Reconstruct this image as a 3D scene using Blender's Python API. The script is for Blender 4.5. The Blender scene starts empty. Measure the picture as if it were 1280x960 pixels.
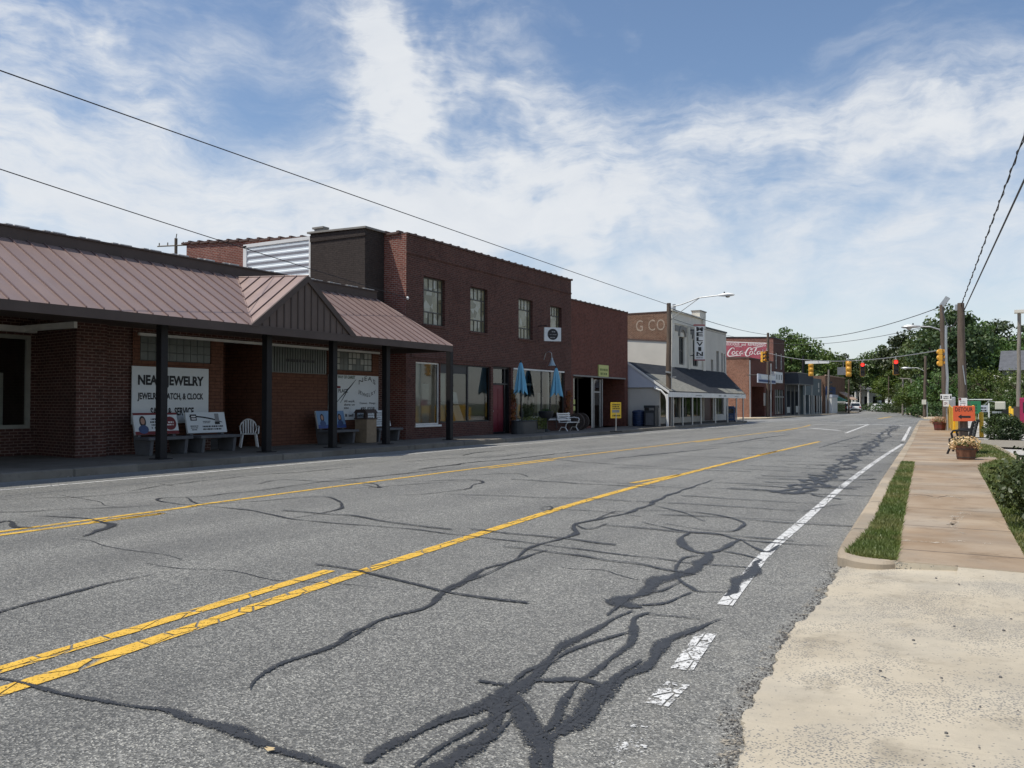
import bpy, bmesh, math, random
from mathutils import Vector, Matrix
R = math.radians
rnd = random.Random(7)
C = bpy.context.scene
COL = C.collection
# ------------------------------------------------------------------ camera
F = 1064.0; YAW = math.atan(612/F); PIT = math.atan(24/F); H = 1.55
cam = bpy.data.cameras.new('camera'); cam.lens = 36*F/1280; cam.sensor_width = 36; cam.clip_end = 3000; cam.clip_start = .05
co = bpy.data.objects.new('camera', cam); COL.objects.link(co)
co.location = (0, 0, H); co.rotation_euler = (R(90)+PIT, 0, YAW)
C.camera = co
# ------------------------------------------------------------------ sun, exposure
SUN_D = Vector((.36, .37, -1)).normalized()
sl = bpy.data.lights.new('sun', 'SUN'); sl.energy = 4.2; sl.angle = R(.5); sl.color = (1, .95, .855)
so = bpy.data.objects.new('sun', sl); COL.objects.link(so); so.rotation_euler = SUN_D.to_track_quat('-Z', 'Y').to_euler()
C.view_settings.view_transform = 'Standard'; C.view_settings.look = 'None'; C.view_settings.gamma = 1
C.view_settings.use_curve_mapping = False; C.view_settings.exposure = 0.0
C.cycles.max_bounces = 6; C.cycles.transparent_max_bounces = 12; C.cycles.use_denoising = True
C.cycles.caustics_reflective = False; C.cycles.caustics_refractive = False
# ------------------------------------------------------------------ world: sky and clouds
W = bpy.data.worlds.new('World'); C.world = W; W.use_nodes = True
nt = W.node_tree; N = nt.nodes; L = nt.links; N.clear()
out = N.new('ShaderNodeOutputWorld'); bg = N.new('ShaderNodeBackground'); bg.inputs[1].default_value = .132
L.new(bg.outputs[0], out.inputs[0])
sky = N.new('ShaderNodeTexSky'); sky.sky_type = 'NISHITA'; sky.sun_disc = False
sky.sun_elevation = R(62); sky.sun_rotation = R(224); sky.air_density = 1.0; sky.dust_density = .6; sky.ozone_density = 2.2
def wm(op, a, b=None, c=None):
    n = N.new('ShaderNodeMath'); n.operation = op
    for i, x in enumerate((a, b, c)):
        if x is None: continue
        if isinstance(x, (int, float)): n.inputs[i].default_value = x
        else: L.new(x, n.inputs[i])
    return n.outputs[0]
tc = N.new('ShaderNodeTexCoord'); sp = N.new('ShaderNodeSeparateXYZ'); L.new(tc.outputs['Generated'], sp.inputs[0])
az = wm('MULTIPLY', wm('ARCTAN2', sp.outputs[0], sp.outputs[1]), 57.2958)      # degrees clockwise from +Y
el = wm('MULTIPLY', wm('ARCSINE', sp.outputs[2]), 57.2958)
cv = N.new('ShaderNodeCombineXYZ'); L.new(az, cv.inputs[0]); L.new(el, cv.inputs[1])
def azel(px, py):
    x = (px-640)/F; y = -(py-480)/F
    cy, sy = math.cos(YAW), math.sin(YAW); cp, sp_ = math.cos(PIT), math.sin(PIT)
    f = Vector((-sy*cp, cy*cp, sp_)); r = Vector((cy, sy, 0)); u = r.cross(f)
    d = (f+r*x+u*y).normalized()
    return math.degrees(math.atan2(d.x, d.y)), math.degrees(math.asin(d.z))
def noise(vec, scale, detail, rough, dist=0, lac=2.0):
    n = N.new('ShaderNodeTexNoise'); n.inputs['Scale'].default_value = scale; n.inputs['Detail'].default_value = detail
    n.inputs['Roughness'].default_value = rough; n.inputs['Distortion'].default_value = dist; n.inputs['Lacunarity'].default_value = lac
    L.new(vec, n.inputs['Vector']); return n.outputs['Fac']
def mapping(vec, loc=(0,0,0), rot=0, scale=(1,1,1), typ='POINT'):
    m = N.new('ShaderNodeMapping'); m.vector_type = typ
    m.inputs['Location'].default_value = loc; m.inputs['Rotation'].default_value = (0, 0, rot); m.inputs['Scale'].default_value = scale
    L.new(vec, m.inputs['Vector']); return m.outputs[0]
# the warp makes every edge ragged
wn = N.new('ShaderNodeTexNoise'); wn.inputs['Scale'].default_value = .11; wn.inputs['Detail'].default_value = 5; wn.inputs['Roughness'].default_value = .5
L.new(cv.outputs[0], wn.inputs['Vector'])
wv = N.new('ShaderNodeVectorMath'); wv.operation = 'SUBTRACT'; L.new(wn.outputs['Color'], wv.inputs[0]); wv.inputs[1].default_value = (.5, .5, .5)
wsc = N.new('ShaderNodeVectorMath'); wsc.operation = 'SCALE'; L.new(wv.outputs[0], wsc.inputs[0]); wsc.inputs['Scale'].default_value = 7
wa = N.new('ShaderNodeVectorMath'); wa.operation = 'ADD'; L.new(cv.outputs[0], wa.inputs[0]); L.new(wsc.outputs[0], wa.inputs[1])
warped = wa.outputs[0]
ws2 = N.new('ShaderNodeVectorMath'); ws2.operation = 'SCALE'; L.new(wv.outputs[0], ws2.inputs[0]); ws2.inputs['Scale'].default_value = 5
wa2 = N.new('ShaderNodeVectorMath'); wa2.operation = 'ADD'; L.new(cv.outputs[0], wa2.inputs[0]); L.new(ws2.outputs[0], wa2.inputs[1]); warped2 = wa2.outputs[0]
cov = None
# cloud banks: (centre in the sky, half sizes in degrees, tilt, weight)
BLOBS = [((700, 135), (16, 3.4), -8, .55), ((520, 150), (9, 3), 18, .35), ((495, 85), (2.6, 4.5), 10, .75), ((560, 12), (7, 2.2), 0, .7),
         ((1130, 150), (10, 3.6), -12, .6), ((1240, 110), (7, 3), 0, .35), ((1130, 25), (3.4, 1.5), 0, .4), ((60, 170), (9, 5), 0, .45),
         ((190, 110), (4, 2.2), -30, .35), ((40, 20), (9, 2.2), 8, .55), ((680, 235), (14, 3), 4, .55), ((380, 270), (18, 4), 0, .45),
         ((270, 65), (8, 1.2), 6, .3), ((1000, 300), (20, 3.6), 0, .35), ((1130, 285), (1.6, 1.2), 0, .3), ((820, 345), (1.6, .6), 0, .25),
         ((860, 40), (2, 1), 0, .22), ((1040, 45), (2, 1.2), 0, .2), ((640, 185), (1.2, .8), 0, .3), ((780, 20), (16, 4), -20, -.4), ((960, 40), (12, 4), 0, -.3),
         ((250, 130), (6, 3.4), 20, -.16), ((200, 35), (10, 2.0), 0, -.1), ((560, 195), (8, 1.1), 10, -.28), ((890, 205), (10, 1.2), -8, -.3), ((1200, 50), (8, 2.5), -10, -.25), ((130, 60), (7, 2), 5, -.1), ((350, 120), (5, 5), 0, -.22), ((640, 30), (4, 3), 0, -.15)]
for (px, py), (sx, sy), tilt, wgt in BLOBS:
    a, e = azel(px, py)
    m = mapping(warped, (a, e, 0), R(tilt), (sx*1.5, sy*1.5, 1), 'TEXTURE')
    ln = N.new('ShaderNodeVectorMath'); ln.operation = 'LENGTH'; L.new(m, ln.inputs[0])
    mr = N.new('ShaderNodeMapRange'); mr.interpolation_type = 'SMOOTHSTEP'
    L.new(ln.outputs['Value'], mr.inputs[0]); mr.inputs[1].default_value = 1.25; mr.inputs[2].default_value = 0; mr.inputs[3].default_value = 0; mr.inputs[4].default_value = wgt
    cov = mr.outputs[0] if cov is None else wm('ADD', cov, mr.outputs[0])
n1 = noise(mapping(warped, rot=R(14), scale=(.5, 1.3, 1)), .15, 9, .56, .2)
n2 = noise(mapping(warped2, rot=R(-24), scale=(.30, 1.25, 1)), .42, 11, .66, .3)
n4 = noise(mapping(warped2, rot=R(38), scale=(.42, 1.2, 1)), .62, 10, .66, .2)
haze = N.new('ShaderNodeMapRange'); haze.interpolation_type = 'SMOOTHSTEP'; L.new(el, haze.inputs[0])
haze.inputs[1].default_value = 24; haze.inputs[2].default_value = 1; haze.inputs[3].default_value = 0; haze.inputs[4].default_value = .56
veil = wm('ADD', wm('ADD', cov, haze.outputs[0]), .07)
fib = wm('ADD', wm('MULTIPLY', wm('SUBTRACT', n2, .5), 1.75), wm('MULTIPLY', wm('SUBTRACT', n4, .5), 1.25))
# fibres show most in the thin veil, least in the blue and in the thick bank
amp = wm('MULTIPLY_ADD', wm('MINIMUM', wm('MAXIMUM', veil, 0), .7), .9, .35)
calm = N.new('ShaderNodeMapRange'); calm.interpolation_type = 'SMOOTHSTEP'; L.new(el, calm.inputs[0]); calm.inputs[1].default_value = 4; calm.inputs[2].default_value = 20; calm.inputs[3].default_value = .30; calm.inputs[4].default_value = 1.1
amp = wm('MULTIPLY', amp, calm.outputs[0])
raw = wm('ADD', veil, wm('ADD', wm('MULTIPLY', fib, amp), wm('MULTIPLY', wm('SUBTRACT', n1, .5), wm('MULTIPLY', calm.outputs[0], .7))))
cm = N.new('ShaderNodeMapRange'); cm.interpolation_type = 'SMOOTHSTEP'; L.new(raw, cm.inputs[0])
cm.inputs[1].default_value = -.15; cm.inputs[2].default_value = 1.15; cm.inputs[3].default_value = 0; cm.inputs[4].default_value = .93
n3 = noise(mapping(warped, scale=(.7, 1.6, 1)), .25, 8, .55)
ccol = N.new('ShaderNodeMix'); ccol.data_type = 'RGBA'; L.new(n3, ccol.inputs[0])
ccol.inputs[6].default_value = (5.3, 5.6, 6.05, 1); ccol.inputs[7].default_value = (6.75, 6.85, 6.9, 1)
mx = N.new('ShaderNodeMix'); mx.data_type = 'RGBA'; L.new(cm.outputs[0], mx.inputs[0]); L.new(sky.outputs[0], mx.inputs[6]); L.new(ccol.outputs[2], mx.inputs[7])
L.new(mx.outputs[2], bg.inputs[0])

# ------------------------------------------------------------------ where a pixel of the survey photo meets a known plane
_cy, _sy, _cp, _sp = math.cos(YAW), math.sin(YAW), math.cos(PIT), math.sin(PIT)
_f = Vector((-_sy*_cp, _cy*_cp, _sp)); _r = Vector((_cy, _sy, 0)); _u = _r.cross(_f)
def ray(px, py): return _f+_r*((px-640)/F)-_u*((py-480)/F)
def G(px, py, z=0):
    d = ray(px, py); t = (z-H)/d.z; return Vector((d.x*t, d.y*t, z))
def PX(px, py, x):
    d = ray(px, py); t = x/d.x; return Vector((x, d.y*t, H+d.z*t))
def PY(px, py, y):
    d = ray(px, py); t = y/d.y; return Vector((d.x*t, y, H+d.z*t))

# ------------------------------------------------------------------ mesh builder
ORG = {}
class MB:
    def __init__(s): s.v = []; s.f = []; s.uv = []
    def face(s, pts, uv=None):
        pts = [Vector(p) for p in pts]; i = len(s.v); s.v += pts; s.f.append(tuple(range(i, i+len(pts))))
        if uv is None:
            n = (pts[1]-pts[0]).cross(pts[-1]-pts[0]); a = [abs(c) for c in n]
            if a[0] >= a[1] and a[0] >= a[2]: uv = [(p.y, p.z) for p in pts]
            elif a[1] >= a[2]: uv = [(p.x, p.z) for p in pts]
            else: uv = [(p.x, p.y) for p in pts]
        s.uv.append(uv)
    def box(s, x0, x1, y0, y1, z0, z1, M=None):
        p = [Vector((x, y, z)) for z in (z0, z1) for y in (y0, y1) for x in (x0, x1)]
        if M is not None: p = [M@q for q in p]
        for q in ((0, 2, 3, 1), (4, 5, 7, 6), (0, 1, 5, 4), (2, 6, 7, 3), (0, 4, 6, 2), (1, 3, 7, 5)): s.face([p[k] for k in q])
        return s
    def prism(s, poly, h, cap=True):                      # poly: list of 3D points, h: extrusion vector
        h = Vector(h); a = [Vector(p) for p in poly]; b = [p+h for p in a]; n = len(a)
        if cap: s.face(list(reversed(a))); s.face(b)
        for i in range(n): j = (i+1) % n; s.face([a[i], a[j], b[j], b[i]])
        return s
    def cyl(s, p0, p1, r0, r1=None, seg=10, cap=True):
        p0 = Vector(p0); p1 = Vector(p1); r1 = r0 if r1 is None else r1
        d = (p1-p0).normalized(); a = d.orthogonal().normalized(); b = d.cross(a); ln = (p1-p0).length
        ra = [p0+(a*math.cos(t)+b*math.sin(t))*r0 for t in [2*math.pi*i/seg for i in range(seg)]]
        rb = [p1+(a*math.cos(t)+b*math.sin(t))*r1 for t in [2*math.pi*i/seg for i in range(seg)]]
        for i in range(seg):
            j = (i+1) % seg; u0 = i/seg*6.28*r0; u1 = (i+1)/seg*6.28*r0
            s.face([ra[i], ra[j], rb[j], rb[i]], [(u0, 0), (u1, 0), (u1, ln), (u0, ln)])
        if cap: s.face(list(reversed(ra))); s.face(rb)
        return s
    def tube(s, pts, r, seg=6):
        pts = [Vector(p) for p in pts]
        d0 = (pts[1]-pts[0]).normalized(); a = d0.orthogonal().normalized(); rings = []
        for i, p in enumerate(pts):
            d = (pts[min(i+1, len(pts)-1)]-pts[max(i-1, 0)]).normalized()
            a = (a-d*a.dot(d)).normalized(); b = d.cross(a); rr = r[i] if isinstance(r, (list, tuple)) else r
            rings.append([p+(a*math.cos(t)+b*math.sin(t))*rr for t in [2*math.pi*k/seg for k in range(seg)]])
        for i in range(len(pts)-1):
            for k in range(seg):
                j = (k+1) % seg; s.face([rings[i][k], rings[i][j], rings[i+1][j], rings[i+1][k]])
        s.face(list(reversed(rings[0]))); s.face(rings[-1]); return s
    def lathe(s, prof, c=(0, 0, 0), seg=16, star=0, nstar=8, axis=None):      # prof: (r, z)
        c = Vector(c); rings = []
        for r, z in prof:
            ring = []
            for k in range(seg):
                t = 2*math.pi*k/seg; q = r*(1+star*math.cos(nstar*t)); v = Vector((q*math.cos(t), q*math.sin(t), z))
                ring.append(c+(axis@v if axis is not None else v))
            rings.append(ring)
        for i in range(len(rings)-1):
            for k in range(seg):
                j = (k+1) % seg; s.face([rings[i][k], rings[i][j], rings[i+1][j], rings[i+1][k]])
        if prof[0][0] > 1e-4: s.face(list(reversed(rings[0])))
        if prof[-1][0] > 1e-4: s.face(rings[-1])
        return s
    def build(s, name, mat, parent=None, smooth=False, local=False, bevel=0, weld=False):
        me = bpy.data.meshes.new(name)
        org = Vector((0, 0, 0)) if (parent is None or local) else Vector(ORG.get(parent.name, (0, 0, 0)))
        me.from_pydata([p-org for p in s.v], [], s.f)
        ul = me.uv_layers.new(name='UVMap'); fl = [c for uv in s.uv for q in uv for c in q]; ul.data.foreach_set('uv', fl)
        if weld or smooth or bevel:
            bm = bmesh.new(); bm.from_mesh(me); bmesh.ops.remove_doubles(bm, verts=bm.verts, dist=.0005)
            bmesh.ops.recalc_face_normals(bm, faces=bm.faces); bm.to_mesh(me); bm.free()
        if smooth:
            me.polygons.foreach_set('use_smooth', [True]*len(me.polygons))
            try: me.set_sharp_from_angle(angle=R(40))
            except Exception: pass
        me.materials.append(mat)
        o = bpy.data.objects.new(name, me); COL.objects.link(o)
        if parent is not None: o.parent = parent
        ORG[o.name] = tuple(org)
        if bevel:
            m = o.modifiers.new('bevel', 'BEVEL'); m.width = bevel; m.segments = 2; m.limit_method = 'ANGLE'; m.angle_limit = R(40)
        return o
def tag(o, label=None, cat=None, group=None, kind=None):
    if label: o['label'] = label
    if cat: o['category'] = cat
    if group: o['group'] = group
    if kind: o['kind'] = kind
    return o
def root(name, loc, label, cat, group=None, rz=0, local=False):
    o = bpy.data.objects.new(name, None); COL.objects.link(o); o.location = loc; o.rotation_euler = (0, 0, rz); o.empty_display_size = .2
    ORG[o.name] = (0, 0, 0) if local else tuple(loc)
    return tag(o, label, cat, group)
KIDS = {}
def copy_tree(o, parent=None):
    c = o.copy(); COL.objects.link(c); ORG[c.name] = ORG.get(o.name, (0, 0, 0))
    if parent is not None: c.parent = parent
    for ch in [x for x in bpy.data.objects if x.parent == o]: copy_tree(ch, c)
    return c
def dup(o, loc, rz=0, label=None, group=None, scale=None):
    c = copy_tree(o); c.location = loc; c.rotation_euler = (0, 0, rz)
    if scale: c.scale = scale
    if label: c['label'] = label
    if group: c['group'] = group
    return c
def struct(name, mb, mat, parent=None, **k):
    o = mb.build(name, mat, parent, **k)
    o['kind'] = 'structure'
    return o
def stuff(name, mb, mat, parent=None, **k):
    o = mb.build(name, mat, parent, **k); o['kind'] = 'stuff'; return o

# ------------------------------------------------------------------ materials
class NT:
    def __init__(s, name):
        s.m = bpy.data.materials.new(name); s.m.use_nodes = True; s.t = s.m.node_tree; s.n = s.t.nodes; s.l = s.t.links
        s.b = s.n['Principled BSDF']; s.tc = s.n.new('ShaderNodeTexCoord')
    def link(s, a, b): s.l.new(a, b)
    def math(s, op, a, b=None, c=None, clamp=False):
        n = s.n.new('ShaderNodeMath'); n.operation = op; n.use_clamp = clamp
        for i, x in enumerate((a, b, c)):
            if x is None: continue
            if isinstance(x, (int, float)): n.inputs[i].default_value = x
            else: s.l.new(x, n.inputs[i])
        return n.outputs[0]
    def noise(s, scale, detail=4, rough=.55, vec=None, dist=0):
        n = s.n.new('ShaderNodeTexNoise'); n.inputs['Scale'].default_value = scale; n.inputs['Detail'].default_value = detail
        n.inputs['Roughness'].default_value = rough; n.inputs['Distortion'].default_value = dist
        s.l.new(vec if vec is not None else s.tc.outputs['Object'], n.inputs['Vector']); return n.outputs['Fac']
    def voro(s, scale, vec=None, feature='F1'):
        n = s.n.new('ShaderNodeTexVoronoi'); n.inputs['Scale'].default_value = scale; n.feature = feature
        s.l.new(vec if vec is not None else s.tc.outputs['Object'], n.inputs['Vector']); return n
    def ramp(s, fac, stops, interp='LINEAR'):
        n = s.n.new('ShaderNodeValToRGB'); n.color_ramp.interpolation = interp; e = n.color_ramp.elements
        while len(e) < len(stops): e.new(.5)
        for k, (p, c) in zip(e, stops): k.position = p; k.color = (*c, 1) if len(c) == 3 else c
        s.l.new(fac, n.inputs[0]); return n.outputs[0]
    def rng(s, fac, a, b, c=0, d=1, smooth=True):
        n = s.n.new('ShaderNodeMapRange'); n.interpolation_type = 'SMOOTHSTEP' if smooth else 'LINEAR'
        s.l.new(fac, n.inputs[0])
        for i, x in zip((1, 2, 3, 4), (a, b, c, d)): n.inputs[i].default_value = x
        return n.outputs[0]
    def mix(s, fac, a, b, blend='MIX'):
        n = s.n.new('ShaderNodeMix'); n.data_type = 'RGBA'; n.blend_type = blend
        for i, x in ((0, fac), (6, a), (7, b)):
            if isinstance(x, (int, float)): n.inputs[i].default_value = x
            elif isinstance(x, tuple): n.inputs[i].default_value = (*x, 1) if len(x) == 3 else x
            else: s.l.new(x, n.inputs[i])
        return n.outputs[2]
    def map(s, vec, scale=(1, 1, 1), loc=(0, 0, 0), rot=(0, 0, 0)):
        m = s.n.new('ShaderNodeMapping'); m.inputs['Scale'].default_value = scale; m.inputs['Location'].default_value = loc; m.inputs['Rotation'].default_value = rot
        s.l.new(vec, m.inputs['Vector']); return m.outputs[0]
    def sep(s, vec):
        n = s.n.new('ShaderNodeSeparateXYZ'); s.l.new(vec, n.inputs[0]); return n.outputs
    def bump(s, h, strength=.3, dist=.01):
        n = s.n.new('ShaderNodeBump'); n.inputs['Strength'].default_value = strength; n.inputs['Distance'].default_value = dist
        s.l.new(h, n.inputs['Height']); s.l.new(n.outputs[0], s.b.inputs['Normal'])
    def col(s, c): s.l.new(c, s.b.inputs['Base Color'])
    def alpha(s, a): s.l.new(a, s.b.inputs['Alpha'])
def sc(c, k): return tuple(min(1, x*k) for x in c)
def plain(name, c, rough=.7, var=.18, scale=4, metal=0, bump=0, spec=.5, emit=0, fine=0):
    t = NT(name); n = t.noise(scale, 6, .6)
    cc = t.ramp(n, [(.25, sc(c, 1-var)), (.75, sc(c, 1+var))])
    if fine: cc = t.mix(t.rng(t.noise(fine, 3, .6), .45, .8), cc, sc(c, .55))
    t.col(cc); t.b.inputs['Roughness'].default_value = rough; t.b.inputs['Metallic'].default_value = metal; t.b.inputs['Specular IOR Level'].default_value = spec
    if bump: t.bump(t.noise(scale*8, 5, .6), bump, .01)
    if emit: t.b.inputs['Emission Color'].default_value = (*c, 1); t.b.inputs['Emission Strength'].default_value = emit
    return t.m
def brick(name, c1, c2, mortar, bw=.21, bh=.075, stain=.35, msize=.011, fade=None):
    t = NT(name); b = t.n.new('ShaderNodeTexBrick'); t.link(t.tc.outputs['UV'], b.inputs['Vector'])
    b.inputs['Scale'].default_value = 1; b.inputs['Brick Width'].default_value = bw; b.inputs['Row Height'].default_value = bh
    b.inputs['Mortar Size'].default_value = msize; b.inputs['Mortar Smooth'].default_value = .25; b.inputs['Bias'].default_value = -.1
    b.inputs['Color1'].default_value = (*c1, 1); b.inputs['Color2'].default_value = (*c2, 1); b.inputs['Mortar'].default_value = (*mortar, 1)
    cc = t.mix(t.rng(t.noise(.9, 6, .6), .35, .75), b.outputs['Color'], sc(c1, .55), 'MIX') if stain == 0 else None
    cc_ = t.mix(t.math('MULTIPLY', t.rng(t.noise(7, 5, .7), .45, .7), .55), b.outputs['Color'], sc(c2, .42))
    cc_ = t.mix(t.math('MULTIPLY', t.rng(t.noise(3, 6, .7, t.map(t.tc.outputs['UV'], (1, 2.5, 1))), .56, .75), .5), cc_, sc(c1, 1.7))
    st = t.math('MULTIPLY', t.rng(t.noise(.7, 7, .65), .4, .75), stain)
    cc = t.mix(st, cc_, sc(c1, .42))
    cc = t.mix(t.math('MULTIPLY', t.rng(t.noise(16, 3, .6), .62, .8), .3), cc, sc(mortar, .9))
    # streaks that run down the wall
    sv = t.map(t.tc.outputs['UV'], (3.2, .22, 1)); cc = t.mix(t.math('MULTIPLY', t.rng(t.noise(1, 5, .6, sv), .55, .8), .35), cc, sc(c2, .5))
    t.col(cc); t.b.inputs['Roughness'].default_value = .9; t.b.inputs['Specular IOR Level'].default_value = .25
    h = t.math('ADD', t.math('MULTIPLY', b.outputs['Fac'], -1), t.math('MULTIPLY', t.noise(40, 3), .4)); t.bump(h, .6, .008)
    return t.m
def asphalt():
    t = NT('worn_asphalt'); P = t.tc.outputs['Object']
    v = t.voro(105, P); s = t.sep(v.outputs['Color'])
    v2 = t.voro(42, P); s2 = t.sep(v2.outputs['Color'])
    stone = t.ramp(s[0], [(0, (.054, .0525, .046)), (.4, (.119, .116, .103)), (.78, (.230, .223, .197)), (1, (.545, .525, .46))])
    stone = t.mix(t.math('MULTIPLY', t.rng(s2[1], .82, .97), .45), stone, (.36, .345, .31))
    # broad patches, wheel tracks along the street, faint grime
    sx = t.sep(P)
    big = t.noise(.35, 6, .6); med = t.noise(2.4, 6, .62)
    lanes = t.noise(1, 4, .6, t.map(P, (1.1, .035, 1), rot=(0, 0, R(1.5))))
    k = t.math('ADD', t.math('ADD', t.math('MULTIPLY', big, .5), t.math('MULTIPLY', med, .35)), t.math('MULTIPLY', lanes, .75))
    g = t.rng(k, .5, 1.1, .62, 1.16, False)
    cc = t.mix(1.0, stone, g, 'MULTIPLY')
    # dust that lies by the kerbs and at the driveway mouth
    oil = t.math('MULTIPLY', t.rng(t.noise(.55, 7, .7), .56, .72), .45); cc = t.mix(oil, cc, t.mix(.5, cc, (.045, .045, .046)))
    dust = t.math('MULTIPLY', t.rng(t.math('ADD', sx[0], t.math('MULTIPLY', med, 1.3)), -1.6, -.2, 0, .5), t.rng(t.noise(5, 6, .65), .42, .7))
    cc = t.mix(dust, cc, (.34, .32, .27))
    d2 = t.math('MULTIPLY', t.rng(t.math('ADD', sx[0], t.math('MULTIPLY', med, .8)), -15.3, -16.4, 0, .75), .8)
    cc = t.mix(d2, cc, (.25, .245, .23))
    track = t.math('MULTIPLY', t.rng(t.math('ABSOLUTE', t.math('SUBTRACT', t.math('FRACT', t.math('ADD', t.math('DIVIDE', t.math('ADD', sx[0], t.math('MULTIPLY', t.noise(.25, 2), .5)), 1.75), .2)), .5)), .12, .38), t.rng(t.noise(.3, 5, .6), .35, .65)); cc = t.mix(1.0, cc, t.rng(track, 0, 1, 1.09, .87, False), 'MULTIPLY')
    t.b.inputs['Sheen Weight'].default_value = .22; t.b.inputs['Sheen Roughness'].default_value = .5
    t.col(cc); t.b.inputs['Roughness'].default_value = .82; t.b.inputs['Specular IOR Level'].default_value = .35
    t.bump(t.math('ADD', v.outputs['Distance'], t.math('MULTIPLY', t.noise(60, 4, .6), .3)), 1.0, .011)
    return t.m
def tar():
    t = NT('crack_seal_tar'); uv = t.sep(t.tc.outputs['UV'])          # u: -1..1 across, v along
    e = t.math('SUBTRACT', 1, t.math('ABSOLUTE', uv[0]))              # 0 at the rim, 1 in the middle
    n = t.math('ADD', t.math('MULTIPLY', t.noise(5, 4, .6), .45), t.math('ADD', t.math('MULTIPLY', t.noise(42, 3, .7), .45), t.math('MULTIPLY', t.noise(110, 2, .7), .35)))
    a = t.rng(t.math('SUBTRACT', e, t.math('MULTIPLY', t.math('SUBTRACT', n, .62), 2.3)), .14, .36)
    grit = t.sep(t.voro(105).outputs['Color'])[0]
    a = t.math('MULTIPLY', a, t.rng(t.math('SUBTRACT', grit, t.math('MULTIPLY', e, .45)), .66, .50, .04, .98))
    t.alpha(a)
    t.col(t.ramp(t.noise(30, 4, .6), [(.3, (.020, .0205, .022)), (.75, (.044, .044, .045))]))
    t.b.inputs['Roughness'].default_value = .5; t.bump(t.math('ADD', t.noise(60, 4), t.noise(9, 3)), .35, .006); return t.m
def paint(name, c, wear, cracks=True):
    t = NT(name); P = t.tc.outputs['Object']; uv = t.sep(t.tc.outputs['UV'])
    n = t.math('ADD', t.math('MULTIPLY', t.noise(7, 6, .7), .6), t.math('MULTIPLY', t.noise(45, 4, .7), .5))
    a = t.rng(n, wear, wear+.06, 0, 1)
    if cracks:
        d = t.voro(1, t.map(t.tc.outputs['UV'], (.42, 3.4, 1)), 'DISTANCE_TO_EDGE').outputs['Distance']
        a = t.math('MULTIPLY', a, t.rng(t.math('ADD', d, t.math('MULTIPLY', t.noise(3, 3), .06)), .035, .075))
    a = t.math('MULTIPLY', a, t.rng(t.sep(t.voro(115, P).outputs['Color'])[0], .05, .12, .2, 1))
    t.alpha(a)
    t.col(t.ramp(t.noise(12, 6, .65), [(.25, sc(c, .7)), (.7, c)])); t.b.inputs['Roughness'].default_value = .6; t.bump(t.noise(90, 3), .4, .006); return t.m
def concrete(name, c, c2, joint=0, agg=0.0, dark=(.12, .11, .09)):
    t = NT(name); P = t.tc.outputs['Object']; uv = t.sep(t.tc.outputs['UV'])
    n = t.noise(.8, 7, .62); cc = t.ramp(n, [(.3, c), (.7, c2)])
    cc = t.mix(t.math('MULTIPLY', t.rng(t.noise(3.5, 7, .68), .5, .8), .5), cc, sc(c, .55))
    cc = t.mix(t.math('MULTIPLY', t.rng(t.noise(60, 4, .7), .55, .8), .35), cc, sc(c, .45))
    if agg:
        pat = t.math('ADD', t.noise(1.0, 6, .65), t.math('MULTIPLY', t.noise(5, 4, .6), .4)); vv = t.voro(74, t.map(P, (1, 1.25, 1), rot=(0, 0, R(25)))); rr = t.sep(vv.outputs['Color'])[0]
        dens = t.rng(pat, .62, .80, .97, .12); m = t.math('MULTIPLY', t.math('GREATER_THAN', rr, dens), t.rng(t.math('ADD', vv.outputs['Distance'], t.math('MULTIPLY', t.noise(90, 2), .2)), .58, .44))
        cc = t.mix(t.math('MULTIPLY', m, agg), cc, (.13, .135, .14))
    cc = t.mix(t.math('MULTIPLY', t.rng(t.noise(.6, 7, .68), .42, .66), .62), cc, t.mix(.65, cc, (.27, .255, .225)))
    cc = t.mix(t.math('MULTIPLY', t.rng(t.noise(1.7, 8, .72), .54, .68), .50), cc, sc(c, .58))
    if joint:
        wn_ = t.n.new('ShaderNodeTexWhiteNoise'); wn_.noise_dimensions = '1D'; t.link(t.math('FLOOR', t.math('ADD', t.math('DIVIDE', uv[1], joint), .5)), wn_.inputs['W']); cc = t.mix(1.0, cc, t.rng(wn_.outputs['Value'], 0, 1, .84, 1.14, False), 'MULTIPLY')
        fr = t.math('ABSOLUTE', t.math('SUBTRACT', t.math('FRACT', t.math('ADD', t.math('DIVIDE', uv[1], joint), t.math('MULTIPLY', t.noise(2, 3), .008))), .5))
        j = t.rng(fr, .486, .495); cc = t.mix(t.math('MULTIPLY', j, .85), cc, dark)
        band = t.noise(1, 2, .5, t.map(t.tc.outputs['UV'], (.15, .75, 1))); cc = t.mix(t.math('MULTIPLY', t.rng(band, .5, .72), .35), cc, sc(c, .72))
    t.col(cc); t.b.inputs['Roughness'].default_value = .9; t.b.inputs['Specular IOR Level'].default_value = .25
    t.bump(t.math('ADD', t.noise(25, 6, .7), t.math('MULTIPLY', t.noise(140, 2), .3)), .35, .01); return t.m
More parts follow.
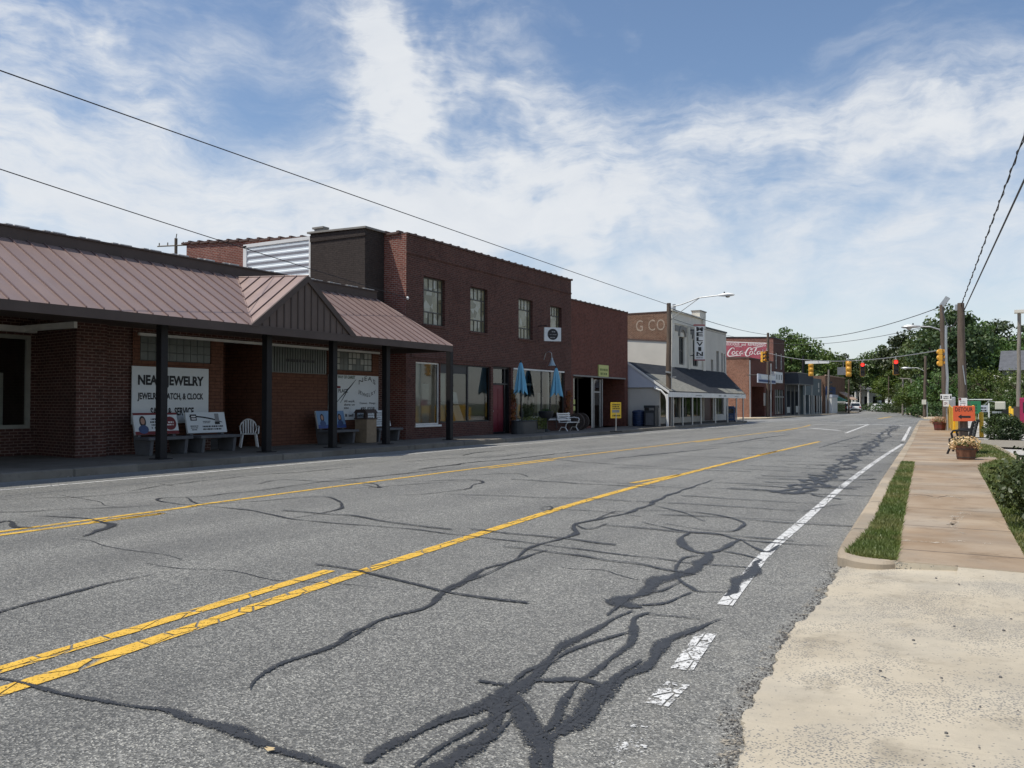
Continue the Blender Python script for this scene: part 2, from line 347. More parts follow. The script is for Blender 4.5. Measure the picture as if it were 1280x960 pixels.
def glass(name, tint=(.75, .82, .8), dark=0.0, rmin=.035):
    t = NT(name); n = t.n
    tr = n.new('ShaderNodeBsdfTransparent'); tr.inputs[0].default_value = (*tint, 1)
    gl = n.new('ShaderNodeBsdfGlossy'); gl.inputs['Roughness'].default_value = .03
    fr = n.new('ShaderNodeFresnel'); fr.inputs[0].default_value = 1.52
    wob = n.new('ShaderNodeBump'); wob.inputs['Strength'].default_value = .02; t.link(t.noise(1.2, 2), wob.inputs['Height']); t.link(wob.outputs[0], gl.inputs['Normal'])
    fac = t.math('ADD', t.math('MULTIPLY', fr.outputs[0], 1.05), rmin, clamp=True)
    mxs = n.new('ShaderNodeMixShader'); t.link(fac, mxs.inputs[0]); t.link(tr.outputs[0], mxs.inputs[1]); t.link(gl.outputs[0], mxs.inputs[2])
    t.link(mxs.outputs[0], n['Material Output'].inputs[0]); return t.m
def foliage(name, c1, c2, c3, trans=.25):
    t = NT(name); P = t.tc.outputs['Object']
    oi = t.n.new('ShaderNodeObjectInfo')
    rv = t.sep(t.voro(2.6, P).outputs['Color'])[0]; big = t.noise(.55, 3, .5)
    cc = t.mix(rv, c1, c2); cc = t.mix(t.rng(big, .4, .7), cc, c3)
    hs = t.n.new('ShaderNodeHueSaturation'); t.link(cc, hs.inputs['Color'])
    t.link(t.math('ADD', t.math('MULTIPLY', oi.outputs['Random'], .04), .48), hs.inputs['Hue']); t.link(t.math('ADD', t.math('MULTIPLY', oi.outputs['Random'], .5), .75), hs.inputs['Value'])
    c = hs.outputs[0]
    d = t.n.new('ShaderNodeBsdfDiffuse'); tl = t.n.new('ShaderNodeBsdfTranslucent'); gl = t.n.new('ShaderNodeBsdfGlossy'); gl.inputs['Roughness'].default_value = .45; gl.inputs[0].default_value = (.5, .5, .5, 1)
    t.link(c, d.inputs[0]); t.link(t.mix(1.0, c, (1, .95, .5), 'MULTIPLY'), tl.inputs[0])
    m1 = t.n.new('ShaderNodeMixShader'); m1.inputs[0].default_value = trans; t.link(d.outputs[0], m1.inputs[1]); t.link(tl.outputs[0], m1.inputs[2])
    m2 = t.n.new('ShaderNodeMixShader'); m2.inputs[0].default_value = .05; t.link(m1.outputs[0], m2.inputs[1]); t.link(gl.outputs[0], m2.inputs[2])
    t.link(m2.outputs[0], t.n['Material Output'].inputs[0]); return t.m
def shingle(name, c1, c2):
    t = NT(name); b = t.n.new('ShaderNodeTexBrick'); t.link(t.tc.outputs['UV'], b.inputs['Vector'])
    b.inputs['Scale'].default_value = 1; b.inputs['Brick Width'].default_value = .3; b.inputs['Row Height'].default_value = .14; b.inputs['Mortar Size'].default_value = .008
    b.inputs['Color1'].default_value = (*c1, 1); b.inputs['Color2'].default_value = (*c2, 1); b.inputs['Mortar'].default_value = (*sc(c1, .4), 1)
    cc = t.mix(t.math('MULTIPLY', t.rng(t.noise(1.3, 6), .45, .75), .4), b.outputs['Color'], sc(c1, .5)); t.col(cc)
    t.b.inputs['Roughness'].default_value = .95; t.b.inputs['Specular IOR Level'].default_value = .2; t.bump(t.math('MULTIPLY', b.outputs['Fac'], -1), .5, .01); return t.m
def wood(name, c, rough=.8):
    t = NT(name); v = t.map(t.tc.outputs['Object'], (14, 14, .9)); n = t.noise(1.3, 6, .65, v)
    t.col(t.ramp(n, [(.3, sc(c, .5)), (.55, c), (.75, sc(c, 1.35))])); t.b.inputs['Roughness'].default_value = rough; t.bump(n, .4, .01); return t.m
def fence_siding(name, c):
    t = NT(name); u = t.sep(t.tc.outputs['UV']); w = t.math('SINE', t.math('MULTIPLY', u[1], 2*math.pi/.27))
    t.col(t.mix(t.math('MULTIPLY', t.rng(t.noise(2, 6), .45, .75), .35), c, sc(c, .6))); t.b.inputs['Roughness'].default_value = .35; t.b.inputs['Metallic'].default_value = .5; t.bump(w, .3, .01); return t.m

def roof_paint():
    t = NT('mauve_brown_metal'); u = t.sep(t.tc.outputs['UV']); c = (.275, .195, .170)
    wn_ = t.n.new('ShaderNodeTexWhiteNoise'); wn_.noise_dimensions = '1D'; t.link(t.math('FLOOR', t.math('DIVIDE', u[0], .42)), wn_.inputs['W'])
    cc = t.mix(1.0, c, t.rng(wn_.outputs['Value'], 0, 1, .93, 1.08, False), 'MULTIPLY')
    st = t.noise(1, 6, .65, t.map(t.tc.outputs['UV'], (5, .5, 1))); cc = t.mix(t.math('MULTIPLY', t.rng(st, .5, .75), .30), cc, (.34, .29, .275)); cc = t.mix(t.math('MULTIPLY', t.rng(t.noise(.9, 6, .65), .5, .75), .3), cc, sc(c, .72))
    t.col(cc); t.b.inputs['Metallic'].default_value = .15; t.link(t.rng(t.noise(2, 5), .3, .7, .36, .52), t.b.inputs['Roughness']); t.bump(t.noise(1.1, 3), .12, .02); return t.m
M = {}
M['asphalt'] = asphalt(); M['tar'] = tar()
M['yellow_paint'] = paint('yellow_road_paint', (.80, .48, .055), .30); M['white_paint'] = paint('white_road_paint', (.74, .73, .70), .36, True)
M['worn_white'] = paint('worn_white_paint', (.78, .77, .74), .50); M['very_worn'] = paint('flaked_white_paint', (.78, .77, .74), .585)
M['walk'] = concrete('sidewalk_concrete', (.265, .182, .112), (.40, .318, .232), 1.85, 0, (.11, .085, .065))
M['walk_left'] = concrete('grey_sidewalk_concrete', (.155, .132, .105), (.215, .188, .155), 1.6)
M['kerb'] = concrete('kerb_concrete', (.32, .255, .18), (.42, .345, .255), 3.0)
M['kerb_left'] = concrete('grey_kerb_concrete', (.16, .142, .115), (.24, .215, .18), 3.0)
M['apron'] = concrete('driveway_concrete', (.40, .345, .26), (.55, .485, .375), 0, .9)
M['lot'] = concrete('parking_lot_concrete', (.40, .385, .355), (.50, .48, .44), 4.0)
M['tan_path'] = concrete('tan_concrete', (.5, .40, .27), (.6, .5, .36), 2.0)
M['soil'] = plain('lawn_soil', (.085, .10, .035), .95, .35, 3, fine=30)
M['earth'] = plain('dry_ground', (.075, .085, .05), .95, .4, .6, fine=6)
M['gravel'] = plain('edge_gravel', (.26, .23, .18), .95, .35, 9, fine=60)
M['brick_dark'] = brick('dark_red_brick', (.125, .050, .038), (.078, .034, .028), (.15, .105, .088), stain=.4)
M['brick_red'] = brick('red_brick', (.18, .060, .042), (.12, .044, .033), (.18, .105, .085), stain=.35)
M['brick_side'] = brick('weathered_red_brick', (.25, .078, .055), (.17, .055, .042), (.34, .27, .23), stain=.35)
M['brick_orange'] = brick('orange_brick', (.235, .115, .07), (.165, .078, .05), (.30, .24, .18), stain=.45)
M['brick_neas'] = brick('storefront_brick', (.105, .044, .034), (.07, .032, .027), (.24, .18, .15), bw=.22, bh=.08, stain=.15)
M['tile_red'] = brick('red_wall_tile', (.185, .084, .052), (.155, .071, .045), (.095, .043, .029), bw=.42, bh=.105, stain=.15)
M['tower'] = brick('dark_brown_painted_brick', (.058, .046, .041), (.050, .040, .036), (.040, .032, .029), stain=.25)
M['roof_metal'] = roof_paint()
M['seam'] = plain('mauve_seam', (.17, .115, .11), .45, .08, 1, metal=.15)
M['fascia'] = plain('dark_brown_metal', (.088, .067, .059), .6, .14, 1.2, spec=.2)
M['post'] = plain('black_steel', (.016, .015, .016), .6, .2, 3, spec=.25)
M['white_trim'] = plain('white_trim_paint', (.74, .73, .69), .6, .12, 3)
M['white'] = plain('white_paint', (.74, .74, .72), .5, .06, 2)
M['sign_white'] = plain('sign_white', (.66, .69, .69), .45, .04, 2)
M['black'] = plain('black_paint', (.016, .016, .018), .5, .2, 3)
M['ink'] = plain('sign_ink', (.012, .012, .014), .6, .1, 5)
M['ink_green'] = plain('dark_green_ink', (.02, .07, .035), .6, .1, 5)
M['ink_red'] = plain('dark_red_ink', (.16, .012, .015), .6, .1, 5)
M['ink_white'] = plain('white_ink', (.74, .72, .70), .6, .05, 5)
M['ink_grey'] = plain('faded_grey_ink', (.25, .25, .25), .6, .2, 5)
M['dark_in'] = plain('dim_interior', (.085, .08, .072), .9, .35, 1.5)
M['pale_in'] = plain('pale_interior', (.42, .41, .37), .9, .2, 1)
M['curtain'] = plain('pale_curtain', (.55, .55, .50), .9, .15, 3)
M['glass'] = glass('window_glass'); M['glass_dark'] = glass('tinted_glass', (.25, .28, .27), 0, .05)
M['steel_frame'] = plain('steel_sash', (.05, .048, .042), .5, .2, 4)
M['alu'] = plain('aluminium', (.42, .42, .41), .4, .12, 3, metal=.6)
M['red_door'] = plain('maroon_door', (.17, .018, .028), .5, .15, 3)
M['brown_door'] = plain('dark_red_wood', (.085, .025, .02), .5, .2, 3)
M['siding'] = plain('white_corrugated_metal', (.70, .74, .76), .4, .08, 1.2, metal=.2)
M['block'] = plain('glass_block', (.10, .11, .095), .35, .2, 3)
M['block_pale'] = plain('pale_glass_block', (.33, .33, .29), .35, .15, 4)
M['wood_pole'] = wood('weathered_pole_wood', (.13, .095, .07)); M['grey_pole'] = wood('grey_pole_wood', (.25, .22, .185))
M['galv'] = plain('galvanised_steel', (.45, .46, .46), .45, .12, 3, metal=.7)
M['wire'] = plain('wire_black', (.012, .012, .013), .6, .1, 1)
M['signal_yellow'] = plain('signal_yellow', (.70, .36, .04), .45, .1, 5)
M['visor'] = plain('visor_black', (.02, .02, .02), .5, .1, 5)
M['lens_red'] = plain('lit_red_lens', (1, .03, .02), .3, .02, 5, emit=2.2)
M['lens_off'] = plain('unlit_lens', (.05, .03, .02), .25, .2, 5)
M['safety_yellow'] = plain('safety_yellow', (.74, .44, .025), .45, .12, 4)
M['orange'] = plain('detour_orange', (.66, .11, .035), .5, .05, 3)
M['barrel'] = wood('barrel_wood', (.17, .075, .042)); M['hoop'] = plain('rusty_hoop', (.06, .04, .03), .6, .3, 8)
M['bench_concrete'] = plain('grey_bench_concrete', (.12, .12, .125), .85, .2, 5, bump=.3)
M['receptacle'] = plain('tan_aggregate', (.30, .225, .15), .9, .2, 8, bump=.5)
M['blue_ad'] = plain('ad_blue', (.16, .28, .45), .5, .2, 3); M['navy'] = plain('navy_paint', (.03, .06, .16), .5, .3, 3)
M['skin'] = plain('printed_face', (.45, .26, .19), .6, .1, 5); M['hair'] = plain('printed_hair', (.03, .018, .014), .6, .2, 5)
M['plastic'] = plain('white_plastic', (.70, .69, .66), .4, .05, 3)
M['umbrella'] = plain('light_blue_canvas', (.17, .42, .58), .85, .12, 3)
M['trough'] = plain('black_trough', (.03, .032, .035), .5, .25, 4)
M['wheel_wood'] = wood('dark_wheel_wood', (.075, .055, .045))
M['stone'] = plain('painted_stone', (.66, .63, .55), .85, .12, 1.2, bump=.25); M['stone_dark'] = plain('stone_trim', (.24, .23, .21), .85, .15, 2)
M['white_wall'] = plain('cream_painted_wall', (.56, .53, .47), .85, .08, .9, bump=.1)
M['side_white'] = plain('pale_blue_panel', (.50, .53, .60), .7, .06, 1)
M['shingle_dark'] = shingle('charcoal_shingle', (.030, .034, .042), (.042, .046, .054)); M['shingle_grey'] = shingle('weathered_shingle', (.30, .29, .25), (.235, .23, .20))
M['sign_pink'] = plain('faded_red_wall_paint', (.36, .085, .115), .8, .3, 1.5, bump=.2, fine=7)
M['grey_green'] = plain('grey_green_paint', (.12, .15, .155), .7, .1, 1); M['slate'] = plain('dark_slate_paint', (.035, .042, .055), .6, .15, 2)
M['roof_grey'] = shingle('grey_roof_shingle', (.15, .155, .17), (.12, .125, .135))
M['car_white'] = plain('white_car_paint', (.78, .78, .78), .25, .02, 1); M['car_black'] = plain('black_car_paint', (.02, .02, .022), .25, .02, 1)
M['car_glass'] = plain('car_glass', (.02, .025, .03), .08, .1, 1); M['tyre'] = plain('tyre_rubber', (.02, .02, .02), .9, .1, 5)
M['lamp_red'] = plain('tail_lamp_red', (.4, .01, .01), .3, .05, 3)
M['green'] = plain('green_panel', (.02, .17, .07), .5, .1, 2); M['magenta'] = plain('magenta_panel', (.32, .012, .07), .45, .05, 2)
M['awn_green'] = plain('green_awning', (.10, .28, .20), .8, .1, 2); M['awn_tan'] = plain('tan_awning', (.52, .36, .26), .8, .1, 2)
M['bark'] = wood('tree_bark', (.10, .075, .055))
M['leaf'] = foliage('leaf_mid', (.086, .135, .036), (.13, .175, .052), (.064, .11, .035))
M['leaf_dark'] = foliage('leaf_dark', (.060, .090, .036), (.09, .118, .048), (.046, .072, .032))
M['leaf_light'] = foliage('leaf_light', (.11, .165, .035), (.15, .20, .045), (.075, .13, .032))
M['leaf_shrub'] = foliage('leaf_shrub', (.045, .075, .026), (.09, .13, .042), (.03, .052, .02), .2)
M['grass'] = foliage('grass_blade', (.14, .175, .045), (.25, .225, .095), (.115, .155, .042), .3)
M['petal'] = foliage('petal', (.66, .42, .24), (.74, .58, .38), (.60, .26, .13)); M['petal_white'] = foliage('petal_white', (.6, .6, .52), (.7, .68, .6), (.5, .5, .3))
M['petal_red'] = foliage('petal_red', (.26, .05, .04), (.35, .14, .06), (.16, .08, .03)); M['vine'] = foliage('vine', (.16, .20, .05), (.25, .27, .09), (.10, .15, .03))
M['cart_white'] = plain('cream_panel', (.62, .59, .50), .5, .05, 3)
M['sign_yellow'] = plain('sign_yellow', (.74, .48, .03), .5, .06, 4); M['sign_lime'] = plain('sign_pale_yellow', (.50, .52, .17), .5, .08, 4)
M['recycle'] = plain('blue_bin_plastic', (.02, .04, .10), .5, .2, 3); M['mail_blue'] = plain('blue_newspaper_box', (.02, .07, .19), .4, .25, 6)
M['bike'] = plain('pale_green_paint', (.22, .36, .30), .4, .2, 5)
M['coping'] = plain('clay_coping', (.10, .06, .05), .8, .3, 3); M['white_cap'] = plain('white_cap_tile', (.55, .53, .50), .6, .3, 5)
M['house_white'] = plain('house_white_paint', (.68, .68, .66), .7, .06, 2)

# ------------------------------------------------------------------ text and small drawing helpers
def text_mesh(body, w, h, o, U, V, spacing=1.0, bold=.0, shear=0, thick=.006, curve=None):
    cu = bpy.data.curves.new('t', 'FONT'); cu.body = body; cu.size = 1; cu.space_character = spacing; cu.offset = bold; cu.shear = shear; cu.extrude = 0; cu.resolution_u = 3
    ob = bpy.data.objects.new('t', cu); COL.objects.link(ob); bpy.context.view_layer.update()
    me = bpy.data.meshes.new_from_object(ob.evaluated_get(bpy.context.evaluated_depsgraph_get()))
    bpy.data.objects.remove(ob); bpy.data.curves.remove(cu)
    vs = [v.co.copy() for v in me.vertices]; x0 = min(v.x for v in vs); x1 = max(v.x for v in vs); y0 = min(v.y for v in vs); y1 = max(v.y for v in vs)
    U = Vector(U); V = Vector(V); Nn = U.cross(V); o = Vector(o); mb = MB()
    def T(v):
        a = (v.x-x0)/(x1-x0)*w; b = (v.y-y0)/(y1-y0)*h
        if curve: a, b = curve(a, b)
        return o+U*a+V*b+Nn*thick
    for p in me.polygons: mb.face([T(vs[i]) for i in p.vertices])
    bpy.data.meshes.remove(me); mb.word = (U, h*.30); return mb
def words(mb):
    U, gap = mb.word; iv = sorted((min(mb.v[i].dot(U) for i in f), max(mb.v[i].dot(U) for i in f), k) for k, f in enumerate(mb.f)); res = []; cur = None; end = None
    for a, b, k in iv:
        if cur is None or a-end > gap: cur = MB(); res.append(cur); end = b
        cur.face([mb.v[i] for i in mb.f[k]]); end = max(end, b)
    return res
def merge(*ms):
    r = MB()
    for m in ms:
        k = len(r.v); r.v += m.v; r.f += [tuple(i+k for i in f) for f in m.f]; r.uv += m.uv
    return r
def scribble(mb, o, U, V, w, h, rows, seed=1, th=.004, fill=.9):       # rows of short dark bars: print too small to read
    r = random.Random(seed); U = Vector(U); V = Vector(V); Nn = U.cross(V); o = Vector(o)
    for k in range(rows):
        y = h*(rows-1-k)/rows; bh = h/rows*.55; x = r.uniform(0, .08)*w; end = w*(1-r.uniform(0, .15))
        while x < end:
            L_ = r.uniform(.4, 1.6)*bh
            if r.random() < fill: mb.face([o+U*a+V*b+Nn*th for a, b in ((x, y), (min(x+L_, end), y), (min(x+L_, end), y+bh), (x, y+bh))])
            x += L_+bh*r.uniform(.25, .6)
    return mb
def catmull(pts, n=8):
    res = []; P = [pts[0]]+list(pts)+[pts[-1]]
    for i in range(1, len(P)-2):
        for k in range(n):
            t = k/n; a, b, c, d = P[i-1], P[i], P[i+1], P[i+2]
            res.append(tuple(.5*((2*b[j])+(-a[j]+c[j])*t+(2*a[j]-5*b[j]+4*c[j]-d[j])*t*t+(-a[j]+3*b[j]-3*c[j]+d[j])*t**3) for j in range(len(a))))
    res.append(tuple(pts[-1])); return res
def ribbon(mb, pts, o, U, V, th=.01):                                   # pts: (x, y, width)
    U = Vector(U); V = Vector(V); Nn = U.cross(V); o = Vector(o); q = catmull(pts, 8); L_ = []; R_ = []
    for i, (x, y, w) in enumerate(q):
        a = q[max(i-1, 0)]; b = q[min(i+1, len(q)-1)]; dx, dy = b[0]-a[0], b[1]-a[1]; l = math.hypot(dx, dy) or 1
        nx, ny = -dy/l*w/2, dx/l*w/2
        L_.append(o+U*(x+nx)+V*(y+ny)+Nn*th); R_.append(o+U*(x-nx)+V*(y-ny)+Nn*th)
    for i in range(len(q)-1): mb.face([R_[i], R_[i+1], L_[i+1], L_[i]])
def strip(mb, pts, widths, z, taper=True, jit=0, r=rnd, sub=6, uvw=None, zr=0):     # flat strip on the ground; u -1..1 across, v metres along
    q = catmull([(p[0], p[1], w) for p, w in zip(pts, widths)], sub); d = 0; prev = None; n = len(q)
    for i, (x, y, w) in enumerate(q):
        a = q[max(i-1, 0)]; b = q[min(i+1, n-1)]; dx, dy = b[0]-a[0], b[1]-a[1]; l = math.hypot(dx, dy) or 1
        w = w*(1+r.uniform(-jit, jit)); nx, ny = -dy/l*w/2, dx/l*w/2
        if prev is not None: d += math.hypot(x-prev[4], y-prev[5])
        cur = (Vector((x+nx, y+ny, z+zr*i)), Vector((x-nx, y-ny, z+zr*i)), d, w, x, y)
        if prev is not None: mb.face([prev[1], cur[1], cur[0], prev[0]], [(1, prev[2]), (1, d), (-1, d), (-1, prev[2])])
        prev = cur
def flat(mb, pts, z):
    mb.face([Vector((p[0], p[1], z)) for p in pts], [(p[0], p[1]) for p in pts])
def wall(mb, plane, c, a0, a1, z0, z1, holes=(), depth=.2, top=None):
    """A wall in the plane x=c facing +X (plane 'x', a is y) or y=c facing -Y (plane 'y', a is x); holes (a0,a1,z0,z1) get reveals."""
    P = (lambda a, z, d=0: Vector((c-d, a, z))) if plane == 'x' else (lambda a, z, d=0: Vector((a, c+d, z)))
    A = sorted({a0, a1, *[max(a0, h[0]) for h in holes], *[min(a1, h[1]) for h in holes]}); Z = sorted({z0, z1, *[h[2] for h in holes], *[h[3] for h in holes]})
    A = [a for a in A if a0-1e-6 <= a <= a1+1e-6]; Z = [z for z in Z if z0-1e-6 <= z <= z1+1e-6]
    for i in range(len(A)-1):
        for k in range(len(Z)-1):
            am, zm = (A[i]+A[i+1])/2, (Z[k]+Z[k+1])/2
            if any(h[0] < am < h[1] and h[2] < zm < h[3] for h in holes): continue
            mb.face([P(A[i], Z[k]), P(A[i+1], Z[k]), P(A[i+1], Z[k+1]), P(A[i], Z[k+1])])
    for h in holes:
        b0, b1, y0, y1 = h[:4]
        mb.face([P(b0, y0), P(b0, y1), P(b0, y1, depth), P(b0, y0, depth)]); mb.face([P(b1, y0), P(b1, y0, depth), P(b1, y1, depth), P(b1, y1)])
        mb.face([P(b0, y1), P(b1, y1), P(b1, y1, depth), P(b0, y1, depth)]); mb.face([P(b0, y0), P(b0, y0, depth), P(b1, y0, depth), P(b1, y0)])
    return mb
def room(x_front, x_back, y0, y1, z0, z1):        # inside of a shop: back, sides, floor and ceiling
    m = MB(); a, b = x_front, x_back
    m.face([(b, y0, z0), (b, y1, z0), (b, y1, z1), (b, y0, z1)]); m.face([(a, y0, z0), (b, y0, z0), (b, y0, z1), (a, y0, z1)])
    m.face([(a, y1, z0), (a, y1, z1), (b, y1, z1), (b, y1, z0)]); m.face([(a, y0, z0), (a, y1, z0), (b, y1, z0), (b, y0, z0)]); m.face([(a, y0, z1), (b, y0, z1), (b, y1, z1), (a, y1, z1)])
    return m
def frame_x(x, y0, y1, z0, z1, t, d, ybars=(), zbars=()):          # a frame with bars in a plane facing +X
    m = MB(); m.box(x-d, x, y0, y0+t, z0, z1).box(x-d, x, y1-t, y1, z0, z1).box(x-d, x, y0+t, y1-t, z0, z0+t).box(x-d, x, y0+t, y1-t, z1-t, z1)
    for y in ybars: m.box(x-d+.004, x-.004, y-t*.4, y+t*.4, z0+t, z1-t)
    for z in zbars: m.box(x-d+.008, x-.008, y0+t, y1-t, z-t*.4, z+t*.4)
    return m
def pane_x(x, y0, y1, z0, z1): m = MB(); m.face([(x, y0, z0), (x, y1, z0), (x, y1, z1), (x, y0, z1)]); return m
def leaf_cloud(mb, c, rad, n, size, r, hollow=.55, flat_=.0):
    c = Vector(c)
    for _ in range(n):
        while True:
            p = Vector((r.uniform(-1, 1), r.uniform(-1, 1), r.uniform(-1, 1)))
            if hollow < p.length <= 1: break
        q = c+Vector((p.x*rad[0], p.y*rad[1], p.z*rad[2]))
        nn = (p.normalized()*.7+Vector((r.gauss(0, .6), r.gauss(0, .6), r.gauss(0, .6)+.35))).normalized()
        a = nn.orthogonal().normalized(); a = Matrix.Rotation(r.uniform(0, 6.28), 3, nn)@a; b = nn.cross(a); s = size*r.uniform(.6, 1.35)
        mb.face([q-a*s*.5, q-b*s*.32+a*s*.1, q+a*s*.6, q+b*s*.32+a*s*.05], [(0, 0), (1, 0), (1, 1), (0, 1)])

# ================================================================== THE SETTING
m = MB(); S_ = 1200
m.face([(-S_, -S_, -.06), (S_, -S_, -.06), (S_, S_, -.06), (-S_, S_, -.06)]); struct('ground', m, M['earth'])
# right-hand edge of the road: it bends gently to the left
KERB = [(-1.51, 9.6), (-1.55, 10.8), (-1.72, 13.5), (-1.98, 17.2), (-2.28, 22), (-2.62, 27.4), (-3.15, 36), (-3.75, 45), (-4.5, 56), (-5.3, 68), (-6.0, 79)]
def edge_x(y):
    for (xa, ya), (xb, yb) in zip(KERB, KERB[1:]):
        if ya <= y <= yb: return xa+(xb-xa)*(y-ya)/(yb-ya)
    return KERB[0][0] if y < KERB[0][1] else KERB[-1][0]-(y-79)*.11
m = MB()
m.face([(-40, -40, 0), (40, -40, 0), (40, 92, 0), (-60, 92, 0), (-60, 60, 0), (-40, 60, 0)], [(-40, -40), (40, -40), (40, 92), (-60, 92), (-60, 60), (-40, 60)])
m.face([(-34, 92, 0), (-3, 92, 0), (-7.0, 101, 0), (-9.4, 114, 0), (-12.7, 139, 0), (-17, 163, 0), (-23, 190, 0), (-40, 240, 0), (-60, 240, 0), (-40, 190, 0), (-34, 150, 0)])
road = struct('road', m, M['asphalt'])
# ---- painted lines
def line(pts, w, mat, z=.006, name='road_marking'):
    mb = MB(); strip(mb, pts, [w]*len(pts), z, sub=4); o = mb.build(name, mat, road); return o
def gpx(*pts): return [tuple(G(*p)[:2]) for p in pts]
line([(-15.42, -20), (-15.45, 8.6), (-15.5, 14), (-15.6, 20), (-15.75, 30), (-15.85, 42), (-15.95, 55), (-16, 61)], .11, M['white_paint'])
line([(-10.3, -20), (-10.47, 5.8), (-10.62, 9), (-10.76, 13), (-10.86, 21), (-10.8, 31), (-10.8, 44), (-11.1, 56), (-11.9, 63.5)], .12, M['yellow_paint'])
for seg in ([(-10.06, -20), (-10.2, 5.84), (-10.28, 6.9)], [(-10.58, 17.3), (-10.6, 20.8)], [(-10.56, 33), (-10.58, 37)], [(-10.6, 47), (-10.85, 54)]): line(seg, .12, M['yellow_paint'])
Yl = [(-4.3, -20), (-4.55, 0), (-4.67, 2.61), (-4.82, 3.75), (-5.03, 5.47), (-5.36, 8.41), (-5.75, 12.5), (-6.02, 17.73), (-6.25, 26), (-6.38, 36)]
line(Yl, .15, M['yellow_paint'])
for seg in (gpx((0, 838), (150, 793), (300, 748), (412, 713.5)), gpx((790, 604), (850, 593.5)), gpx((948, 569), (972, 564))): line([(seg[0][0]*2-seg[-1][0], seg[0][1]*2-seg[-1][1])]+seg if seg[0][1] < 4 else seg, .13, M['yellow_paint'])
line(gpx((906, 757), (930, 726), (960, 690), (1000, 655), (1060, 603), (1100, 573.5), (1128, 555.5)), .12, M['white_paint'])
line(gpx((852, 838), (866, 817), (884, 792)), .13, M['worn_white']); line(gpx((820, 882), (832, 870), (848, 855)), .13, M['worn_white']); line(gpx((770, 965), (785, 940), (803, 908)), .14, M['very_worn'])
line(gpx((1129, 551), (1138, 533.5)), .14, M['white_paint'])
line(gpx((1018, 530.7), (1060, 531.6), (1086, 530.2)), .35, M['white_paint']); line(gpx((1088, 530.3), (1138, 532.6)), .35, M['white_paint']); line(gpx((1014, 535.3), (1050, 538.2)), .30, M['white_paint']); line(gpx((1057, 541.5), (1087, 530.2)), .14, M['white_paint'])
line(gpx((1004, 522.6), (1040, 522.2)), .5, M['worn_white']); line(gpx((1098, 523.5), (1114, 521)), .3, M['yellow_paint']); line(gpx((1036, 523.5), (1098, 523.8)), .4, M['worn_white'])
# turn arrow in the right lane
mb = MB(); c0 = G(1087, 541.6); ar = [(0, -1.2), (.09, -1.2), (.09, .2), (.5, .2), (.0, 1.1), (-.5, .2), (-.09, .2), (-.09, -1.2)]
mb.face([(c0.x+1.0+(-y*.95), c0.y-.3+x*2.0+y*.2, .0065) for x, y in reversed(ar)]); mb.build('turn_arrow_marking', M['worn_white'], road)
# ---- crack sealant, drawn on the ground as measured
def seal(px, w, z=.009, jit=.22, name='crack_seal'):
    pts = gpx(*px); mb_ = SEAL[0]
    ws = [w]*len(pts) if isinstance(w, (int, float)) else list(w)
    ws = [max(.045, w_*KW(p)*1.3) for w_, p in zip(ws, pts)]; ws[0] *= .45; ws[-1] *= .45
    q = catmull([(p[0], p[1], a) for p, a in zip(pts, ws)], 8); r = rnd; fine = []
    for i in range(len(q)-1):
        n = max(1, int(math.hypot(q[i+1][0]-q[i][0], q[i+1][1]-q[i][1])/.12))
        for k in range(n): t = k/n; fine.append([q[i][j]+(q[i+1][j]-q[i][j])*t for j in range(3)])
    fine.append(list(q[-1])); ph = r.uniform(0, 6); d = 0
    for i, p in enumerate(fine):                                     # slow swelling and wandering
        if i: d += math.hypot(p[0]-fine[i-1][0], p[1]-fine[i-1][1])
    d = 0; res = []
    for i, p in enumerate(fine):
        if i: d += math.hypot(p[0]-fine[i-1][0], p[1]-fine[i-1][1])
        w_ = p[2]*(1+.28*math.sin(d*5.1+ph)+.18*math.sin(d*13+ph*2)); res.append((p[0]+.22*p[2]*math.sin(d*6.3+ph*3), p[1]+.22*p[2]*math.cos(d*7.7+ph), w_))
    SEAL[1] += .00003
    strip(mb_, [p[:2] for p in res], [p[2] for p in res], z+SEAL[1], jit=0, sub=1, zr=2e-6)
SEAL = [MB(), 0]
def KW(p): return .47 if p[1] < 8 else (.46 if p[1] < 14 else .5 if p[0] > -6 else .85)
